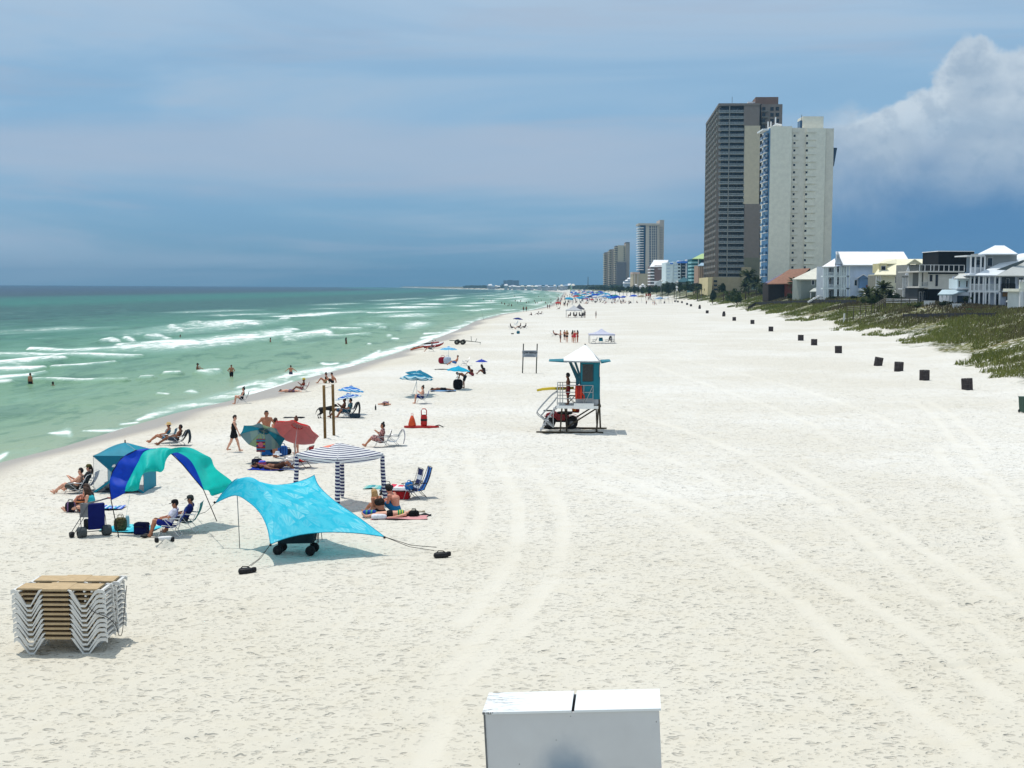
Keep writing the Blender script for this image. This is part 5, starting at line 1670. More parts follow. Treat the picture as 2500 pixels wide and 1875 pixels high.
towel('royal blue towel spread under the green and red umbrellas', G(655, 1146), 0, 1.6, .9, (26, 52, 150))
towel('navy striped towel under the red umbrella', G(697, 1146), 0, 1.2, .8, BLUEST)
PP('person in dark clothes lying on the blue towel under the green umbrella', 662, 1141, 4, pose_lie(False, 'up'), skin='brown', hair='black', wear=[('shirt', (30, 32, 40)), ('trunks', (34, 36, 44))])
PP('shirtless man lying on the towel next to the striped chair', 676, 1146, 2, pose_lie(True, 'side', .5), skin='brown', hair='black', wear=[('trunks', (70, 44, 34))])
bag('beach ball coloured round bag on the blue towel', G(640, 1143), 0, .34, .34, .34, stripes('ball_bag', [(200, 80, 110), (60, 90, 190), (190, 120, 190)], 'Z', 5.0), handles=False)
bag('dark bag at the foot of the green umbrella pole', G(627, 1136), 0, .5, .3, .3, (26, 28, 52))
CH('navy striped reclining chair under the red umbrella', 703, 1144, 180, (30, 40, 90), mat=BLUEST, back=.7, seat=.2)
tag(obj('sun_hat', MB().lathe([(.20, 0), (.16, .02), (.11, .03), (.10, .1), (.07, .13), (.004, .14)], n=14), cloth((190, 196, 204)), None, True, G(703, 1144) + Vector((-.45, 0, .62))), 'pale sun hat on the back of the striped chair', 'hat')
CH('black and red folding chair at the right of the red umbrella', 738, 1142, 165, (150, 26, 26), seat=.3, back=.35, frame=BLACK, tall=.7)
bag('black backpack slung on the red chair', G(742, 1141) + Vector((.2, 0, .25)), 0, .3, .25, .5, (22, 22, 24))
towel('dark towel lying alone on the sand behind the standing men', G(718, 1020), 0, 1.25, .5, (34, 36, 44))
# floral woman and empty chair
CH('low black chair under the woman in the floral cover up', 934, 1090, 180, (30, 32, 44), seat=.24, back=.4)
FLOR = bpy.data.materials.new('floral_cloth'); FLOR.use_nodes = True
_t = NT(FLOR.node_tree); _o = _t.node('ShaderNodeTexCoord').outputs['Object']
_t.put(_t.n['Principled BSDF'].inputs['Base Color'], _t.ramp(_t.noise(_o, 9.0, 3, .6), [(0, lin(60, 32, 40)), (.44, lin(86, 44, 52)), (.5, lin(206, 150, 140)), (.58, lin(120, 56, 62)), (.7, lin(220, 176, 160))], 'CONSTANT'))
PP('woman with a dark bun in a floral cover up drinking in a low chair', 930, 1090, 180, pose_chair(.24, .2, .5, 'phone'), skin='tan', hair='black', style='bun', fem=True, size=1.04, big=1.1, wear=[('coverup', FLOR)])
CH('empty chair with pink and pale blue towels over its back', 958, 1088, 182, (180, 190, 200), seat=.24, back=.5, towel=stripes('pink_blue_towel', [(196, 160, 166), (160, 186, 200), (178, 196, 204)], 'Y', 2.2))
# trio on towels in front of the cabana
PP('blonde woman in a dark bikini sitting hunched on the sand', 930, 1257, 140, pose_sit(.34, .22, 'face', (1, 0, -.5)), skin='tan', hair='blond', style='long', fem=True, wear=[('top', (40, 34, 30)), ('briefs', (24, 24, 26))])
PP('shirtless man with thick black hair sitting hunched over his hands', 967, 1251, 160, pose_sit(.38, .16, 'face', (1, 0, -.5)), skin='red', hair='black', style='afro', size=1.08, wear=[('trunks', (30, 110, 160))])
PP('woman in a green and yellow bikini top sunbathing on her back', 955, 1263, 186, pose_lie(True, 'side'), skin='fair', hair='brown', style='long', fem=True, wear=[('top', stripes('green_yellow', [(60, 150, 80), (210, 200, 70), (30, 100, 90)], 'X', 12.0)), ('briefs', (22, 22, 24))])
towel('pink towel under the sunbathing woman', G(975, 1265), D(3), 1.9, .7, (206, 150, 150))
bag('blue and green bundled towel left of the blonde woman', G(902, 1262), 0, .5, .34, .24, stripes('bundle_bluegreen', [(30, 80, 160), (70, 150, 120), (24, 60, 150)], 'X', 6.0), handles=False)
bag('crumpled white cloth by the sunbather', G(925, 1268), 0, .55, .3, .18, (214, 214, 220), handles=False)
bag('black bag behind the head of the sunbathing woman', G(1010, 1263), 0, .36, .3, .24, (20, 20, 22))
towel('black wrap lying at the right end of the towels', G(1033, 1259), D(5), .55, .3, (34, 40, 44), ridge=.05)
towel('pair of pale sandals on the sand beyond the black wrap', G(1025, 1250), 0, .36, .18, (176, 168, 150), 'sandals', 'sandals')
# right of the cabana
t_ = thing('black_tote', 'black boxy tote tipped over at the right leg of the cabana', 'bag', G(943, 1208), D(10))
obj('bag_body', MB().prism([(-.26, -.1, 0), (.20, -.1, .05), (.26, -.1, .34), (-.10, -.1, .42)], (0, .22, 0)), BLACK, t_)
obj('handle', MB().tube([(-.05, 0, .40), (.0, 0, .52), (.12, 0, .50), (.16, 0, .37)], .014, 5), BLACK, t_)
towel('teal towel spread behind the black tote', G(922, 1191), D(-4), 1.0, .9, stripes('teal_towel', [(96, 170, 170), (60, 140, 150), (150, 190, 180)], 'X', 2.4))
towel('dark blue towel beside the right leg of the cabana', G(950, 1196), 0, .7, .8, (36, 84, 130))
towel('pink red towel behind the red and white cooler', G(979, 1189), D(-6), .9, .8, stripes('pink_towel', [(206, 60, 86), (226, 210, 210), (206, 60, 86)], 'X', 3.0))
cooler('red and white hard cooler beside the navy chairs', G(980, 1217), D(-6), .62, .4, .42, (150, 26, 30), (222, 224, 224))
CH('navy folding chair with pale slats, nearest of the pair right of the cabana', 1000, 1218, 205, (34, 44, 92), seat=.3, back=.30, tall=.85, frame=STEEL, mat=stripes('navy_slat', [(30, 40, 86), (30, 40, 86), (200, 206, 214)], 'X', 8.0))
CH('navy and light blue folding chair leaning behind the first, with hanging straps', 1018, 1214, 200, (40, 110, 180), seat=.3, back=.36, tall=.88, frame=BLACK, mat=stripes('navy_slat2', [(40, 110, 190), (26, 36, 80)], 'Y', 3.0))
bag('blue pouch on the seat of the nearest navy chair', G(999, 1217) + Vector((0, -.1, .33)), 0, .3, .26, .3, (36, 110, 180))

# umbrellas further along
BLU1 = stripes('blue_white_rings', [(40, 96, 190), (60, 130, 214), (206, 220, 236), (50, 150, 206)], radial=True, freq=2.6, trans=.3)
BLU2 = stripes('blue_white_rings_two', [(40, 100, 190), (36, 88, 180), (206, 222, 236), (60, 160, 200), (214, 226, 236)], radial=True, freq=2.2, trans=.3)
TEAL2 = stripes('teal_rings', [(20, 110, 150), (60, 160, 190), (190, 216, 226), (16, 120, 150), (20, 100, 140)], radial=True, freq=1.5, trans=.3)
TEAL3 = M('teal_pattern', (24, 124, 156), .75, .3, 14, .2, trans=.3)
TURQ = M('turquoise_umbrella_cloth', (30, 176, 214), .75, .06, 3, .2, trans=.35)
LBLU = stripes('light_blue_rings', [(60, 160, 214), (110, 190, 226), (206, 226, 236)], radial=True, freq=1.8, trans=.3)
NAVY = M('navy_umbrella_cloth', (22, 40, 110), .75, .1, 3, .2, trans=.2)
g = G(852, 1016); umbrella('blue and white ringed umbrella, upper of the overlapping two behind the posts', g, g + Vector((.0, 1.2, 1.72)), .82, [BLU1], (R(-8), R(4)), n=8, sag=.34)
g = G(851, 1019); umbrella('blue and white ringed umbrella, lower of the overlapping two behind the posts', g, g + Vector((-.05, .1, 1.40)), .80, [BLU2], (R(-6), R(-10)), n=8, sag=.30)
g = G(1018, 968); umbrella('large teal and white umbrella over the seated person', g, g + Vector((-.05, .2, 1.66)), 1.22, [TEAL2], (R(-8), R(2)), n=8, sag=.34)
g = G(1004, 966); umbrella('teal patterned umbrella tucked behind the large teal one', g, g + Vector((.55, 1.2, 1.72)), 1.05, [TEAL3], (R(-8), R(10)), n=8, sag=.3)
g = G(1114, 951); umbrella('plain turquoise umbrella over dark chairs', g, g + Vector((.15, .3, 1.74)), .92, [TURQ], (R(-6), R(3)), n=8, sag=.34)
g = G(1094, 881); umbrella('light blue umbrella standing over a red bag', g, g + Vector((.05, .1, 1.48)), .95, [LBLU], (R(-4), 0), n=8, sag=.3, parts=True)
g = G(1181, 906); umbrella('little royal blue child umbrella near the hunched girls', g, g + Vector((-.25, 1.6, 1.0)), .58, [M('royal_umbrella', (44, 66, 170), .75, .1, 3, .2, trans=.2)], (R(-4), 0), n=8, sag=.4, parts=True)
g = G(1264, 800); umbrella('navy umbrella standing alone far down the beach', g, g + Vector((.05, .1, 1.95)), .98, [NAVY], (R(-4), R(4)), n=8, sag=.32, parts=False)
PP('person holding a phone up, seated left under the double blue umbrellas', 836, 1018, 178, pose_chair(.28, .3, .5, 'phone'), skin='brown', hair='black', wear=[('trunks', (60, 90, 110))])
CH('white framed chair under the double blue umbrellas', 838, 1018, 178, (70, 80, 90), frame=WHITE)
PP('person seated right under the double blue umbrellas', 851, 1019, 175, pose_chair(.28, .3, .4, 'lap'), skin='tan', hair='black', wear=[('shirt', (70, 110, 120)), ('trunks', (40, 80, 100))])
CH('dark chair with a towel under the double blue umbrellas', 854, 1019, 175, (28, 34, 40), towel=(40, 44, 50), tall=.7)
bag('dark heap of bags beside the double blue umbrellas', G(866, 1021), 0, .7, .4, .3, (44, 60, 72), handles=False)
PP('woman in a dark bikini sitting in a chair on the wet sand', 590, 986, 186, pose_chair(.3, .3, .3, 'lap', (1, 0, 0), 'down'), skin='fair', hair='black', style='bun', fem=True, wear=[('one_piece', (28, 26, 30))])
CH('low white framed chair standing on the wet sand', 592, 986, 186, (60, 62, 70), seat=.3, frame=WHITE)
CH('red low chair under the person in the yellow sun hat', 740, 957, 182, (140, 30, 34), seat=.2)
PP('person in a yellow sun hat reading a phone in the red chair', 737, 957, 182, pose_chair(.2, .35, .6, 'phone'), skin='brown', hair='black', fem=True, wear=[('top', (150, 40, 40)), ('briefs', (150, 40, 40))], hat=('brim', (190, 170, 70)))
PP('person in patterned trunks lying face down beside the red chair', 708, 958, 2, pose_lie(False, 'up'), skin='fair', hair='brown', wear=[('trunks', (120, 96, 120))])
PP('woman in green bottoms sitting on the sand, left of a pair near the water', 795, 935, 184, pose_sit(.4, -.02, 'back'), skin='tan', hair='brown', style='bun', fem=True, wear=[('briefs', (30, 110, 60)), ('top', (60, 60, 50))])
PP('man in black trunks sitting on the sand, right of a pair near the water', 812, 935, 180, pose_sit(.36, .04, 'back'), skin='tan', hair='black', wear=[('trunks', (28, 28, 30))])
PP('sunbather lying with elbows spread behind the head', 941, 989, 90, pose_lie(True, 'head'), skin='tan', hair='brown', fem=True, wear=[('one_piece', (90, 80, 110))])
tag(obj('dark_bottle', MB().lathe([(.004, 0), (.05, 0), (.055, .2), (.02, .3), (.022, .36), (.004, .36)], n=8), BLACK, None, True, G(917, 1001)), 'small dark bottle standing in the sand near the sunbather', 'bottle')
PP('shirtless person with hands raised to the face under the large teal umbrella', 1030, 985, 178, pose_chair(.32, .15, .3, 'phone', (1, 0, .1), 'down'), skin='fair', hair='black', style='bun', wear=[('trunks', (30, 50, 110))])
CH('blue chair with white frame under the large teal umbrella', 1031, 985, 178, (30, 60, 140), seat=.32, frame=WHITE)
PP('person in dark shorts bending over under the turquoise umbrella', 1133, 948, 180, pose_bend(), skin='brown', hair='black', wear=[('trunks', (36, 38, 44))])
bag('black rucksack pile under the turquoise umbrella', G(1118, 951), 0, .75, .5, .8, (20, 20, 22))
PP('person lying flat on a towel left of the turquoise umbrella', 1078, 954, 5, pose_lie(False, 'up'), skin='brown', hair='black', wear=[('trunks', (24, 24, 28))])
towel('pale blue towel under the person lying flat', G(1082, 955), D(4), 1.9, .8, (110, 150, 190))
PP('girl sitting hunched in dark red shorts beyond the turquoise umbrella', 1154, 917, 178, pose_sit(.32, .24, 'face'), skin='brown', hair='black', style='long', fem=True, wear=[('trunks', (110, 40, 50)), ('top', (60, 30, 30))])
PP('girl with long dark hair sitting hunched, right of the other', 1183, 913, 178, pose_sit(.34, .18, 'knees'), skin='brown', hair='black', style='long', fem=True, wear=[('shirt', (40, 32, 36)), ('briefs', (40, 32, 36))])
PP('person lounging on a towel below the light blue umbrella', 1112, 891, 186, pose_chair(.16, .5, .6, 'lap'), skin='tan', hair='brown', wear=[('trunks', (60, 110, 170))])
CH('dark reclined chair with a bag behind the lounging person', 1134, 893, 182, (36, 38, 60), seat=.22, back=.5, tall=.8)
bag('dark red bag left of the light blue umbrella pole', G(1081, 888), 0, .9, .6, .7, (140, 30, 50))
bag('white and blue bag by the light blue umbrella pole', G(1092, 889), 0, .8, .6, .75, (176, 190, 206))
towel('dark towel in front of the lounging person', G(1082, 902), 0, 1.6, .6, (70, 78, 84))
PP('person in a cap sitting in a chair in front of the red watercraft', 1052, 858, 182, pose_chair(.28, .3, .5, 'lap'), skin='tan', hair='black', wear=[('shirt', (96, 80, 84)), ('trunks', (60, 60, 70))], hat=('cap', (140, 30, 30)))
CH('grey chair in front of the red watercraft', 1054, 858, 182, (80, 80, 88))

# bathers standing in the sea
def bather(label, px, py, deg, sink, J=None, **kw):
	p = onz(px, py, SEA)
	kw.setdefault('h', .03)
	return person(label, Vector((p.x, p.y, SEA - sink)), D(deg), J or pose_stand(0, 'out'), detail=p.y < 100, **kw)

bather('tanned man standing waist deep at the far left of the sea', 74, 940, 60, .72, pose_stand(0, 'down'), skin='tan', hair='black', wear=[('trunks', (30, 32, 40))])
bather('swimmer with only the head above water beside the tanned man', 129, 941, 60, 1.42, skin='brown', hair='black')
bather('man standing waist deep carrying a child behind a small breaker', 482, 910, 20, .80, pose_stand(0, 'front'), skin='brown', hair='black', wear=[('trunks', (26, 28, 34))])
bather('child in a white shirt and helmet hat riding on the man in the water', 483, 908.5, 20, -.30, pose_sit(.2, .05, 'knees'), skin='tan', hair='black', size=.62, wear=[('shirt', (214, 220, 224))], hat=('helmet', (60, 110, 110)))
bather('boy standing thigh deep facing the beach', 565, 920, -60, .45, pose_stand(0, 'hips'), skin='tan', hair='black', size=.9, wear=[('trunks', (30, 34, 40))])
bather('bather half hidden by the white surf line', 660, 837, 10, .98, pose_stand(0, 'out'), skin='brown', hair='black')
bather('head of a swimmer beyond the surf line', 440, 822, 0, 1.40, skin='brown', hair='black')
bather('boy with arms out wading at the edge of the wash', 710, 914, 90, .62, pose_stand(0, 'out'), skin='tan', hair='black', size=.86, wear=[('trunks', (70, 70, 90))])
bather('woman with long dark hair standing chest deep', 845, 838, 30, .86, pose_stand(0, 'down'), skin='brown', hair='black', style='long', fem=True)
# a few small swimmers further off, alike at this distance
fb = None
_swm = [(1181, 733), (1199, 736), (1225, 742), (1232, 744), (1243, 746), (1249, 748), (1258, 736), (1264, 741), (1285, 740), (1291, 740), (1305, 737), (1308, 741), (1322, 736), (1332, 741), (1345, 741), (1315, 725), (1329, 724), (1256, 725), (1240, 748), (1312, 741), (1345, 732), (1360, 727), (1271, 737)]
for a, b in _swm:
	p = onz(a, b, SEA)
	if fb is None:
		fb = bather('tiny distant bather standing in the shallows', a, b, 30, .55, pose_stand(0, 'down'), skin='brown', hair='black', h=.05, group='distant bathers in the shallows')
	else:
		c = copy_tree(fb); c.location = (p.x, p.y, SEA - random.uniform(.5, .9)); c.rotation_euler = (0, 0, random.uniform(0, 6))

# ---- posts, sign, rescue gear
def posts():
	WD = M('weathered_wood', (112, 88, 52), .85, .2, 3.0, .15, bump=.3)
	a, b = G(794, 1070), G(815.5, 1064)
	t_ = thing('volleyball_posts', 'pair of tall bare wooden posts joined by a thin wire', 'posts', a)
	ha, hb = 2.75, 2.72
	v = Vector(b) - Vector(a)
	lean = Vector((-.06, 0, 0))
	obj('post', MB().tube([(0, 0, -.3), Vector((0, 0, ha)) + lean], .075, 10), WD, t_, True)
	obj('post', MB().tube([v + Vector((0, 0, -.3)), v + Vector((0, 0, hb)) + lean], .075, 10), WD, t_, True)
	obj('wire', MB().tube([Vector((0, 0, ha - .14)) + lean, v + Vector((0, 0, hb - .1)) + lean], .012, 5), STEEL, t_)

posts()

def text_mesh(s_, size, mat, name, parent, loc, rot, ext=.004):
	cu = bpy.data.curves.new(name, 'FONT')
	cu.body = s_; cu.size = size; cu.align_x = 'CENTER'; cu.align_y = 'CENTER'; cu.extrude = ext; cu.resolution_u = 2; cu.offset = size * .03
	o = bpy.data.objects.new('tmp', cu); COL.objects.link(o)
	dg = bpy.context.evaluated_depsgraph_get()
	me = bpy.data.meshes.new_from_object(o.evaluated_get(dg))
	bpy.data.objects.remove(o); bpy.data.curves.remove(cu)
	me.name = name; me.materials.clear(); me.materials.append(mat)
	r = link(name, me, parent, loc); r.rotation_euler = rot
	return r

def beach_sign():
	a, b = G(1275.5, 911), G(1309, 911)
	t_ = thing('beach_sign', 'grey rental sign board with dark lettering between two black posts', 'sign', a)
	w = b.x - a.x
	sc = 3300 / a.y
	H = (911 - 839) / sc
	z0, z1 = (911 - 871.5) / sc, (911 - 855.2) / sc
	for x in (0, w):
		obj('post', MB().tube([(x, 0, -.2), (x + .08, 0, H)], .05, 8), M('black_post', (30, 32, 26), .7), t_, True)
	bd = M('sign_board', (150, 158, 166), .6, .08, 6)
	obj('board', MB().box(-.02, -.085, z0, w + .08, -.055, z1), bd, t_)
	h = z1 - z0
	ink = M('sign_ink', (18, 22, 26), .6)
	text_mesh('TOW BEACH', h * .40, ink, 'lettering', t_, (w / 2 + .03, -.09, z0 + h * .66), (R(90), 0, 0))
	pts = [(.10, .45), (.08, .6), (.12, .82), (.5, .87), (.9, .82), (.95, .6), (.92, .45)]
	obj('border_line', MB().tube([(w * q[0], -.09, z0 + h * q[1]) for q in pts], .012, 4), M('sign_grey_line', (96, 102, 106), .6), t_)
	obj('small_print', MB().box(w * .25, -.09, z0 + h * .31, w * .78, -.086, z0 + h * .39), M('sign_faint', (100, 118, 128), .6), t_)
	obj('small_print', MB().box(w * .18, -.09, z0 + h * .14, w * .88, -.086, z0 + h * .22), M('sign_blue', (40, 56, 84), .6), t_)

beach_sign()

def rescue_gear():
	RB, OR = M('rescue_red', (176, 30, 26), .5, .1), M('rescue_orange', (206, 76, 34), .5, .1)
	g = G(1028, 1044)
	t_ = thing('rescue_board', 'red rescue board lying on the sand with gear on it', 'board', g)
	prof = [(-.95, .02), (-.8, .16), (-.3, .24), (.3, .24), (.8, .17), (1.0, .02)]
	mb = MB()
	top = [(x, w, .09) for x, w in prof] + [(x, -w, .09) for x, w in prof[::-1]]
	mb.prism([(x, y, .0) for x, y, z in top], (0, 0, .1))
	obj('board_deck', mb, RB, t_)
	obj('leash', MB().tube([(.8, 0, .1), (1.0, -.05, .16), (1.25, -.1, .05)], .03, 5), BLACK, t_, True)
	t_ = thing('rescue_can', 'orange torpedo buoy standing on the red rescue board', 'buoy', g + Vector((-.50, 0, .1)))
	obj('float', MB().lathe([(.004, 0), (.2, 0), (.22, .08), (.15, .35), (.07, .56), (.004, .58)], n=14), OR, t_, True)
	obj('handle', MB().tube([(-.06, 0, .5), (-.05, 0, .68), (.05, 0, .68), (.06, 0, .5)], .018, 6), OR, t_, True)
	t_ = thing('rescue_can', 'tall red torpedo buoy standing on the red rescue board', 'buoy', g + Vector((.16, 0, .1)))
	obj('float', MB().lathe([(.004, 0), (.16, 0), (.18, .1), (.18, .5), (.15, .62)], n=14), RB, t_, True)
	obj('strap', MB().lathe([(.183, .28), (.188, .30), (.188, .38), (.183, .4)], n=14), BLACK, t_, True)
	obj('handle', MB().tube([(-.14, 0, .6), (-.15, 0, .85), (-.08, 0, .95), (.08, 0, .95), (.15, 0, .85), (.14, 0, .6)], .03, 6), RB, t_, True)

rescue_gear()

# ---- the black dog under the blue umbrellas
def dog():
	g = G(795, 1021)
	t_ = thing('dog', 'lean black dog standing with lowered head beside the wooden posts', 'dog', g, R(8))
	A = lambda *a: _v(*a)
	pr = [(A(-.30, 0, .55), A(0, 0, .58), .115, .10), (A(0, 0, .58), A(.30, 0, .60), .10, .15), (A(.32, 0, .58), A(.36, 0, .52), .14, .12),
		  (A(.36, 0, .64), A(.52, 0, .74), .10, .075), (A(.52, 0, .74), A(.60, 0, .77), .085, .08), (A(.60, 0, .75), A(.76, 0, .70), .055, .035),
		  (A(-.38, 0, .60), A(-.50, 0, .50), .035, .026), (A(-.50, 0, .50), A(-.60, 0, .28), .026, .014)]
	for s_ in (1, -1):
		pr += [(A(.28, .09 * s_, .52), A(.25, .095 * s_, .30), .062, .038), (A(.25, .095 * s_, .30), A(.27, .095 * s_, .05), .034, .026), (A(.27, .095 * s_, .03), A(.32, .095 * s_, .025), .03, .024),
			   (A(-.30, .09 * s_, .52), A(-.22 + .06 * s_, .10 * s_, .34), .095, .05), (A(-.22 + .06 * s_, .10 * s_, .34), A(-.40 + .06 * s_, .10 * s_, .20), .042, .028), (A(-.40 + .06 * s_, .10 * s_, .20), A(-.37 + .06 * s_, .10 * s_, .04), .027, .025),
			   (A(-.37 + .06 * s_, .10 * s_, .03), A(-.31 + .06 * s_, .10 * s_, .025), .03, .024), (A(.58, .07 * s_, .82), A(.55, .10 * s_, .70), .03, .02)]
	link('body', net_mesh('body', pr, .018, M('black_fur', (20, 19, 20), .75, .2, 40, .3), .03), t_)
	for s_ in (1, -1):
		obj('eye', MB().ball((.645, .045 * s_, .80), .01, nu=6, nv=4), BLACK, t_)
	obj('collar', MB().lathe([(.098, -.015), (.102, 0), (.098, .015)], n=12).xf(Matrix.Translation((.44, 0, .69)) @ Matrix.Rotation(R(58), 4, 'Y')), cloth((150, 30, 30)), t_, True)

dog()

# ---- red watercraft with sled, and its trailer
def watercraft():
	g = G(1052, 851)
	HU, WHt, OR = M('hull_red', (150, 22, 24), .35, .1, 4, .5), M('hull_white', (206, 208, 210), .4, .06), M('sled_orange', (170, 74, 26), .55, .12)
	t_ = thing('jet_ski', 'red and white rescue jet ski pulled up on the sand', 'watercraft', g, R(4), None, (0, R(-7)))
	xs = [(-.9, .42, .15), (-.4, .52, .06), (.4, .52, .04), (1.1, .40, .12), (1.55, .18, .30), (1.75, .02, .48)]
	n = 8
	vs, fs = [], []
	for x, w, k_ in xs:
		for i in range(n + 1):
			a = math.pi * i / n
			vs.append((x, -w * math.cos(a), .42 + k_ * .4 - (.40 - k_ * .6) * math.sin(a)))
	for j in range(len(xs) - 1):
		for i in range(n):
			fs.append((j * (n + 1) + i, j * (n + 1) + i + 1, (j + 1) * (n + 1) + i + 1, (j + 1) * (n + 1) + i))
	fs.append(tuple(range(n, -1, -1)))
	obj('hull', MB().add(vs, fs), HU, t_, True)
	dk = []
	for x, w, k_ in xs:
		z = .42 + k_ * .4
		dk += [(x, -w, z + .005), (x, -w * .55, z + .16), (x, w * .55, z + .16), (x, w, z + .005)]
	obj('deck', MB().add(dk, [(j * 4 + i, j * 4 + i + 1, j * 4 + i + 5, j * 4 + i + 4) for j in range(len(xs) - 1) for i in range(3)] + [(3, 2, 1, 0)]), WHt, t_, True)
	obj('seat', soft_bag(MB(), (-.25, 0, .66), 1.2, .36, .30, 2), BLACK, t_, True)
	obj('engine_cover', soft_bag(MB(), (.75, 0, .66), .9, .5, .30, 4), HU, t_, True)
	obj('handlebar', MB().tube([(.28, -.36, 1.0), (.36, -.12, 1.02), (.42, 0, .8), (.36, .12, 1.02), (.28, .36, 1.0)], .028, 6), BLACK, t_, True)
	obj('mirror', MB().box(.66, -.36, .95, .74, -.24, 1.04), BLACK, t_); obj('mirror', MB().box(.66, .24, .95, .74, .36, 1.04), BLACK, t_)
	t2 = thing('rescue_sled', 'orange and red rescue sled towed behind the jet ski', 'sled', g + Vector((-1.75, -.15, -.05)), R(8), None, (0, R(-14)))
	pl = [(-.9, -.36), (.7, -.40), (.95, -.2), (.95, .2), (.7, .40), (-.9, .36)]
	obj('sled_deck', MB().prism([(x, y, .05) for x, y in pl], (0, 0, .16)), OR, t2)
	for s_ in (1, -1):
		obj('side_handle', MB().tube([(-.6, s_ * .38, .22), (-.5, s_ * .42, .30), (.3, s_ * .42, .30), (.4, s_ * .38, .22)], .025, 5), BLACK, t2)
	g = G(1126, 841)
	t_ = thing('trailer', 'flat watercraft trailer with two dark wheels standing on the sand', 'trailer', g, R(-3))
	gal = M('galvanised', (120, 122, 112), .5, .15, 6, .4, .4)
	for y in (-.5, .5):
		obj('side_beam', MB().tube([(-1.6, y, .55), (.9, y * .8, .48), (2.7, 0, .30)], .045, 6), gal, t_)
	for x in (-1.4, -.4, .7):
		obj('cross_member', MB().tube([(x, -.52, .52), (x, .52, .52)], .035, 6), gal, t_)
	for x in (-.55, .25):
		for y in (-.68, .68):
			w_ = obj('wheel', MB().wheel((x, y, .34), .34, .22, (0, 1, 0), 18), BLACK, t_, True)
			obj('rim', MB().wheel((x, y, .34), .17, .235, (0, 1, 0), 12), gal, w_)
		obj('axle', MB().tube([(x, -.68, .34), (x, .68, .34)], .03, 6), gal, t_)
	obj('winch_post', MB().tube([(1.4, 0, .42), (1.35, 0, 1.15)], .04, 6), gal, t_)
	obj('winch_post', MB().tube([(1.95, 0, .38), (2.15, 0, .85)], .04, 6), gal, t_)
	obj('jockey_leg', MB().tube([(2.6, 0, .30), (2.6, 0, .0)], .035, 6), gal, t_)

watercraft()

# ---- canopies far down the beach
def pop_canopy(label, px0, px1, py, zt, col, depth=None, group=None, peak=.9):
	a, b = G(px0, py), G(px1, py)
	w = b.x - a.x
	dp = depth or w
	t_ = thing('pop_up_canopy', label, 'canopy tent', a, 0, group)
	z1 = zt
	for x, y in ((0, 0), (w, 0), (w, dp), (0, dp)):
		obj('leg', MB().tube([(x, y, -.1), (x, y, z1)], .03, 5), STEEL, t_)
	cn = M('canopy_cloth_%d_%d_%d' % col, col, .8, .05, 2, .2, trans=.25)
	e = .08
	c = [(-e, -e, z1), (w + e, -e, z1), (w + e, dp + e, z1), (-e, dp + e, z1)]
	ap = Vector((w / 2, dp / 2, z1 + peak))
	for i in range(4):
		p, q = Vector(c[i]), Vector(c[(i + 1) % 4])
		obj('roof_panel', MB().grid(lambda u, v, p=p, q=q: tuple(p.lerp(q, u).lerp(ap, v) - Vector((0, 0, .18 * math.sin(math.pi * v) * 1.0))), 6, 6), cn, t_, True)
		obj('valance', MB().add([p, q, q - Vector((0, 0, .22)), p - Vector((0, 0, .22))], [(0, 1, 2, 3)]), cn, t_)
	return t_

pop_canopy('white pop up canopy tent with chairs beneath, behind the lifeguard tower', 1440, 1500, 839, 1.35, (206, 208, 226), 2.6, peak=.72)
pop_canopy('pale grey pop up canopy tent with people sitting in its shade', 1383, 1421, 776, 2.0, (196, 198, 202), 3.5, peak=1.2)
pop_canopy('dark grey pop up canopy tent adjoining the pale grey one', 1404, 1427, 772, 2.0, (84, 86, 96), 3.5, peak=1.3)
CH('dark chair at the left under the white canopy', 1450, 838, 170, (40, 40, 44)); CH('teal chair in the middle under the white canopy', 1467, 837, -90, (20, 110, 130), tall=.5)
CH('dark chair with towels under the white canopy', 1482, 838, 160, (44, 48, 58), tall=.8, towel=(70, 80, 96)); CH('black chair rightmost under the white canopy', 1496, 838, 10, (30, 30, 34), tall=.7)
for i, (a, lb) in enumerate(((1392, 'leftmost'), (1401, 'second from left'), (1407, 'middle'), (1415, 'second from right'), (1423, 'rightmost'))):
	PP('dark clothed person sitting under the pale grey canopy, %s of five' % lb, a, 775, (160, 20, 170, 10, 90)[i], pose_chair(.35, .2, .4, 'lap', (1, 0, 0), 'down'), skin='brown', hair='black', wear=[('shirt', (30, 30, 36)), ('trunks', (28, 28, 30))], h=.045, size=1.15)
PP('person in dark clothes standing at the right of the dark grey canopy', 1428, 776, 200, pose_stand(0, 'down'), skin='brown', hair='black', wear=[('shirt', (26, 26, 32)), ('trunks', (26, 26, 30))], h=.04, size=1.08)
PP('person in a dark shirt standing alone on the open sand', 1455, 777, 190, pose_stand(0, 'front'), skin='tan', hair='black', wear=[('shirt', (44, 44, 46)), ('trunks', (90, 84, 80))], h=.04)
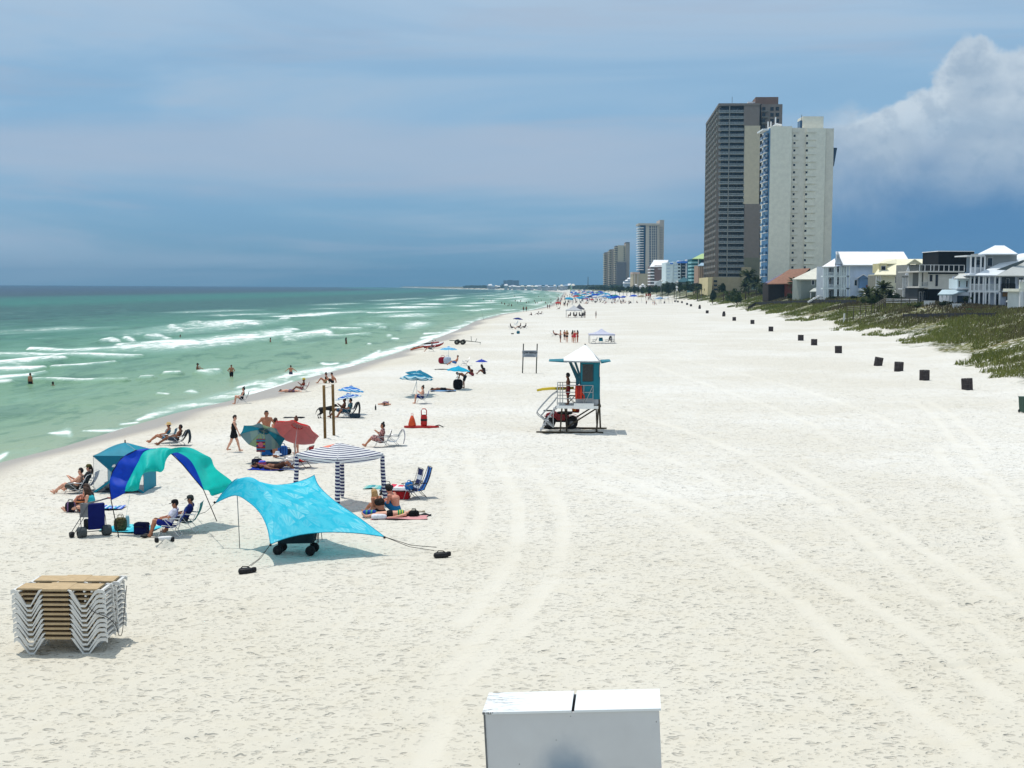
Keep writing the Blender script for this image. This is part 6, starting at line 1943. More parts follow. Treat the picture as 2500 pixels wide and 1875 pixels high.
# party standing round a chair behind the tower
_g = [(1368, 836, 10, 'man in patterned trunks standing at the left of the group behind the tower', dict(skin='tan', hair='black', wear=[('trunks', (110, 90, 90))])),
	  (1378, 830, -60, 'boy with arms folded partly hidden in the group behind the tower', dict(skin='tan', hair='black', size=.85, wear=[('trunks', (60, 40, 40))])),
	  (1384, 836, 80, 'blonde woman in a black bikini bottom seen from behind', dict(skin='fair', hair='blond', style='long', fem=True, wear=[('briefs', (20, 20, 22)), ('top', (20, 20, 22))])),
	  (1398, 836, 60, 'tall dark haired woman in the group, beside the red swimsuit', dict(skin='fair', hair='black', style='long', fem=True, wear=[('top', (50, 80, 90)), ('briefs', (190, 60, 70))])),
	  (1403, 837, 90, 'woman in a red swimsuit seen from behind', dict(skin='fair', hair='brown', fem=True, wear=[('one_piece', (200, 50, 60))])),
	  (1410, 836, 150, 'woman with dark hair at the right of the group behind the tower', dict(skin='tan', hair='black', style='long', fem=True, wear=[('briefs', (150, 40, 50)), ('top', (150, 40, 50))]))]
for a, b, dg_, lb, kw in _g:
	PP(lb, a, b, dg_, pose_stand(.02, 'front'), h=.036, **kw)
CH('dark reclining chair left of the group behind the tower', 1352, 822, 0, (30, 34, 48), back=.7, tall=.8)
PP('sunbather reclining in the dark chair left of the group', 1356, 822, 0, pose_chair(.24, .75, .6, 'lap'), skin='tan', hair='black', wear=[('trunks', (80, 60, 60))], h=.036)
# under and about the navy umbrella
for (a, b, dg_, lb, sk, cl) in ((1249, 804, 0, 'sunbather in dark chair left of the navy umbrella, facing inland', 'brown', (34, 34, 40)), (1268, 803, 178, 'person in dark clothes in the middle under the navy umbrella', 'tan', (40, 34, 34)), (1281, 803, 180, 'person in black chair right under the navy umbrella', 'brown', (22, 22, 26))):
	PP(lb, a, b, dg_, pose_chair(.24, .5, .6, 'lap'), skin=sk, hair='black', wear=[('trunks', cl), ('shirt', cl)], h=.036)
	CH('low chair of the ' + lb.split(',')[0], a + (2 if dg_ else -2), b, dg_, cl, back=.6)
CH('pale blue empty chair beside the navy umbrella pole', 1258, 795, 170, (110, 160, 190), tall=.8)
bag('teal cooler bag lying in front of the navy umbrella', G(1265, 815), 0, .55, .4, .5, (30, 100, 120)); bag('small dark satchel on the open sand left of the teal cooler bag', G(1251, 816), 0, .5, .4, .2, (90, 90, 90), handles=False)
# small figures on the shore further off
for (a, b, dg_, lb, ps) in ((1278, 761, 60, 'dark figure walking in the wash, left of a far pair', 'w'), (1285, 761, 60, 'dark figure walking in the wash, right of a far pair', 'w'), (1337, 754, 30, 'dark figure strolling at the waterline, left of the second pair', 'w'), (1342, 754, 200, 'dark figure strolling at the waterline, right of the second pair', 'w'),
							(1298, 770, 180, 'lone dark figure sitting on the sand far down the shore', 's'), (1313, 769, 180, 'far dark figure lounging, left of a seated pair', 'c'), (1321, 769, 180, 'far dark figure lounging, right of a seated pair', 'c'), (1365, 756, 170, 'far figure lounging alone on the sand above the waterline', 'c')):
	J = pose_stand(0, 'down', .2) if ps == 'w' else (pose_sit(.4, .1) if ps == 's' else pose_chair(.25, .5, .6, 'lap'))
	PP(lb, a, b, dg_, J, skin='brown', hair='black', wear=[('trunks', (30, 30, 40))], h=.05)
	if ps == 'c': CH('low chair of the ' + lb, a + 2, b, 180, (36, 38, 46), back=.6)
tag(obj('fishing_rod', MB().tube([(0, 0, 0), (-.35, 0, 1.5), (-.6, 0, 2.6)], [.03, .02, .008], 5), STEEL, None, False, G(1181, 781)), 'fishing rod standing in the sand at the water edge', 'fishing rod')

# ---- slatted bins in a row along the dune
def bin_proto():
	t_ = thing('slatted_bin', 'x', 'bin', (0, 0, 0))
	WG = M('bin_slat', (74, 68, 68), .85, .25, 6, .1)
	for k_ in range(22):
		a = 2 * math.pi * k_ / 22
		T = Matrix.Rotation(a, 4, 'Z') @ Matrix.Translation((.40, 0, .44))
		obj('slat', MB().obox(T, .022, .088, .88), WG, t_)
	for z in (.14, .46, .78):
		obj('hoop', MB().lathe([(.370, z - .02), (.384, z - .02), (.384, z + .02), (.370, z + .02), (.370, z - .02)], n=22), STEEL, t_)
	obj('liner', MB().lathe([(.004, .03), (.34, .03), (.352, .83), (.340, .83), (.33, .05), (.004, .045)], n=18), BLACK, t_, True)
	return t_

bins = [(2361.5, 951, 4, 0), (2257, 928, 2, 0), (2194, 906, 3, 0), (2143, 893, 9, 0), (2047, 862, -2, 0), (1987.5, 843, 3, 0), (1955, 831.5, 1, 0), (1882, 809, 0, 0), (1837, 791, 2, 0), (1792.5, 783, -1, 0), (1767, 772.5, 2, 1),
		(1726.5, 765, 0, 0), (1708, 754, 3, 1), (1687, 748, 4, 0), (1677.5, 744.5, 0, 0), (1665, 740, 2, 0), (1655, 738.5, 0, 0), (1648, 737.5, 0, 0)]
names = ['nearest slatted bin of the row along the dune', 'second nearest slatted bin of the row', 'slatted bin leaning slightly, third nearest of the row', 'tilted slatted bin, fourth nearest of the row', 'slatted bin at the left of a close pair with the tilted one, fifth nearest', 'sixth nearest slatted bin of the row',
		 'seventh nearest slatted bin, left of the sixth', 'small slatted bin alone on open sand, eighth nearest', 'ninth nearest slatted bin of the row', 'tenth nearest slatted bin of the row', 'slatted bin with a dark bag piled on top, eleventh nearest',
		 'twelfth nearest slatted bin of the row', 'distant slatted bin with a bag on top', 'distant slatted bin next beyond the bagged one', 'far slatted bin, fifteenth nearest', 'far slatted bin at the end of the row, third from last', 'far slatted bin at the end of the row, second from last', 'farthest slatted bin of the row']
b0 = bin_proto()
for i, ((a, b, lean, bg), nm) in enumerate(zip(bins, names)):
	o = b0 if i == 0 else copy_tree(b0)
	o.location = G(a, b); o.location.z -= .04
	o.rotation_euler = (0, R(-lean), i * .9)
	o['label'] = nm; o['group'] = 'slatted bins along the dune'
	if bg:
		bag('black rubbish bag heaped on a %s bin' % ('nearer' if i == 10 else 'farther'), o.location + Vector((.05, 0, .85)), 0, .6, .5, .5, (24, 24, 28), handles=False, name='rubbish_bag')
g = G(2503, 1008)
t_ = thing('wheeled_bin', 'dark green wheeled bin cut off by the right edge', 'bin', g, R(6))
GB = M('green_plastic', (26, 64, 48), .5, .1)
obj('bin_body', MB().add([(-.24, -.3, .05), (.24, -.3, .05), (.24, .3, .05), (-.24, .3, .05), (-.29, -.36, .95), (.29, -.36, .95), (.29, .36, .95), (-.29, .36, .95)], [(3, 2, 1, 0), (4, 5, 6, 7), (0, 1, 5, 4), (1, 2, 6, 5), (2, 3, 7, 6), (3, 0, 4, 7)]), GB, t_)
obj('lid', MB().box(-.31, -.38, .953, .31, .38, 1.0), GB, t_)
for x in (-.24, .24):
	obj('wheel', MB().wheel((x, .32, .1), .1, .06, (1, 0, 0), 12), BLACK, t_, True)
# ================================================================== lifeguard tower and quad bike
def lifeguard_tower():
	g = G(1380, 1057)
	S = 3300 / g.y
	g.z -= .02
	t_ = thing('lifeguard_tower', 'teal lifeguard tower with white roof, silver railings and a raised deck', 'lifeguard tower', g, R(-2))
	k = 5.53 * S
	def L(zx, zy, y=0.0): return Vector(((zx - 719) / k, y, (1412 - zy) / k))
	TE, TD = M('tower_teal', (14, 112, 128), .55, .1, 2), M('tower_teal_dark', (12, 72, 84), .6, .1, 2)
	WHT, GRY = M('tower_white', (238, 238, 234), .55, .06, 2), M('tower_grey', (158, 162, 166), .55, .08, 2)
	GL = M('tower_glass', (26, 34, 36), .15, .2, 2, .6)
	TIM = M('tower_timber', (70, 62, 48), .85, .2, 3)
	SIL = M('rail_steel', (176, 178, 178), .35, .1, 6, .5, .6)
	Dp = 2.25
	zd = L(0, 1035).z
	# skids, legs and braces
	for y in (0.0, Dp):
		a, b = (L(325, 1412), L(1235, 1412)) if y == 0 else (L(420, 1412), L(1300, 1412))
		obj('skid', MB().tube([a + Vector((0, y, .05)), b + Vector((0, y, .05))], .06, 6), TIM, t_)
		x0 = L(650 if y == 0 else 740, 0).x; x1 = L(1142 if y == 0 else 1212, 0).x
		obj('leg', MB().tube([(x0, y, .05), (L(672 if y == 0 else 712, 0).x, y * .95 + .05, zd - .05)], .05, 6), TIM, t_)
		obj('leg', MB().tube([(x1, y, .05), (L(1168 if y == 0 else 1186, 0).x, y * .95 + .05, zd + .1 if y == 0 else zd + .6)], .055, 6), TIM, t_)
		obj('brace', MB().tube([L(1150, 1065) + Vector((0, y * .9 + .1, 0)), L(740, 1330) + Vector((0, y * .9 + .1, 0))], .045, 6), TIM, t_)
	for zx in (740, 1150):
		obj('cross_skid', MB().tube([L(zx, 1395), L(zx, 1395) + Vector((.0, Dp, 0))], .045, 6), TIM, t_)
		obj('cross_brace', MB().tube([L(zx, 1380), Vector((L(zx, 0).x, Dp, zd - .3))], .035, 6), TIM, t_)
	obj('side_beam', MB().box(L(1090, 0).x, .0, L(0, 1055).z, L(1200, 0).x, Dp, L(0, 1028).z), TIM, t_)
	# deck
	obj('deck', MB().box(L(596, 0).x, -.05, zd - .15, L(1100, 0).x + .25, Dp + .05, zd), WHT, t_)
	obj('deck_skirt', MB().box(L(832, 0).x, -.09, L(0, 1076).z, L(1102, 0).x, -.053, L(0, 1000).z), WHT, t_)
	obj('cabin_base', MB().box(L(860, 0).x, .05, zd + .004, L(1165, 0).x, Dp - .05, L(0, 945).z), GRY, t_)
	# cabin: two side walls with a window each, leaning glazed front, rear wall
	zb, zt = L(0, 945).z, L(0, 428).z
	xr, xl, xlt = L(1166, 0).x, L(920, 0).x, L(920, 0).x
	wy = ((L(945, 0).x, L(1098, 0).x, L(0, 703).z, L(0, 470).z))
	for y0, y1 in ((.02, .09), (Dp - .09, Dp - .02)):
		mb = MB()
		mb.box(xl, y0, zb, xr, y1, wy[2]).box(xl, y0, wy[3], xr, y1, zt)
		mb.box(xl, y0, wy[2], wy[0], y1, wy[3]).box(wy[1], y0, wy[2], xr, y1, wy[3])
		w_ = obj('side_wall', mb, TE, t_)
		obj('window', MB().box(wy[0], y0 + .02, wy[2], wy[1], y1 - .02, wy[3]), GL, w_)
		obj('window_trim', MB().box(wy[0] + .02, y0 - .012, wy[2] - .03, wy[1] - .1, y0 - .002, wy[2]).box(wy[1] - .05, y0 - .012, wy[2], wy[1], y0 - .002, wy[3]) if y0 < 1 else MB().box(wy[0], y1 + .002, wy[2] - .03, wy[1], y1 + .012, wy[2]), TD, w_)
	obj('rear_wall', MB().box(xr + .003, .02, zb, xr + .07, Dp - .02, L(0, 650).z).box(xr + .003, .02, L(0, 480).z, xr + .07, Dp - .02, zt), TE, t_)
	obj('rear_window', MB().box(xr + .02, .1, L(0, 650).z, xr + .05, Dp - .1, L(0, 480).z), GL, t_)
	for y in (.0, Dp - .08):
		obj('front_frame', MB().prism([L(757, 445), L(792, 445), L(905, 665), L(905, 745), L(862, 745), L(862, 690)], (0, .08, 0)).xf(Matrix.Translation((0, y, 0))), TD, t_)
		obj('front_frame', MB().prism([L(830, 445), L(860, 445), L(925, 640), L(925, 745), L(906, 745), L(906, 665)], (0, .08, 0)).xf(Matrix.Translation((0, y, 0))), TD, t_)
	obj('front_glass', MB().prism([L(775, 455), L(800, 455), L(890, 672), L(868, 672)], (0, Dp - .2, 0)).xf(Matrix.Translation((0, .1, 0))), GL, t_)
	obj('front_lower_panel', MB().box(L(862, 0).x, .1, zb, L(890, 0).x, Dp - .1, L(0, 690).z), TD, t_)
	obj('lintel', MB().box(L(735, 0).x, -.02, L(0, 447).z, xr + .07, Dp + .02, L(0, 428).z), TE, t_)
	# roof: white hip, with flap wings
	c = [L(690, 418, -.35), L(1190, 432, -.35), L(1190, 432, Dp + .35), L(690, 418, Dp + .35)]
	ap = [L(935, 232, Dp * .35), L(1000, 222, Dp * .65)]
	ap = [L(985, 218, Dp * .42), L(995, 218, Dp * .58)]
	for q in ([c[0], c[1], ap[0]], [c[1], c[2], ap[1], ap[0]], [c[2], c[3], ap[1]], [c[3], c[0], ap[0], ap[1]]):
		n_ = (q[1] - q[0]).cross(q[2] - q[0]).normalized()
		obj('roof_panel', MB().prism([p - n_ * .04 for p in q], n_ * .04), WHT, t_)
	obj('fascia', MB().box(L(692, 0).x, -.34, L(0, 440).z, L(1188, 0).x, -.30, L(0, 421).z), GRY, t_)
	obj('fascia', MB().box(L(692, 0).x, Dp + .30, L(0, 440).z, L(1188, 0).x, Dp + .34, L(0, 421).z), GRY, t_)
	obj('flap', MB().add([L(490, 440, .1), L(735, 452, .1), L(735, 452, Dp - .1), L(490, 440, Dp - .1), L(490, 434, .1), L(735, 424, .1), L(735, 424, Dp - .1), L(490, 434, Dp - .1)], [(3, 2, 1, 0), (4, 5, 6, 7), (0, 1, 5, 4), (1, 2, 6, 5), (2, 3, 7, 6), (3, 0, 4, 7)]), TE, t_)
	obj('flap', MB().add([L(1200, 462, .1), L(1328, 434, .1), L(1328, 434, Dp - .1), L(1200, 462, Dp - .1), L(1200, 436, .1), L(1328, 429, .1), L(1328, 429, Dp - .1), L(1200, 436, Dp - .1)], [(3, 2, 1, 0), (4, 5, 6, 7), (0, 1, 5, 4), (1, 2, 6, 5), (2, 3, 7, 6), (3, 0, 4, 7)]), TE, t_)
	obj('roof_ridge_rail', MB().tube([L(983, 215, Dp * .5), L(1010, 252, Dp * .5 - .2), L(1180, 425, -.37)], .03, 5), GRY, t_)
	obj('roof_hook', MB().tube([L(985, 222, Dp * .42), L(978, 205, Dp * .42)], .03, 5), BLACK, t_)
	# railings
	zr = [L(0, v).z for v in (758, 852, 940)]
	xs = [L(v, 0).x for v in (610, 645, 680, 965, 1090)]
	for y in (-.02, Dp):
		for z in zr:
			obj('rail', MB().tube([(xs[0], y, z), (xs[4], y, z)], .022, 5), SIL, t_)
		for x in xs:
			obj('rail_post', MB().tube([(x, y, zd), (x, y, zr[0])], .022, 5), SIL, t_)
	for z in zr:
		obj('rail', MB().tube([(xs[0], .9, z), (xs[0], Dp, z)], .022, 5), SIL, t_)
	obj('rail_post', MB().tube([(xs[0], .9, zd), (xs[0], .9, zr[0])], .022, 5), SIL, t_)
	obj('rail_strut', MB().tube([(xs[3], -.02, zd), (xs[4], -.02, zr[0])], .018, 5), SIL, t_)
	# stair with looped handrails
	for y in (.0, .8):
		obj('handrail', MB().tube([cr([L(606, 800, y), L(600, 850, y), L(520, 910, y), L(345, 1110, y), L(345, 1160, y), L(390, 1200, y), L(560, 1340, y)], i / 24) for i in range(25)], .026, 6), SIL, t_, True)
		obj('handrail', MB().tube([cr([L(600, 930, y), L(560, 990, y), L(400, 1170, y), L(400, 1200, y), L(560, 1330, y)], i / 18) for i in range(19)], .022, 6), SIL, t_, True)
		obj('stringer', MB().tube([L(600, 1050, y), L(470, 1230, y), L(378, 1400, y)], .03, 5), SIL, t_)
		obj('stair_post', MB().tube([L(552, 1135, y), L(556, 1330, y)], .02, 5), SIL, t_)
	for i in range(6):
		f = (i + .6) / 6
		p = L(600 - 215 * f, 1050 + 330 * f, 0)
		obj('tread', MB().box(p.x - .1, .0, p.z - .02, p.x + .1, .8, p.z + .01), GRY, t_)
	text_mesh('LIFEGUARD', .21, WHITE, 'lettering', t_, (xr + .076, .55, L(0, 790).z), (R(90), R(-90), R(90)))
	# things on the tower
	q = Matrix.Rotation(R(-2), 4, 'Z')
	def Wd(v): return g + (q @ Vector(v))
	person('lifeguard in red trunks standing on the tower deck looking out to sea', Wd((L(755, 0).x, .55, zd)), R(172), pose_stand(.02, 'down', 0, (1, .2, 0)), skin='brown', hair='black', style='afro', size=.97, wear=[('trunks', (126, 24, 28))], h=.024)
	b_ = thing('rescue_paddleboard', 'yellow rescue board resting across the tower railing', 'board', Wd((0, 0, 0)), R(-2))
	YL = M('board_yellow', (206, 178, 30), .5, .1)
	pr = [(322, 880, .0), (400, 862, .20), (520, 850, .28), (700, 850, .26), (835, 838, .1)]
	vs = []
	for zx, zy, w in pr:
		p = L(zx, zy, 1.75)
		vs += [p + Vector((0, -w - .03, .0)), p + Vector((0, w + .03, .0)), p + Vector((0, w * .8 + .02, .12)), p + Vector((0, -w * .8 - .02, .12))]
	obj('board_hull', MB().add(vs, [(j * 4 + i, j * 4 + (i + 1) % 4, (j + 1) * 4 + (i + 1) % 4, (j + 1) * 4 + i) for j in range(4) for i in range(4)] + [(3, 2, 1, 0), (16, 17, 18, 19)]), YL, b_)
	obj('deck_pad', MB().box(L(620, 0).x, 1.55, L(0, 835).z + .04, L(720, 0).x, 1.95, L(0, 835).z + .07), M('pad_red', (176, 50, 30), .8), b_)
	f_ = thing('rescue_tube', 'orange red folded rescue tube hanging on the tower railing', 'rescue tube', Wd((L(900, 0).x, -.10, L(0, 938).z)), R(-2))
	OR = M('tube_orange', (196, 56, 30), .65, .1)
	for i, x in enumerate((-.14, -.02, .10)):
		obj('roll', MB().tube([(x, 0, .0), (x, -.02, .35), (x, 0, .70)], [.06, .075, .06], 8), OR if i != 1 else M('tube_red', (160, 30, 26), .65, .1), f_, True)
	obj('strap', MB().tube([(.16, 0, .30), (.26, -.02, .18), (.3, 0, .02), (.2, 0, .04)], .04, 6), OR, f_, True)
	s_ = thing('deck_chair', 'small folding chair on the tower deck behind the lifeguard', 'chair', Wd((L(800, 0).x, 1.1, zd)), R(170))
	for y in (-.2, .2):
		obj('frame', MB().tube([(-.22, y, .0), (.2, y, .45), (.28, y, .75)], .016, 5), BLACK, s_); obj('frame', MB().tube([(.22, y, 0), (-.2, y, .45)], .016, 5), BLACK, s_)
	obj('seat', MB().box(-.2, -.2, .43, .2, .2, .46), cloth((40, 46, 52)), s_)

lifeguard_tower()

def quad_bike():
	g = G(1369, 1045)
	t_ = thing('quad_bike', 'red quad bike parked behind the lifeguard tower stairs', 'quad bike', g, R(176))
	RD, DK = M('quad_red', (140, 20, 24), .4, .1, 4, .45), M('quad_dark', (26, 24, 24), .7, .2)
	for x in (-.62, .62):
		for y in (-.45, .45):
			w_ = obj('wheel', MB().wheel((x, y, .32), .33, .26, (0, 1, 0), 18), DK, t_, True)
			obj('rim', MB().wheel((x, y, .32), .15, .275, (0, 1, 0), 10), STEEL, w_)
			obj('fender', MB().grid(lambda u, v, x=x, y=y: (x + .44 * math.cos(R(20 + 140 * u)), y - .17 + .34 * v, .36 + .40 * math.sin(R(20 + 140 * u))), 8, 2), RD, t_, True)
		obj('axle', MB().tube([(x, -.45, .32), (x, .45, .32)], .04, 6), STEEL, t_)
	obj('chassis', MB().box(-.6, -.16, .34, .6, .16, .58), DK, t_)
	obj('front_cowl', MB().prism([(.18, -.26, .56), (.86, -.26, .60), (.80, -.26, .80), (.35, -.26, .94), (.18, -.26, .84)], (0, .52, 0)), RD, t_)
	obj('side_panel', MB().prism([(-.5, -.24, .45), (.2, -.24, .45), (.25, -.24, .78), (-.45, -.24, .74)], (0, .48, 0)), RD, t_)
	obj('seat', soft_bag(MB(), (-.22, 0, .84), .85, .32, .2, 3), DK, t_, True)
	obj('handlebar', MB().tube([(.18, -.4, 1.14), (.28, -.14, 1.12), (.36, 0, .95), (.28, .14, 1.12), (.18, .4, 1.14)], .022, 6), DK, t_, True)
	for s_ in (-1, 1):
		obj('headlight', MB().ball((.86, .18 * s_, .68), .05, .08, .05), M('lamp_glass', (200, 200, 196), .2), t_, True)
	for x0, x1, z in ((.42, .95, .96), (-1.0, -.45, .90)):
		for i in range(4):
			y = -.3 + .2 * i
			obj('rack_bar', MB().tube([(x0, y, z), (x1, y, z)], .014, 5), DK, t_)
		for x in (x0, x1):
			obj('rack_bar', MB().tube([(x, -.3, z), (x, .3, z)], .014, 5), DK, t_)
	b_ = thing('rescue_can', 'yellow orange rescue buoy strapped on the rear rack of the quad bike', 'buoy', g + Vector((.75, 0, .93)), R(176))
	obj('float', MB().tube([(0, -.3, .12), (0, -.15, .14), (0, .15, .14), (0, .3, .12)], [.08, .14, .14, .08], 8), M('buoy_amber', (206, 120, 30), .55, .1), b_, True)
	obj('box', MB().box(-.28, -.2, .0, .12, .2, .2), M('quad_box_red', (130, 26, 26), .6), b_)

quad_bike()
# ================================================================== buildings
HS = 1.24      # the houses stand further off than first measured
class Bld:
	"""measured building: corners are read off the photo at a known distance and stand there as real solids"""
	def __init__(s, name, label, cat, px, d, group=None):
		if d < 350: d *= HS
		s.d = d
		p = at(px, 760, d)
		s.o = Vector((p.x, d, float(terrain(p.x, d))))
		s.r = thing(name, label, cat, s.o, 0, group)

	def p(s, px, py, d=None):
		return at(px, py, s.d if d is None else d) - s.o

	def box(s, name, x0, y0, x1, y1, m, d0=0.0, dep=10.0, parent=None, ref=None):
		"""front face spans pixels x0..x1, y0 (top)..y1 at distance d + d0"""
		D0 = s.d + d0
		D1 = D0 if ref is None else s.d + ref
		a, b = s.p((x0 + x1) / 2 - abs(x1 - x0) / 2, (y0 + y1) / 2, D1), s.p((x0 + x1) / 2 + abs(x1 - x0) / 2, (y0 + y1) / 2, D1)
		xm = (x0 + x1) / 2
		z1, z0 = s.p(xm, y0, D1).z, s.p(xm, y1, D1).z
		if name in ('wall', 'core', 'base_wall', 'porch_back', 'lower_wing', 'ground_storey', 'ground_wing', 'porch', 'picket', 'podium', 'parking_front', 'podium_wing', 'base'):
			z0 = s.foot(a.x, d0, z0, 4)
		return obj(name, MB().box(a.x, d0, z0, b.x, d0 + dep, z1), m, parent or s.r)

	def foot(s, x, y, z, reach):
		g_ = float(terrain(s.o.x + x, s.o.y + y)) - s.o.z
		return min(z, g_ - .4) if z < g_ + reach else z

	def poly(s, name, pts, m, th=.25, parent=None):
		"""flat panel through measured corners (px, py, extra distance), with thickness"""
		q = [s.p(a, b, s.d + c) for a, b, c in pts]
		n = (q[1] - q[0]).cross(q[2] - q[0]).normalized()
		if n.z < 0: n = -n
		return obj(name, MB().prism([v - n * th for v in q], n * th), m, parent or s.r)

	def post(s, name, px, y0, y1, m, d0=0.0, r=.12, parent=None):
		a, b = s.p(px, y0, s.d + d0), s.p(px, y1, s.d + d0)
		return obj(name, MB().box(b.x - r, d0 - r, s.foot(b.x, d0, b.z, 2.2), b.x + r, d0 + r, a.z), m, parent or s.r)

	def rail(s, name, x0, x1, y0, y1, m, d0=0.0, n=8):
		"""balustrade: top rail, bottom rail and balusters"""
		a, b = s.p(x0, y0, s.d + d0), s.p(x1, y1, s.d + d0)
		mb = MB()
		mb.box(a.x, d0 - .04, a.z - .1, b.x, d0 + .04, a.z).box(a.x, d0 - .03, b.z, b.x, d0 + .03, b.z + .08)
		for i in range(n + 1):
			x = a.x + (b.x - a.x) * i / n
			w = .045
			mb.box(x - w, d0 - .025, b.z + .08, x + w, d0 + .025, a.z - .1)
		return obj(name, mb, m, s.r)

def W_(name, rgb, **kw): return M(name, rgb if sum(rgb) < 160 else tuple(min(236, c * 1.16) for c in rgb), kw.pop('rough', .8), kw.pop('var', .06), kw.pop('scale', .6), .2, **kw)
GLASS = M('dark_glass', (24, 32, 42), .15, .25, .8, .5)
GLASSB = M('blue_glass', (44, 78, 110), .15, .2, .8, .5)
TRIM = W_('white_trim', (214, 216, 216))

def linked(name, me, parent, loc):
	return link(name, me, parent, loc)

# ---- pale concrete tower in front (right)
def pale_tower():
	b = Bld('tower_block', 'pale concrete apartment tower with two columns of small square windows', 'tower block', 1950, 535)
	C1, C2, BL = W_('pale_concrete', (205, 199, 184)), W_('pale_concrete_recess', (196, 190, 176)), W_('blue_side_paint', (92, 130, 164))
	w1 = b.box('wall', 1878, 308, 1930, 735, C1, 0, 18)
	b.box('wall', 1930.2, 312, 1965, 735, C2, .7, 17)
	b.box('wall', 1965.2, 313, 2012, 735, C1, 0.15, 18)
	b.box('wall', 2012.2, 313.5, 2031.5, 735, C2, .8, 17)
	b.box('penthouse', 1960, 284, 2010.5, 313, C1, 3, 10)
	b.box('penthouse_side', 1953.5, 294, 1959.8, 313, GLASSB, 4, 5)
	b.poly('roof_tank', [(1884, 308, 2), (1895, 301, 2), (1908, 303, 6), (1905, 308, 6)], TRIM, .4)
	b.box('roof_plant', 1862, 314, 1877, 318, TRIM, 1, 12)
	for px in (1875, 1882, 1893): b.post('roof_mast', px, 286 if px == 1893 else 297, 312, TRIM, 8, .22)
	b.post('roof_mast', 1957, 280, 296, STEEL, 4, .1)
	side = b.box('side_wall', 1878, 312, 1879, 735, BL, .5, 14)
	side.location.x -= .35
	wn, ld, bl, br = [], [], [], []
	for i in range(20):
		y = 331.5 + 17.85 * i
		if i < 19:
			for px, d0 in ((1940 - i * .30, .7), (1970.5 - i * .32, .15)):
				wn.append(b.box('window', px - 2.4, y - 2.6, px + 2.4, y + 2.6, GLASS, d0 - .06, .12))
				ld.append(b.box('ledge', px - 9.5 if px < 1950 else px - 4, y - 8.6, px + 11 if px < 1950 else px + 23, y - 7.7, C2, d0 - .35, .36))
		# balconies on the seaward side
		for k_, d0 in enumerate((1.2, 7.6)):
			p = b.p(1878, y + 4, b.d)
			s_ = obj('balcony', MB().box(p.x - 1.35, d0, p.z - .09, p.x - .36, d0 + 5, p.z + .09), TRIM, b.r)
			obj('balcony_rail', MB().box(p.x - 1.35, d0 - .02, p.z + .12, p.x - 1.29, d0 + 5, p.z + 1.1).box(p.x - 1.29, d0 - .02, p.z + .12, p.x - .36, d0 + .04, p.z + 1.1), GLASSB, s_)
			obj('balcony_door', MB().box(p.x - .42, d0 + .6, p.z + .14, p.x - .3, d0 + 5, p.z + 2.2), GLASS, s_)
	p = b.p(2031, 362)
	sg = MB().prism([(p.x + .06, 1, b.p(2031, 360).z), (p.x + 2.3, 1, b.p(2031, 360).z), (p.x + 1.2, 1, b.p(2031, 405).z), (p.x + .06, 1, b.p(2031, 406).z)], (0, 6, 0))
	obj('corner_canopy', sg, M('slate_glass', (46, 66, 86), .3), b.r)

pale_tower()

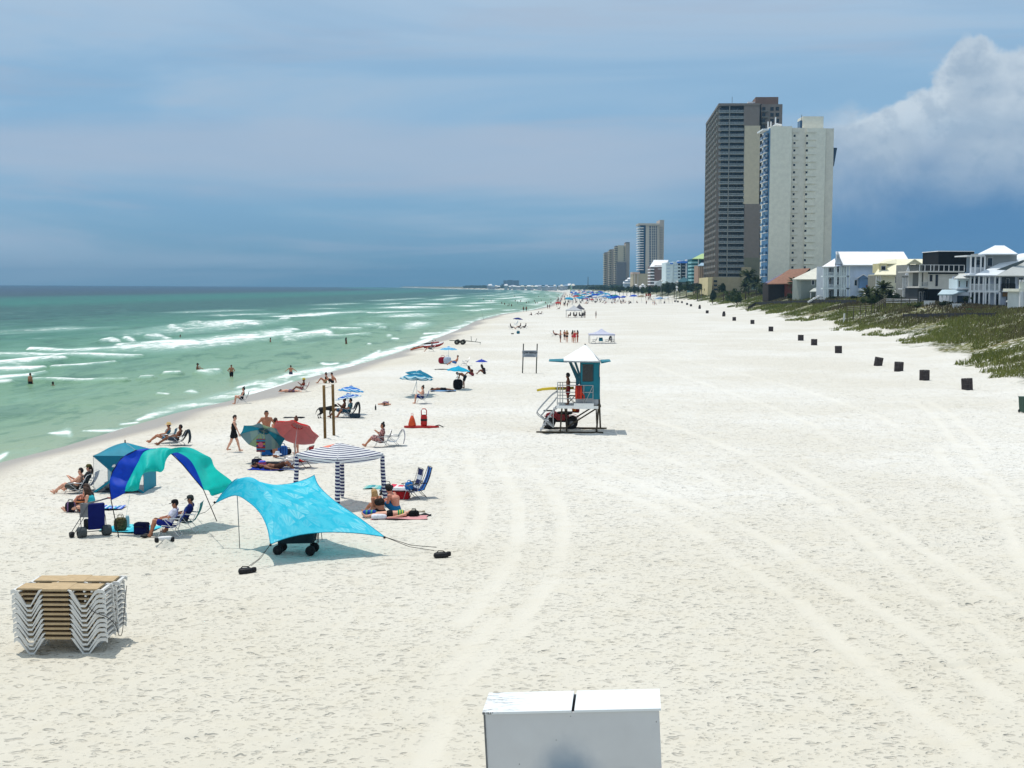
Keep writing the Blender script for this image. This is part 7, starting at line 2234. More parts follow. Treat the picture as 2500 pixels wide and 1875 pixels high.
# ---- tall brown and tan tower behind
def brown_tower():
	b = Bld('tower_block', 'tall brown and tan tower with white balcony railings on every floor', 'tower block', 1790, 667)
	b.r.rotation_euler.z = R(-3.7)
	BR, TAN, OL = W_('tower_brown', (116, 106, 99)), W_('tower_tan', (176, 164, 142)), W_('tower_olive', (106, 104, 88))
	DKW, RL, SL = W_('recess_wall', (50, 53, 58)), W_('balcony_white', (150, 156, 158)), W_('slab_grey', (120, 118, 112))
	y0, y1 = 255.0, 715.0
	bands = ((255, 307, BR), (307, 498, TAN), (498, 629, BR), (629, 676, OL))
	for a, c, m in bands:
		b.box('wall', 1816.2, a, 1854, c, m, 0, 79)
		q = b.box('side_wall', 1760, a, 1816, c, m, 3.0, 76)
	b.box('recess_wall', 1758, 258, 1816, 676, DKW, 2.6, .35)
	b.box('roof_slab', 1755, 252, 1856, 257.5, BR, -.4, 81)
	b.box('rear_wing', 1854.2, 255, 1903, 700, BR, 6, 40)
	b.box('penthouse', 1841, 237.5, 1896, 255, W_('penthouse_brown', (112, 90, 78)), 10, 16)
	b.box('plant_room', 1822, 248.5, 1841, 253, TRIM, 12, 6)
	b.post('aerial', 1781, 236, 254, STEEL, 20, .1)
	for i in range(29):
		y = 270 + 14.53 * i
		p0, p1 = b.p(1756, y + 4.5), b.p(1816, y + 4.5)
		s_ = obj('balcony', MB().box(p0.x - .2, -.05, p0.z - .16, p1.x, 2.58, p0.z + .12), SL, b.r)
		mb = MB().box(p0.x - .2, -.09, p0.z + 1.05, p1.x, .0, p0.z + 1.2).box(p0.x - .2, -.05, p0.z + .122, p1.x, .0, p0.z + .28)
		n = 22
		for j in range(n + 1):
			x = p0.x - .2 + (p1.x - p0.x + .1) * j / n
			mb.box(x - .09, -.07, p0.z + .28, x + .09, -.02, p0.z + 1.05)
		obj('railing', mb, RL, s_)
		for j, (u0, u1) in enumerate(((.06, .22), (.27, .36), (.42, .50), (.53, .64), (.70, .80))):
			x0, x1 = p0.x + (p1.x - p0.x) * u0, p0.x + (p1.x - p0.x) * u1
			obj('door', MB().box(x0, 2.5, p0.z + .13, x1, 2.66, p0.z + 2.4), GLASS, s_)
		q = b.p(1812.5, y - 1)
		obj('window', MB().box(q.x - .6, -.06, q.z - .9, q.x + .6, .08, q.z + .6), GLASS, b.r) if 3 < i < 28 else None
		# stepped bays on the seaward side
	pw = b.p(1756, 400).x
	mesh_b = MB().box(-1.6, 0, 0, 0, 5.2, 1.15).mesh('balcony', SL)
	mesh_w = MB().box(-.12, 0, 0, .0, 4.4, 1.7).mesh('window', GLASS)
	lite = MB().box(-1.6, 0, 0, 0, 5.2, 1.15).mesh('balcony', W_('bay_grey', (112, 104, 98)))
	for i in range(29):
		z = b.p(1756, 274 + 14.53 * i).z
		for j in range(9):
			yy = 3.6 + 8.4 * j
			o = link('balcony', lite if (i + j) % 2 else mesh_b, b.r, (pw + .55, yy, z - .1))
			link('window', mesh_w, o, (-.42 + .0, .4, 1.16))
	for j in range(10):
		obj('fin_wall', MB().box(pw - .8, 2.6 + 8.4 * j, b.p(1756, 700).z, pw + .62, 2.95 + 8.4 * j, b.p(1756, 258 + 0 * j).z), (SL if j % 2 else BR), b.r)
	obj('corner_column', MB().box(b.p(1786, 0).x - .25, -.12, b.p(1786, 677).z, b.p(1786, 0).x + .25, .35, b.p(1786, 258).z), SL, b.r)
	for i in range(4):
		y = 262 + 14.5 * i
		for px in (1862, 1882, 1895):
			b.box('window', px - 4, y, px + 4, y + 9, GLASS, 5.9, .2)
		b.box('balcony', 1857, y + 8.5, 1875, y + 11, SL, 4.6, 1.4)
	for i in range(28):
		y = 320 + 14.53 * i
		if y < 690: b.box('window', 1854.8, y, 1858.5, y + 6, GLASS, 5.9, .2)
	# podium
	PD = W_('podium_tan', (148, 136, 110))
	b.box('podium', 1742, 676.2, 1811, 716, PD, -2, 70)
	b.box('podium_wing', 1812, 652, 1834, 716, PD, -3, 30)
	b.box('parking_front', 1731, 677, 1741.8, 716, W_('podium_cream', (186, 172, 132)), -8, 60)
	for i in range(3):
		b.box('parking_opening', 1743.5, 684 + 10 * i, 1752, 689 + 10 * i, GLASS, -2.1, .2)
		b.box('parking_opening', 1816, 686 + 9 * i, 1824, 691 + 9 * i, GLASS, -3.1, .2)

brown_tower()

# ---- slim tower with blue windows
def blue_window_tower():
	b = Bld('tower_block', 'slim cream tower with columns of dark blue windows, beyond the brown tower', 'tower block', 1590, 1350)
	C, CD = W_('cream_render', (176, 168, 158)), W_('cream_shade', (138, 134, 132))
	b.box('wall', 1576, 546, 1610, 700, C, 0, 30)
	b.box('lift_tower', 1609.8, 537, 1620.5, 700, W_('cream_lift', (166, 156, 146)), -2, 32)
	b.box('balcony_core', 1563, 550, 1576, 655, GLASSB, 2, 26)
	b.box('parapet', 1559, 545, 1610, 549.5, C, -2, 30)
	for i in range(18):
		y = 552 + 6.0 * i
		s_ = b.box('balcony', 1559, y + 3.2, 1571.5, y + 5.2, TRIM, -1, 26)
		b.box('window', 1572, y, 1575.4, y + 4.4, GLASSB, -.3, .3)
		for x0, x1 in ((1585.5, 1589), (1592.5, 1594.6), (1596.6, 1598.6), (1601.5, 1603.6)):
			b.box('window', x0, y, x1, y + 4.2, GLASSB, -.4, .5)
		b.box('side_balcony', 1610.5, y + 2.6, 1617.5, y + 4.2, CD, -3.4, 1.5)
	b.box('podium', 1545, 668, 1606, 705, W_('podium_beige', (164, 152, 128)), -12, 30)
	b.box('terrace_roof', 1544, 664, 1562, 669, W_('terrace_pink', (180, 158, 146)), -14, 24)
	for px in (1549, 1557): b.post('column', px, 669, 700, C, -13, .5)
	b.box('base_glass', 1561, 655, 1576, 668, GLASSB, 1, 20)

blue_window_tower()

def far_trio():
	b = Bld('tower_block', 'grey brown group of three joined stepped towers far along the beach', 'tower block', 1510, 1950)
	C, CD, CL = W_('far_taupe', (150, 138, 126)), W_('far_taupe_dark', (104, 98, 98)), W_('far_taupe_light', (178, 166, 142))
	for (x0, xm, x1, yt, d0) in ((1475, 1481, 1488, 615, 60), (1487, 1493, 1502, 608, 30), (1501, 1508, 1528, 599, 0)):
		b.box('wall', xm, yt, x1, 702, C if d0 else CL, d0, 30)
		b.box('balcony_core', x0 + 1.4, yt + 1, xm, 702, CD, d0 + 4, 24)
		for i in range(20):
			y = yt + 3 + 4.6 * i
			if y < 695: b.box('balcony', x0, y + 1.5, xm, y + 3.4, CL, d0 + 1, 26)
	b.box('wall', 1527.8, 592, 1537, 702, C, -3, 34)
	b.box('lower_wing', 1505, 640, 1528, 702, CD, -6, 12)
	for i in range(12):
		b.box('window', 1523, 602 + 4.6 * i, 1525, 604.6 + 4.6 * i, GLASS, -.4, .5) if i < 8 else None
	b.box('cap', 1528, 591, 1537, 593.5, CD, -3.5, 20)

far_trio()

def midrises():
	b = Bld('hotel', 'brown brick hotel with a big white roof and white balconies', 'hotel', 1610, 1000)
	BK = W_('brick_brown', (112, 92, 88))
	b.box('wall', 1598, 648, 1627, 700, BK, 0, 24)
	b.poly('roof', [(1586, 651, -1), (1624.5, 650, -1), (1632, 635, 14), (1597, 634.5, 14)], TRIM, .5)
	b.box('roof_drum', 1596.5, 634.5, 1632, 648, TRIM, 14, 6)
	for i in range(6):
		b.box('balcony', 1587, 656 + 7.4 * i, 1597.5, 659 + 7.4 * i, TRIM, -1, 18)
		b.box('window', 1588.5, 651.5 + 7.4 * i, 1596.5, 655 + 7.4 * i, GLASS, 1.2, .4)
	b.box('core', 1588, 650, 1598, 700, BK, 1.5, 20)
	b.box('string_course', 1606, 656, 1624, 657.4, TRIM, -.3, .3)
	b = Bld('hotel', 'white and pale blue hotel with bright blue roof trim', 'hotel', 1655, 930)
	WB, BT = W_('pale_blue_white', (190, 202, 212)), W_('bright_blue_trim', (60, 112, 190))
	b.box('wall', 1625.6, 641, 1643, 700, WB, 0, 26)
	b.box('wall', 1643.6, 639, 1662, 700, WB, .6, 26)
	b.box('wall', 1677, 640, 1687.5, 690, W_('pale_blue_side', (150, 166, 190)), .5, 22)
	b.box('glass_stair', 1663.6, 642, 1674, 690, GLASS, 1.5, 20)
	b.box('roof_block', 1676.5, 633, 1687, 640, TRIM, 3, 10); b.box('roof_block', 1657, 636, 1667, 640, TRIM, 3, 10)
	b.box('blue_trim', 1654, 638, 1664, 642.5, BT, -1, 3); b.box('blue_trim', 1664.4, 637.5, 1688, 642.5, BT, -1.4, 3); b.box('blue_trim', 1636, 641, 1643, 644.5, BT, -1, 3)
	b.box('pilaster', 1674.4, 640, 1676.4, 690, TRIM, -.4, 4)
	for i in range(5):
		y = 644 + 7.9 * i
		b.box('window', 1655.4, y, 1660.6, y + 3.6, GLASS, .3, .5)
		b.box('mullion', 1664, y + 4.8, 1673.6, y + 5.7, TRIM, 1.2, .3)
		for x0 in (1628, 1645.5): b.box('faint_window', x0, y + 2, x0 + 8, y + 4, W_('faint_blue', (160, 178, 192)), -.2 + (.6 if x0 > 1640 else 0), .3)
	b = Bld('hotel', 'teal banded hotel with pale green hipped roof', 'hotel', 1700, 850)
	TL, TLD = W_('teal_band_light', (130, 172, 174)), W_('teal_band_dark', (30, 84, 92))
	b.box('wall', 1689, 632, 1721, 705, TLD, 0, 22)
	for i in range(7):
		b.box('balcony', 1688, 638.5 + 8.6 * i, 1704, 643 + 8.6 * i, TL, -1.2, 16)
	b.box('pilaster', 1704.4, 631, 1706.4, 650, TRIM, -1, 2)
	b.box('window', 1711.5, 634, 1718.5, 641, GLASS, -.2, .4)
	b.poly('roof', [(1690, 631.5, -2), (1722, 631.5, -2), (1722, 619, 9), (1714, 619, 9)], W_('green_roof', (148, 170, 120)), .4)
	b.poly('roof', [(1690, 631.5, -2), (1714, 619, 9), (1708, 627, 20), (1690, 631, 20)], W_('green_roof', (148, 170, 120)), .4)
	b = Bld('hotel', 'narrow tan block with grey hipped roof beside the brown tower', 'hotel', 1712, 780)
	TN = W_('tan_stucco', (150, 124, 106))
	b.box('wall', 1704.6, 648, 1722, 716, TN, 0, 18)
	for px in (1706.5, 1711.5, 1717): b.box('pilaster', px, 648.5, px + 2.4, 716, W_('tan_stucco_light', (170, 146, 124)), -.6, .6)
	b.poly('roof', [(1703.5, 648.5, -1), (1723, 648.5, -1), (1723, 641.5, 7), (1712, 641.5, 7)], W_('slate_blue_roof', (130, 150, 164)), .4)
	b = Bld('beach_house', 'low white gabled building in front of the brown brick hotel', 'house', 1612, 960)
	b.box('wall', 1602, 686, 1624.4, 702, W_('grey_white_wall', (170, 176, 180)), 0, 14)
	b.poly('roof', [(1599, 690, -1), (1625, 677, -1), (1625, 677, 14), (1599, 690, 14)], TRIM, .4)
	b = Bld('beach_house', 'low building with a dark teal pyramid roof among the trees', 'house', 1672, 880)
	b.box('wall', 1655, 688, 1688, 702, W_('dull_wall', (120, 124, 122)), 0, 18)
	for q in ([(1650, 688, -2), (1689, 688, -2), (1670, 676, 8)], [(1650, 688, -2), (1670, 676, 8), (1652, 688, 18)]):
		b.poly('roof', q, W_('teal_roof', (44, 78, 86)), .35)
	b = Bld('beach_house', 'white roofed stepped beach house below the far trio of towers', 'house', 1534, 1500)
	b.box('wall', 1524, 686, 1546, 702, W_('grey_blue_wall', (120, 134, 148)), 0, 16)
	b.poly('roof', [(1520, 691, -1), (1540, 691, -1), (1546, 681, 10), (1528, 683, 10)], TRIM, .5); b.poly('roof', [(1531, 681, 4), (1543, 681, 4), (1544, 678, 12), (1533, 678, 12)], TRIM, .5)
	for lb, x0, x1, yt in (('white double tiered pavilion tent at the dune edge, larger one', 1559, 1579, 692), ('white double tiered pavilion tent at the dune edge, smaller one', 1546, 1559, 693)):
		b = Bld('pavilion', lb, 'pavilion', (x0 + x1) / 2, 1050)
		xm = (x0 + x1) / 2; w = x1 - x0
		b.box('base', x0 + 1, 699, x1 - 1, 708, W_('pavilion_side', (176, 180, 184)), 0, 7)
		for f, ya, yb in ((.5, 699, 695), (.2, 695, yt)):
			A = [(xm - w * f, ya, -1), (xm + w * f, ya, -1), (xm, yb, 3)]
			b.poly('roof_panel', A, TRIM, .3); b.poly('roof_panel', [(xm + w * f, ya, 8), (xm - w * f, ya, 8), (xm, yb, 3)], TRIM, .3)
			b.poly('roof_panel', [(xm - w * f, ya, 8), (xm - w * f, ya, -1), (xm, yb, 3)], TRIM, .3); b.poly('roof_panel', [(xm + w * f, ya, -1), (xm + w * f, ya, 8), (xm, yb, 3)], TRIM, .3)

midrises()

# ---- far shore: long block and the roofs of the town
def far_shore():
	b = Bld('apartment_block', 'long hazy blue apartment block standing alone on the far shore', 'apartment block', 1247, 4300)
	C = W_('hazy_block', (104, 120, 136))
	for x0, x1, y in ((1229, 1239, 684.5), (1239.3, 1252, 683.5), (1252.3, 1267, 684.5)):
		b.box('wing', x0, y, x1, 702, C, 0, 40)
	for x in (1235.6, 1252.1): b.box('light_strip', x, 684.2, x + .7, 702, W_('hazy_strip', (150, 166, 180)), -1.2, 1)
	b.box('lower_step', 1224, 693, 1229, 702, C, 0, 40)
	rr = random.Random(5)
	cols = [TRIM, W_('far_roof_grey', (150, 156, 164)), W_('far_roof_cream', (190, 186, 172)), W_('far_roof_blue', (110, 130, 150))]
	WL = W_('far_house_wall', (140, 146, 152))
	for i in range(44):
		px = 1190 + 290 * (i + rr.random()) / 44
		d = 3900 - (px - 1190) * 5.5 + rr.uniform(-150, 150)
		y1 = 702.2 + (px - 1190) * .006
		h = rr.uniform(4, 9) * (1.4 if 1370 < px < 1400 else 1)
		w = rr.uniform(5, 11)
		ci = rr.choice((0, 0, 1, 2, 3))
		rm, cn = cols[ci], ('white', 'grey', 'cream', 'blue grey')[ci]
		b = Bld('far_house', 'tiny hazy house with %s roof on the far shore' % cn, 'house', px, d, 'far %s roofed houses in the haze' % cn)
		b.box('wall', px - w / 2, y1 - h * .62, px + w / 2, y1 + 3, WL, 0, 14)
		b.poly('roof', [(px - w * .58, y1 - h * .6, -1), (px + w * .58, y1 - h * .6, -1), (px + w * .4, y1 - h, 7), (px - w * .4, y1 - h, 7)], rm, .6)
	b = Bld('radio_mast', 'thin radio mast rising above the far town', 'mast', 1436, 3000)
	b.post('mast_pole', 1435.5, 676, 702, STEEL, 0, .8)

far_shore()

# ---- beach houses on the right
def windows(b, rects, m=GLASS, d0=-.06, frame=True):
	for x0, y0, x1, y1 in rects:
		f = b.box('window', x0, y0, x1, y1, TRIM if frame else m, d0, .12)
		if frame: b.box('pane', x0 + .9, y0 + .9, x1 - .9, y1 - .9, m, d0 - .04, .08, f)

def houses():
	# terracotta roof
	b = Bld('beach_house', 'brick red house with terracotta roof behind the palms', 'house', 1920, 345)
	b.box('wall', 1917, 690, 1940, 735, W_('brick_red', (104, 56, 46)), 0, 12)
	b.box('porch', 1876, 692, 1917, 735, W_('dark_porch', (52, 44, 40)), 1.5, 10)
	TC = W_('terracotta', (124, 92, 76), var=.12, scale=1.5)
	b.poly('roof', [(1872, 693, -1.5), (1936, 692, -1.5), (1978, 654.5, 7), (1927, 657.5, 7)], TC, .3)
	b.poly('roof', [(1978, 654.5, 7), (1927, 657.5, 7), (1905, 690, 15), (1965, 690, 15)], TC, .3)
	b.poly('side_roof', [(1866, 691, 2), (1900, 689, 2), (1914, 668.5, 10), (1908, 668.5, 12)], W_('purple_slate', (94, 92, 112)), .3)
	b.poly('gable', [(1936, 692, -1), (1978, 655, 7), (1982, 690, 7)], W_('dark_gable', (60, 50, 46)), .2)
	for px in (1943, 1949): b.post('door_column', px, 702, 721, TRIM, -1, .22)
	b.box('entrance_arch', 1942, 700, 1950, 703, TRIM, -1.2, .6)
	# grey hip roof
	b = Bld('beach_house', 'grey house with pale hipped roof and a lean-to porch', 'house', 1985, 310)
	b.box('wall', 1956, 681, 2012, 730, W_('grey_green_wall', (122, 128, 122)), 0, 12)
	PR = W_('pale_grey_roof', (184, 182, 170))
	b.poly('roof', [(1934, 681.5, -1), (2013, 681.5, -1), (2013, 654, 6), (1992, 654, 6)], PR, .3)
	b.poly('roof', [(1934, 681.5, -1), (1992, 654, 6), (1950, 681, 13)], PR, .3)
	b.poly('porch_roof', [(1976, 711.5, -5), (2040, 711.5, -5), (2034, 701, -.3), (1990, 701, -.3)], W_('porch_roof_grey', (160, 164, 158)), .2)
	for px in (1979, 1992, 2005, 2020): b.post('porch_post', px, 711, 730, TRIM, -4.6, .1)
	windows(b, [(1981.5, 683.5, 1988.5, 696), (1996, 683, 2001, 690)])
	b.box('air_conditioner', 2002, 694, 2010, 701, TRIM, -.8, .8)
	# white roofed pale blue house with stacked porches
	b = Bld('beach_house', 'large pale blue house with wide white roof and three storeys of white porches', 'house', 2070, 285)
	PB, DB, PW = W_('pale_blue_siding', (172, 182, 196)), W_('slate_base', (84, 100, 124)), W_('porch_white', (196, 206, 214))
	b.box('wall', 2066, 645, 2150, 708, PB, 0, 14)
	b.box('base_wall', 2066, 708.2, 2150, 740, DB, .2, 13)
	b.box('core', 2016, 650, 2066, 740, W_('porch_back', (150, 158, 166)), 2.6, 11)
	b.poly('roof', [(2058, 646.5, -1.2), (2226, 646.5, -1.2), (2206, 614.5, 7), (2040.5, 614.3, 7)], TRIM, .35)
	b.poly('roof', [(2226, 647, 15), (2040, 647, 15), (2040.5, 614.3, 7), (2206, 614.5, 7)], TRIM, .35)
	b.poly('porch_roof', [(2006.5, 651, -.6), (2042, 650.5, -.6), (2038, 631, 5)], TRIM, .25)
	b.poly('porch_roof', [(2006.5, 651, -.6), (2038, 631, 5), (2010, 651, 12)], TRIM, .25)
	for x0, x1 in ((2039.5, 2057.5),):
		b.poly('dormer_roof', [(x0 - 2, 645, -1.6), (2044, 614.5, -1.6), (2046, 614.2, 6), (x0, 645, 4)], TRIM, .25)
		b.poly('dormer_roof', [(2044, 614.5, -1.6), (x1 + 1, 645, -1.6), (x1, 645, 4), (2046, 614.2, 6)], W_('shade_trim', (180, 182, 186)), .25)
		b.poly('dormer_face', [(x0, 645, -1.2), (x1 - 1, 645, -1.2), (2045, 618, -1.2)], PB, .2)
	for lv, (yf, yt) in enumerate(((673, 651), (703, 675), (735, 706))):
		b.box('porch_floor', 2009.5, yf, 2074, yf + 3.4, PW, 0, 2.6)
		b.rail('porch_rail', 2010, 2038, yf - 8, yf - .4, PW, .1, 9); b.rail('porch_rail', 2040, 2052, yf - 8, yf - .4, PW, -.2, 5); b.rail('porch_rail', 2054, 2074, yf - 8, yf - .4, PW, .1, 7)
		for px in (2011, 2015.5, 2020, 2037.5, 2041, 2050, 2054.5, 2060, 2065.5, 2073): b.post('porch_column', px, yt - 1, yf, PW, .12, .17)
		windows(b, [(2024, yt + 3, 2029, yf - 8), (2043.5, yt + 4, 2048, yf - 4)], GLASS, 2.5)
	windows(b, [(2085.5, 683, 2093, 698)])
	b.box('bay', 2098, 679, 2119, 706, W_('bay_blue', (96, 122, 150)), -1, 1)
	for q in ([(2091, 679.5, -1.6), (2108, 668.5, -1.6), (2108, 668.5, .1), (2091, 679.5, .1)], [(2108, 668.5, -1.6), (2125, 679.5, -1.6), (2125, 679.5, .1), (2108, 668.5, .1)]): b.poly('bay_roof', q, TRIM, .2)
	b.poly('bay_gable', [(2094, 679, -1.2), (2122, 679, -1.2), (2108, 670, -1.2)], W_('bay_gable_blue', (100, 126, 160)), .15)
	b.box('deck_wall', 2100, 704, 2136, 710, TRIM, -2.5, 2.4); b.box('deck_chairs', 2116, 696, 2130, 701, M('deck_red', (120, 70, 66), .8), -2, .6)
	# white stair below the porches
	b = Bld('stair', 'white wooden beach stair below the porches of the pale blue house', 'stair', 1995, 278)
	for i in range(7):
		b.box('tread', 1974 + 4 * i, 735 - 2.2 * i, 1982 + 4 * i, 736.2 - 2.2 * i, TRIM, 0, 1.4)
	for d0 in (0, 1.4):
		b.poly('stringer', [(1972, 737, d0), (2003, 720, d0), (2003, 723, d0 + .01), (1972, 740, d0 + .01)], TRIM, .12)
		b.rail('landing_rail', 2000, 2014, 721, 729, TRIM, d0, 6)
	b.box('landing', 2000, 729, 2014, 731, TRIM, 0, 2); 
	for px in (1986, 1996, 2004, 2012): b.post('stair_post', px, 726, 742, TRIM, .7, .1)
	u = Bld('patio_umbrella', 'turquoise patio umbrella open in front of the pale blue house', 'umbrella', 2062, 275)
	p0, p1 = u.p(2062, 727), u.p(2062, 738)
	obj('pole', MB().tube([p1 - Vector((0, 0, 2)), p0], .04, 6), WHITE, u.r)
	obj('canopy', MB().lathe([(.004, .15), (.5, 0.02), (.95, -.25), (.97, -.32)], c=p0, n=10), TURQ, u.r, True)
	# cream house
	b = Bld('beach_house', 'cream house with wide cream roof, dormer and screened porch', 'house', 2175, 255)
	CR_, CRR = W_('cream_siding', (208, 200, 176)), W_('cream_roof', (206, 198, 172))
	b.box('wall', 2152, 670, 2216, 740, CR_, 0, 12)
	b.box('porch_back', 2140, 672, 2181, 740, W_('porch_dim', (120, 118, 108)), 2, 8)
	b.poly('roof', [(2134, 670.5, -1.2), (2214, 670.5, -1.2), (2214, 632.3, 7), (2160, 632.3, 7)], CRR, .3)
	b.poly('roof', [(2134, 670.5, -1.2), (2160, 632.3, 7), (2140, 670.5, 15)], CRR, .3)
	b.poly('roof', [(2214, 670.5, -1.2), (2236, 645, 3.5), (2272, 645, 3.5), (2272, 632.3, 7), (2214, 632.3, 7)], CRR, .3)
	b.box('dormer', 2147, 643, 2166, 666, W_('dormer_yellow', (186, 176, 136)), 1.0, 6)
	b.poly('dormer_roof', [(2142, 643.5, .4), (2190, 643.5, 4.6), (2190, 632.5, 7), (2160, 632.5, 7)], CRR, .2)
	windows(b, [(2151, 649, 2163, 660)], GLASS, .94)
	for lv, (yt, yf) in enumerate(((673, 700), (706, 738))):
		b.box('porch_floor', 2138, yf, 2181, yf + 3.5, TRIM, 0, 2)
		for px in (2139.5, 2144, 2149, 2155.5, 2160, 2180.5): b.post('porch_column', px, yt, yf, TRIM, .15, .14)
		b.rail('porch_rail', 2139, 2181, yf - 9, yf - .3, PW, .1, 14)
	windows(b, [(2161, 676, 2168, 691), (2171, 676, 2178, 691)], GLASS, 1.94, False)
	windows(b, [(2185, 676, 2194, 691.5)])
	b.poly('patio_roof', [(2176, 719, -6), (2212, 719, -6), (2206, 703, -.4), (2184, 706, -.4)], TRIM, .2)
	b.poly('patio_roof', [(2106, 720, -6), (2128, 716, -6), (2126, 707, -.4), (2110, 714, -.4)], W_('patio_beige', (176, 172, 158)), .2)
	# shingled porch house
	b = Bld('beach_house', 'narrow shingled grey house with pediment and two tiers of columns', 'house', 2230, 243)
	SH = W_('grey_shingle', (128, 128, 124), var=.2, scale=3.0)
	b.box('wall', 2218, 646, 2274, 745, SH, 0, 10)
	b.poly('pediment', [(2214, 645, -.6), (2253, 645, -.6), (2233, 632.5, -.6)], W_('pediment_cream', (196, 190, 168)), .3)
	b.poly('gable_roof', [(2213, 645.5, -.9), (2233, 632, -.9), (2236, 632, 8), (2218, 645.5, 8)], CRR, .2); b.poly('gable_roof', [(2233, 632, -.9), (2254, 645.5, -.9), (2256, 645.5, 8), (2236, 632, 8)], CRR, .2)
	b.poly('side_gable', [(2210, 672, -.5), (2224, 672, -.5), (2218, 648, -.5)], TRIM, .2)
	for yt, yf in ((677, 704), (708, 740)):
		b.box('porch_floor', 2203, yf, 2241, yf + 2.6, TRIM, -3.4, 3.4)
		for px in (2205, 2210, 2216, 2222, 2230, 2240): b.post('porch_column', px, yt, yf, TRIM, -3.2, .16)
		b.rail('porch_rail', 2204, 2240, yf - 9, yf - .3, TRIM, -3.3, 12)
		windows(b, [(2224, yt + 4, 2230, yf - 3), (2233, yt + 4, 2239, yf - 3), (2243, yt + 6, 2249, yf - 3), (2252, yt + 6, 2258, yf - 3)], GLASS, -.06, False)
	b.box('porch_roof', 2202, 673.5, 2242, 677, SH, -3.6, 3.5)
	# modern black and white house
	b = Bld('modern_house', 'modern house with black box storey over pale grey walls and roof terrace', 'house', 2320, 228)
	BK, GW = W_('black_cladding', (16, 17, 20), var=.2), W_('pale_grey_render', (188, 184, 176))
	b.box('upper_box', 2291, 614.5, 2378, 664.5, BK, 0, 11)
	b.box('box_cap', 2290.4, 612.4, 2378.6, 614.3, TRIM, -.1, 11.2)
	b.box('sea_window', 2289.4, 632, 2290.4, 660, GLASS, 2, 7)
	b.box('middle_storey', 2266, 665, 2354, 705.6, GW, -3.5, 14)
	b.box('middle_extension', 2306, 705.8, 2354, 716, GW, -3.3, 12)
	b.box('terrace_slab', 2243, 661.4, 2355, 664.8, GW, -4.6, 15)
	b.box('black_band', 2266, 664.9, 2356, 669, BK, -3.62, .1)
	mb = MB()
	for px in (2245, 2258, 2272, 2280, 2292, 2304.5, 2316.5, 2328.5, 2341, 2354): b.post('terrace_post', px, 647, 661.5, TRIM, -4.4, .05)
	b.box('terrace_rail', 2245, 646.4, 2354.5, 647.4, TRIM, -4.45, .1)
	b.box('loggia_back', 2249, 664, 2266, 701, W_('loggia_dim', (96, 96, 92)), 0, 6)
	b.box('loggia_floor', 2244.5, 699, 2266, 703, GW, -3.4, 9); b.post('loggia_post', 2246, 664, 699, GW, -3.2, .25)
	b.rail('loggia_rail', 2246, 2265, 689, 699, W_('rail_grey', (140, 140, 138)), -3.3, 8)
	windows(b, [(2270, 671, 2276.5, 687), (2284, 670.5, 2290, 698.5)], GLASS, -3.56, False)
	b.box('ground_storey', 2266, 705.7, 2305.8, 748, BK, -3.2, 12)
	b.box('ground_wing', 2240, 703.2, 2266, 748, W_('charcoal_wall', (66, 68, 70)), -1, 9)
	windows(b, [(2244, 712, 2250, 738), (2253, 712, 2259, 738)], GLASS, -1.1)
	# pale blue gabled house at the right
	b = Bld('beach_house', 'big pale blue house with tower room, white columns and sweeping metal roofs', 'house', 2430, 200)
	BL, RF, RG = W_('light_blue_siding', (178, 184, 196)), W_('metal_roof', (196, 200, 202)), W_('metal_roof_grey', (170, 172, 168))
	b.box('wall', 2404, 672, 2540, 780, BL, 1.2, 14)
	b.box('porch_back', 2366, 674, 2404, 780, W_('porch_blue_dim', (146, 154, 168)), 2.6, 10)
	b.box('tower_room', 2405, 618, 2482, 672, W_('tower_room_grey', (140, 142, 140)), 3, 8)
	b.poly('tower_roof', [(2388, 619.5, 1.6), (2485, 619.5, 1.6), (2452, 599.4, 7), (2429, 599.2, 7)], RF, .25)
	b.poly('tower_roof', [(2388, 619.5, 1.6), (2429, 599.2, 7), (2452, 599.4, 7), (2485, 619.5, 13), (2392, 619.5, 13)][:2] + [(2392, 619.5, 12.5)], RF, .25)
	windows(b, [(2411, 629, 2423.5, 650)], GLASS, 2.94)
	b.box('upper_balcony_floor', 2366, 667, 2405, 671.5, TRIM, 0.6, 6)
	b.box('upper_balcony_roof', 2361, 623, 2405, 626, TRIM, .4, 7)
	for px in (2369.5, 2380.5, 2394, 2403.5): b.post('upper_post', px, 626, 667, TRIM, .8, .12)
	b.rail('upper_rail', 2369, 2404, 653, 667, TRIM, .8, 12)
	windows(b, [(2371, 630, 2378, 651), (2382, 635, 2392, 646), (2396, 630, 2403, 651)], GLASS, 3.5, False)
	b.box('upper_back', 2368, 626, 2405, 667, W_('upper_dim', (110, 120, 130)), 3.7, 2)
	b.poly('main_roof', [(2379, 671.5, -.8), (2434, 671.5, -.8), (2540, 612, 6), (2487, 620, 6)], RF, .25)
	b.poly('gable_infill', [(2396, 672.5, .6), (2434, 672.5, .6), (2500, 640, .6), (2500, 634, .6)], W_('gable_dark', (84, 92, 92)), .2)
	b.poly('front_gable_roof', [(2433, 673, -1.2), (2540, 673, -1.2), (2540, 610, 5), (2500, 635.5, 1.8)], RG, .25)
	b.box('eave', 2358, 671.6, 2540, 674.6, TRIM, -1.0, 2.2)
	for yt, yf in ((675, 710), (714, 756)):
		b.box('porch_floor', 2365, yf, 2440, yf + 4, TRIM, -.6, 3.2)
		for px in (2368.5, 2378, 2389, 2400, 2405, 2414, 2428, 2439): b.post('porch_column', px, yt, yf, TRIM, -.45, .13)
		windows(b, [(2371, yt + 5, 2377, yf - 2), (2381, yt + 5, 2387, yf - 2), (2408, yt + 4, 2412, yf - 3), (2433, yt + 4, 2437, yf - 3)], GLASS, 1.0, False)
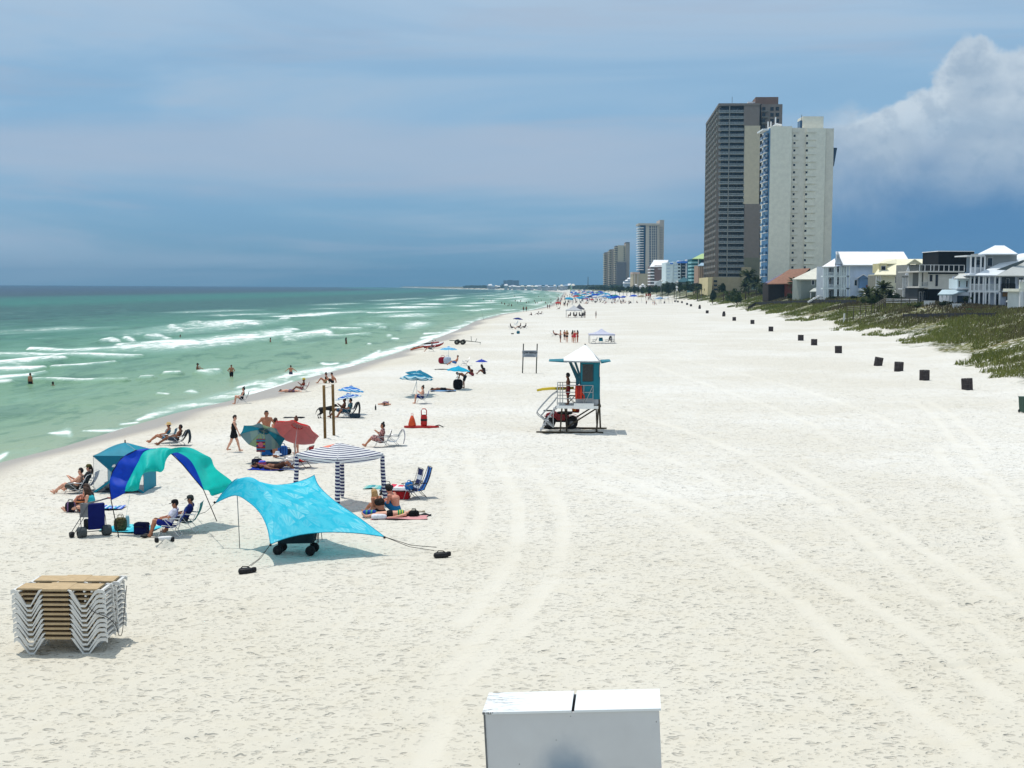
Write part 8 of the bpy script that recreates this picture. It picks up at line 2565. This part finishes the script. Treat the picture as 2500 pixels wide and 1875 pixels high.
	b.rail('porch_rail', 2366, 2403, 693, 709.6, TRIM, -.5, 15); b.rail('porch_rail', 2405, 2439, 693, 709.6, W_('rail_pale', (180, 184, 184)), -.5, 14)
	b.box('loggia', 2447, 676, 2478, 708, W_('loggia_blue', (70, 76, 80)), 1.0, .25)
	b.rail('loggia_rail', 2446, 2478, 692, 709.6, BLACK, .6, 14); b.box('loggia_floor', 2446, 709.7, 2479, 713, TRIM, .4, .8)
	windows(b, [(2456, 680, 2464, 706), (2456, 718, 2464, 745), (2468, 718, 2476, 745), (2486, 678, 2499, 696)], GLASS, .9)
	b.box('bamboo_blind', 2448, 713.2, 2477, 724, M('bamboo_blind', (128, 96, 60), .8, .2), .8, .1)
	b.poly('patio_roof', [(2455, 736, -5), (2540, 736, -5), (2540, 726, -.2), (2470, 726, -.2)], RG, .2)
	b.poly('wing_roof', [(2328, 679.5, -1.2), (2366, 679.5, -1.2), (2375, 667.5, 3), (2345, 667.5, 3)], RG, .2)
	b.box('wing_bay', 2338, 680, 2366, 705, W_('bay_pale', (188, 200, 206)), .2, 5)
	windows(b, [(2340, 685, 2344, 701), (2358, 685, 2363, 701)], GLASS, .14)
	b.box('bay_sill', 2336.5, 703, 2366.5, 706, TRIM, -.1, .8)
	b.poly('lower_roof', [(2289, 718.5, -3), (2325, 718.5, -3), (2366, 707, 1), (2300, 707, 1)], W_('lower_roof_blue', (150, 166, 172)), .2)
	b.box('lower_wing', 2322, 714, 2366, 770, W_('lower_wing_grey', (166, 170, 176)), -.5, 7)
	for px in (2299, 2310, 2321): b.post('patio_post', px, 718, 760, TRIM, -2.4, .1)
	windows(b, [(2337, 722, 2364, 740)], GLASS, -.56, False)
	# right edge white house corner
	b = Bld('beach_house', 'white porch corner cut off by the right edge of the picture', 'house', 2500, 172)
	b.box('wall', 2493, 712, 2560, 790, W_('corner_white', (186, 190, 190)), 0, 6)
	b.box('cornice', 2488, 705, 2560, 712, W_('corner_cream', (206, 202, 188)), -.6, 7)
	b.box('balustrade', 2490, 688, 2560, 704.8, W_('corner_cream', (206, 202, 188)), -.3, .4)
	for px in (2491, 2499): b.post('finial', px, 683, 689, TRIM, -.2, .14)
	b.post('column', 2492, 712, 766, TRIM, -.5, .25)

houses()
# ================================================================== plants
def leaf_mat(name, a, b):
	m = bpy.data.materials.new(name); m.use_nodes = True
	t = NT(m.node_tree); p = t.n['Principled BSDF']
	t.put(p.inputs['Base Color'], t.mix(t.attr('tint'), lin(*a), lin(*b)))
	p.inputs['Roughness'].default_value = .75; p.inputs['Specular IOR Level'].default_value = .2
	cloth_mix(t, p, .22)
	return m

def quads_mesh(name, C, U, V, tint, mat):
	"""many small leaves: centre, half axes"""
	n = len(C)
	P = np.stack([C - U - V, C + U - V, C + U * .6 + V, C - U * .6 + V], 1).reshape(-1, 3)
	return np_mesh(name, P, np.arange(4 * n).reshape(-1, 4), mat, {'tint': np.repeat(tint, 4)}, False)

def dune_grass():
	n = 300000
	y = 82 * np.exp(rng.random(n) * math.log(760 / 82))
	e = -7 + 62 * rng.random(n) ** 1.5
	x = dune_x(y) + e
	pn = vnoise(x * .16, y * .10, 91) * .6 + vnoise(x * .45, y * .32, 92) * .4
	keep = pn > np.interp(e, [-7, -2, 3, 10, 60], [.96, .84, .50, .35, .31])
	x, y, e, pn = x[keep], y[keep], e[keep], pn[keep]
	n = len(x)
	z = terrain(x, y)
	h = (.22 + .42 * rng.random(n)) * np.interp(e, [-6, 2, 12], [.6, .9, 1.1])
	w = .012 + .00022 * y
	a = rng.random(n) * 6.28
	ln = .9 * rng.random(n)
	U = np.stack([np.cos(a), np.sin(a), 0 * a], 1) * w[:, None]
	V = np.stack([ln * np.sin(a) + .12, ln * np.cos(a), np.ones(n)], 1) * (h / 2)[:, None]
	C = np.stack([x, y, z + h / 2 - .05], 1)
	br = vnoise(x * .07 + 4, y * .05, 93)
	m = bpy.data.materials.new('dune_grass_blades'); m.use_nodes = True
	t = NT(m.node_tree); p = t.n['Principled BSDF']
	t.put(p.inputs['Base Color'], t.ramp(t.attr('tint'), [(0, lin(84, 98, 38)), (.35, lin(114, 120, 52)), (.55, lin(100, 98, 56)), (.75, lin(84, 74, 50)), (1, lin(60, 54, 42))]))
	p.inputs['Roughness'].default_value = .8
	cloth_mix(t, p, .25)
	tint = np.clip(.34 * rng.random(n) + .75 * (br - .3) * np.interp(e, [0, 8, 20], [.3, .9, 1.2]) + np.interp(e, [2, 12, 30], [0, .22, .42]), 0, 1)
	tag(link('dune_grass', quads_mesh('dune_grass', C, U, V, tint, m)), kind='stuff')

dune_grass()
LEAF_D = leaf_mat('dark_leaves', (26, 36, 22), (52, 66, 36))
LEAF_G = leaf_mat('green_leaves', (34, 50, 24), (72, 88, 42))
PALM = leaf_mat('palm_leaves', (34, 46, 26), (78, 88, 50))
BARK = M('bark', (84, 72, 58), .9, .2, 6)

def crown_mesh(n, seed, mat, flat=.8):
	r = np.random.default_rng(seed)
	k_ = 9
	cc = r.normal(size=(k_, 3)) * (.42, .42, .30 * flat); cr_ = .28 + .22 * r.random(k_)
	i = r.integers(0, k_, n)
	d = r.normal(size=(n, 3)); d /= np.linalg.norm(d, axis=1)[:, None]
	C = cc[i] + d * (cr_[i] * r.random(n) ** .35)[:, None]
	U = r.normal(size=(n, 3)); U /= np.linalg.norm(U, axis=1)[:, None]
	V = np.cross(U, d); V /= np.linalg.norm(V, axis=1)[:, None] + 1e-9
	s_ = (.05 + .05 * r.random(n))[:, None]
	return quads_mesh('crown', C, U * s_, V * s_, r.random(n), mat)

CROWNS = [crown_mesh(900, s_, m) for s_, m in ((1, LEAF_D), (2, LEAF_D), (3, LEAF_G), (4, LEAF_D))]
def palm_crown(seed, fan=True):
	r = np.random.default_rng(seed)
	C, U, V, T = [], [], [], []
	for k_ in range(44):
		az, up = r.random() * 6.28, r.uniform(-.5, 1.25)
		L = r.uniform(.8, 1.05)
		p = np.zeros(3)
		for j in range(6):
			u_ = up - (.9 if fan else 1.3) * j / 6 * (1.2 - .3 * up)
			dr = np.array([math.cos(az) * math.cos(u_), math.sin(az) * math.cos(u_), math.sin(u_)])
			sd = np.array([-math.sin(az), math.cos(az), 0])
			q = p + dr * L / 6
			for s_ in (1, -1):
				for g_ in (.25, .75):
					c = p + (q - p) * g_
					ld = sd * s_ * .7 + dr * .6 - np.array([0, 0, .35])
					ln = (.16 if fan else .20) * (1 - .08 * j) * (1.5 if fan and j > 2 else 1)
					C.append(c + ld * ln * .6); V.append(ld * ln * .6); U.append(dr * .045); T.append(r.random())
			p = q
	return quads_mesh('crown', np.array(C), np.array(U), np.array(V), np.array(T), PALM)

PALMS = [palm_crown(1), palm_crown(2), palm_crown(3, False)]
def tree(label, px, py0, py1, w, d, kind='tree', group=None, i=0):
	"""crown spans py0 (top) .. ground py1, w pixels wide, d metres away"""
	if d < 450: d *= HS
	g = at(px, py1, d)
	z = float(terrain(g.x, d))
	top = at(px, py0, d).z
	wm = w * d / 3300
	t_ = thing('palm_tree' if kind == 'palm' else ('shrub' if kind == 'shrub' else 'tree'), label, 'palm' if kind == 'palm' else kind, (g.x, d, z), i * 1.7, group)
	H = max(top - z, 1.0)
	if kind == 'palm':
		c = link('crown', PALMS[i % 3], t_, (0, 0, H - wm * .45)); c.scale = (wm * .80,) * 3
		obj('trunk', MB().tube([(0, 0, -.5), (.1, 0, H * .5), (0, 0, H - wm * .45)], [.24, .18, .2], 7), BARK, t_, True)
	else:
		ch = H * (.7 if kind == 'tree' else .95)
		c = link('crown', CROWNS[i % 4], t_, (0, 0, H - ch * .5)); c.scale = (wm * .55, wm * .55, ch * .62)
		obj('trunk', MB().tube([(0, 0, -.5), (.1, 0, H * .4), (-.1, .1, H * .7)], [.2, .15, .06], 6), BARK, t_, True)
	return t_

for k_, (px, a, c, w, d, lb) in enumerate((
		(1827, 660, 724, 32, 430, 'tall feathery palm beside the brown tower podium, highest of its cluster'), (1846, 679, 724, 26, 425, 'palm just right of the tallest one'), (1858, 690, 726, 22, 415, 'shorter palm in the cluster before the terracotta house'),
		(1874, 686, 724, 24, 440, 'palm at the right end of the cluster by the blue balconies'), (1820, 690, 726, 22, 410, 'low palm at the left foot of the tallest palm'), (1866, 698, 726, 18, 405, 'smallest palm in the cluster before the terracotta house'),
		(1944, 680, 724, 30, 325, 'full palm before the brick red house wall'), (1958, 684, 727, 24, 320, 'palm second from the brick red house wall'), (1971, 692, 730, 20, 315, 'drooping palm beside the grey house porch'),
		(2155, 688, 738, 30, 238, 'palm standing highest before the cream house porch'), (2120, 704, 738, 34, 242, 'bushy palm left of the cream house'), (2140, 706, 740, 28, 236, 'low spreading palm before the cream house'),
		(2172, 708, 740, 26, 236, 'palm below the white patio roof'), (1703, 700, 722, 16, 640, 'thin palm beside the narrow tan block'))):
	tree(lb, px, a, c, w, d, 'palm', 'palms along the dune', k_)
for k_, (px, a, c, w, d, lb) in enumerate((
		(1766, 687, 718, 19, 560, 'round dark tree on a short trunk before the tan podium'), (1604, 695, 716, 22, 800, 'dark tree at the left end of the belt'), (1617, 692, 716, 24, 790, 'dark tree behind the lamp post'), (1631, 688, 716, 26, 780, 'bushy tree before the white and blue hotel, left'),
		(1646, 686, 718, 26, 760, 'bushy tree before the white and blue hotel, right'), (1660, 689, 718, 26, 750, 'broad dark tree under the teal roof'), (1676, 687, 718, 28, 740, 'dark tree below the teal pyramid roof'), (1692, 690, 720, 26, 720, 'dark tree before the teal banded hotel'),
		(1708, 688, 720, 22, 700, 'dark tree at the foot of the narrow tan block'), (1724, 700, 722, 22, 680, 'dark tree at the corner of the brown tower'), (1790, 704, 724, 26, 520, 'low dark tree right of the tan podium'), (1890, 700, 724, 34, 380, 'dark tree before the terracotta house porch'),
		(1912, 706, 726, 26, 360, 'dark bushy tree at the corner of the terracotta house'), (2357, 722, 750, 20, 196, 'dense green tree on the patio of the pale blue house'), (1588, 697, 712, 18, 900, 'tree below the slim cream tower'), (1570, 700, 712, 16, 950, 'small tree beside the pavilions'))):
	tree(lb, px, a, c, w, d, 'tree', 'trees behind the dune', k_)
for k_ in range(16):
	px = 1448 + 9.2 * k_
	tree('small hazy tree in the far line below the distant towers', px, 698 + 2 * math.sin(k_ * 2.1), 710, 15, 1450 - 40 * k_ + 300 * (k_ < 6), 'tree', 'far trees below the distant towers', k_)
for k_, (px, a, c, w, d, lb) in enumerate((
		(2036, 722, 740, 16, 270, 'bright green shrub below the white porches'), (2084, 728, 742, 22, 262, 'low green hedge before the slate base wall'), (2128, 722, 744, 30, 232, 'dark shrub by the cream house stair'), (2190, 716, 742, 26, 232, 'dark shrub before the shingled house'), (2206, 722, 744, 22, 226, 'dark shrub at the foot of the shingled house columns'),
		(1740, 708, 726, 24, 560, 'low shrub at the dune edge before the parking front'), (1800, 712, 730, 30, 470, 'scrubby bush on the dune right of the podium'), (1930, 716, 732, 24, 330, 'low bush beneath the brick red wall'), (2000, 722, 738, 26, 290, 'low bush under the porch roof'), (2300, 738, 756, 34, 190, 'scrubby bush before the white fence panel'), (2240, 742, 758, 30, 200, 'scrubby bush on the dune before the modern house'))):
	tree(lb, px, a, c, w, d, 'shrub', 'shrubs on the dune', k_)
# far wood on the headland: one mass, haze put into its leaf colour
n = 9000
yy = 1500 + 2900 * rng.random(n); xx = dune_x(yy) + 10 + 260 * rng.random(n) ** 1.5
hh = 2 + 4 * rng.random(n)
aa = rng.random(n) * 6.28
tag(link('far_wood', quads_mesh('far_wood', np.stack([xx, yy, terrain(xx, yy) + hh * .5], 1), np.stack([np.cos(aa), np.sin(aa) * .6, 0 * aa], 1) * (3 + 3 * rng.random(n))[:, None], np.stack([0 * aa, .3 + 0 * aa, 1 + 0 * aa], 1) * (hh * .5)[:, None], rng.random(n), leaf_mat('hazed_leaves', (62, 78, 66), (92, 104, 86)))), kind='stuff')

# ---- fences, boardwalks, lamp posts on the dune
def line_fence(name, label, pts, h, mat, d, cat='fence', slats=False, gap=2.5):
	P = [at(a, b, d * HS + c) for a, b, c in pts] if slats else [ground(a, b) for a, b, c in pts]
	t_ = thing(name, label, cat, P[0])
	for i in range(len(P) - 1):
		a, b = P[i] - P[0], P[i + 1] - P[0]
		L = (b - a).length
		n = max(1, int(L / gap))
		up = Vector((0, 0, h))
		if slats:
			for z in (h * .3, h * .62, h * .95):
				obj('rail', MB().tube([a + Vector((0, 0, z)), b + Vector((0, 0, z))], .05, 4), mat, t_)
		else:
			obj('mesh_panel', MB().prism([a + Vector((0, 0, .1)), b + Vector((0, 0, .1)), b + up, a + up], (0, .05, 0)), mat, t_)
		for k_ in range(n + (i == len(P) - 2)):
			q = a.lerp(b, k_ / n)
			obj('post', MB().box(q.x - .06, q.y - .06, min(q.z, float(terrain(P[0].x + q.x, P[0].y + q.y)) - P[0].z) - .4, q.x + .06, q.y + .06, q.z + h + .15), FPOST, t_)
	return t_

FPOST = M('fence_post', (84, 76, 64), .9, .2, 3)
FDARK = M('fence_dark', (50, 50, 54), .9, .2, 2)
line_fence('sand_fence', 'long dark fence along the dune crest below the pale blue house', [(1826, 757, 0), (1844, 745, 30), (1890, 743, 30), (2000, 741, 10), (2090, 742, -6)], .9, FDARK, 252)
line_fence('sand_fence', 'dark netting fence on the dune before the modern house', [(2205, 777, 0), (2290, 776, 0), (2360, 775, 0), (2430, 776, 0)], .7, FDARK, 172)
line_fence('boardwalk_rail', 'weathered wooden boardwalk railing on the dune slope', [(2068, 762, 0), (2100, 760, 2), (2127, 758, 4)], 1.0, M('grey_timber', (150, 144, 128), .85, .15, 3), 205, 'railing', True, 1.2)
line_fence('boardwalk_rail', 'weathered stair railing climbing to the cream house deck', [(2136, 754, -6), (2162, 738, 0)], .9, M('grey_timber', (150, 144, 128), .85, .15, 3), 212, 'railing', True, 1.2)
line_fence('deck_rail', 'pale deck railing before the shingled house', [(2160, 742, 0), (2240, 743, 0)], 1.0, TRIM, 214, 'railing', True, 1.5)
line_fence('deck_rail', 'brown deck railing before the big pale blue house', [(2348, 771, 0), (2395, 770, 0), (2440, 769, 0)], 1.4, M('brown_deck', (72, 48, 34), .85, .15, 3), 180, 'railing', True, 1.5)
for lb, x0, x1, y0, y1, d in (('white boarded fence panel before the modern house', 2256, 2283, 735, 750, 200), ('white boarded fence panel left of the brown deck', 2325, 2348, 742, 762, 186), ('white vinyl fence along the right edge of the dune', 2428, 2480, 761, 778, 165)):
	b = Bld('white_fence', lb, 'fence', (x0 + x1) / 2, d)
	k_ = int((x1 - x0) / 3.2)
	for i in range(k_):
		b.box('picket', x0 + (x1 - x0) * i / k_, y0, x0 + (x1 - x0) * (i + .86) / k_, y1, TRIM, 0, .08)
	b.box('top_rail', x0 - .5, y0 - 1, x1 + .5, y0 - .1, TRIM, -.03, .14)
t_ = thing('deck_chair', 'bright green chair on the brown deck', 'chair', at(2369, 764, 178 * HS))
obj('seat', MB().box(-.5, -.3, 0, .5, .3, .08), M('chair_green', (30, 140, 90), .6), t_); obj('backrest', MB().box(-.5, .3, 0, .5, .36, .7), M('chair_green', (30, 140, 90), .6), t_)
g = ground(2060, 789)
t_ = thing('marker_post', 'white marker post standing at the dune edge', 'post', g, 0, None, (0, R(3)))
obj('post', MB().box(-.12, -.12, -.3, .12, .12, 1.85), WHITE, t_)
for px, py, lb in ((1822, 758, 'thin dark stake at the left end of the dune fence'), (1958, 755, 'thin dark stake on the middle of the dune'), (2258, 809, 'thin dark stake on the near dune slope')):
	g = ground(px, py)
	tag(obj('stake', MB().tube([(0, 0, -.3), (0, 0, 1.3)], .05, 5), FPOST, None, False, g), lb, 'stake')
for px, y0, y1, lb in ((1614, 686, 718, 'slim lamp post with one bright lamp before the tree belt'), (1651.5, 688, 721, 'slim pole carrying white floodlights before the hotel'), (1712, 708, 731, 'short wooden pole at the dune edge')):
	d = 640
	a, c = at(px, y0, d), at(px, y1, d)
	t_ = thing('lamp_post', lb, 'lamp post', c)
	obj('pole', MB().tube([(0, 0, -3), (a - c)], .12, 6), STEEL, t_)
	if px < 1700:
		obj('lamp', MB().ball(a - c + Vector((.4, 0, .1)), .55, .4, .4, 8, 5), WHITE, t_, True)
		if px > 1640: obj('lamp', MB().ball((a - c) * .6 + Vector((.2, 0, 0)), .6, .4, .6, 8, 5), WHITE, t_, True); obj('lamp', MB().ball((a - c) * .4 + Vector((.2, 0, 0)), .5, .4, .5, 8, 5), WHITE, t_, True)

# ================================================================== the crowded far beach
FAR = {}
def far_umbrella(colname, rgb, px, py, k_=1.0, tent=False):
	g = ground(px, py)
	if (colname, tent) not in FAR:
		lb = 'far %s %s among the distant crowd' % (colname, 'tent shade' if tent else 'umbrella')
		t_ = thing('beach_tent' if tent else 'beach_umbrella', lb, 'tent' if tent else 'umbrella', g, 0, 'far %s %s' % (colname, 'tents' if tent else 'umbrellas'))
		cm = M('far_cloth_' + colname.replace(' ', '_'), rgb, .8, .1, 1.0, .15, trans=.25)
		if tent:
			obj('canopy', MB().grid(lambda u, v: ((u - .5) * 3.4, (v - .5) * 2.6, 2.0 + .5 * math.cos((u - .5) * 2.6) * math.cos((v - .5) * 2) - .55 * abs(u - .5)), 6, 4), cm, t_, True)
			for x in (-1.6, 1.6):
				for y in (-1.2, 1.2): obj('pole', MB().tube([(x, y, -.2), (x, y, 2.05)], .04, 4), STEEL, t_)
		else:
			obj('canopy', MB().lathe([(.004, 2.25), (.6, 2.12), (1.1, 1.86), (1.2, 1.72)], n=10), cm, t_, True)
			obj('pole', MB().tube([(0, 0, -.2), (0, 0, 2.2)], .035, 5), WHITE, t_)
		FAR[(colname, tent)] = t_
		o = t_
	else:
		o = copy_tree(FAR[(colname, tent)])
	o.location = g; o.scale = (k_,) * 3
	o.rotation_euler = (random.uniform(-.12, .12), random.uniform(-.12, .12), random.random() * 6)

PAL = [('royal blue', (28, 76, 180)), ('turquoise', (40, 150, 190)), ('navy', (26, 44, 100)), ('white', (206, 210, 214)), ('red', (170, 50, 50)), ('sky blue', (90, 140, 190)), ('tan', (150, 138, 116)), ('teal green', (40, 130, 120))]
rr = random.Random(11)
for a, b, i, s_, tn in ((1388, 744, 1, 1.35, 1), (1412, 741, 1, 1.3, 1), (1425, 741, 5, 1.1, 1), (1438, 734, 0, 1.1, 1), (1452, 731, 1, 1.1, 0), (1467, 733, 2, 1.1, 0), (1478, 731, 3, 1.1, 0), (1490, 738, 0, 1.3, 1), (1505, 737, 0, 1.3, 1), (1519, 737, 2, 1.2, 0), (1547, 739, 0, 1.7, 0), (1567, 739, 6, 1.6, 0), (1604, 740, 3, 1.1, 1), (1612, 741, 5, 1.1, 1), (1628, 741, 3, 1.2, 1),
						(1362, 751, 4, 1.0, 0), (1475, 741, 3, 1.0, 0), (1445, 741, 4, 1.0, 0)):
	far_umbrella(*PAL[i], a, b, s_, bool(tn))
for k_ in range(112):
	f = rr.random()
	py = 713 + 27 * f ** 1.0
	x0, x1 = 1392 + 10 * f, 1440 + 95 * f
	far_umbrella(*PAL[rr.choice((0, 0, 0, 1, 1, 2, 2, 3, 5, 5, 4, 7, 3))], rr.uniform(x0, x1), py, rr.uniform(1.1, 1.6), rr.random() < .14)
FP = []
def far_people():
	looks = [('in dark swimwear', 'brown', (30, 30, 40)), ('in a white shirt', 'tan', (200, 204, 206)), ('in red swimwear', 'tan', (150, 44, 44)), ('in blue shorts', 'fair', (40, 70, 140)), ('in dark clothes', 'dark', (34, 34, 40))]
	protos = []
	for nm, sk, cl in looks:
		for ps, J in (('standing', pose_stand(0, 'down', .1)), ('sitting', pose_chair(.3, .3, .4, 'lap'))):
			protos.append(person('far beachgoer %s %s in the distant crowd' % (ps, nm), (0, 0, 0), 0, J, skin=sk, hair='black', wear=[('shirt' if 'shirt' in nm or 'clothes' in nm else 'trunks', cl)], h=.055, detail=False, group='far beachgoers %s %s' % (ps, nm)))
	used = set()
	spots = []
	for k_ in range(130):
		f = rr.random()
		spots.append((rr.uniform(1385 + 10 * f, 1455 + 90 * f), 713 + 30 * f, rr.random() < .4))
	for k_ in range(34):                                     # strollers along the waterline and on the open sand
		f = rr.random()
		spots.append((rr.uniform(1362, 1400) - 8 * f, 714 + 36 * f, True))
	spots += [(1578, 744, True), (1594, 744, True), (1598, 745, True), (1583, 733, True), (1587, 733, True), (1591, 734, False), (1600, 744, False), (1622, 742, False), (1540, 741, False), (1555, 741, False), (1530, 722, False), (1490, 718, True), (1545, 722, False), (1556, 721, False), (1515, 714, True)]
	for a, b, st in spots:
		i = rr.choice((0, 0, 1, 2, 3, 4, 4)) * 2 + (0 if st else 1)
		i = min(i, len(protos) - 1)
		o = protos[i] if i not in used else copy_tree(protos[i])
		used.add(i)
		o.location = ground(a, b); o.rotation_euler = (0, 0, rr.random() * 6.28); o.scale = (rr.uniform(.95, 1.15),) * 3
	for i, p in enumerate(protos):
		if i not in used: p.location = ground(1470 + i, 738)

far_people()
b = Bld('beach_flag', 'tall pale green feather flag standing in the far crowd', 'flag', 1393, 900)
b.post('pole', 1393, 694, 716, STEEL, 0, .08)
q0, q1 = b.p(1392, 695), b.p(1393, 713)
obj('flag_cloth', MB().grid(lambda u, v: (q0.x + (q1.x - q0.x) * v + u * .9 * math.sin(math.pi * (.15 + .8 * v)), .2 * math.sin(3 * v + u), q0.z + (q1.z - q0.z) * v), 3, 10), M('flag_green', (150, 200, 176), .8, trans=.3), b.r, True)
for k_, px in enumerate((1577, 1582, 1587)):
	g = ground(px, 733)
	tag(obj('flag_pole', MB().tube([(0, 0, 0), (0, 0, 3.0)], .1, 5).box(-.3, -.05, 2.2, .6, .05, 3.6), M('rust_flag', (150, 76, 50), .8), None, False, g), 'short rust coloured banner pole by the far umbrellas', 'flag', 'rust banners')
build_haze()
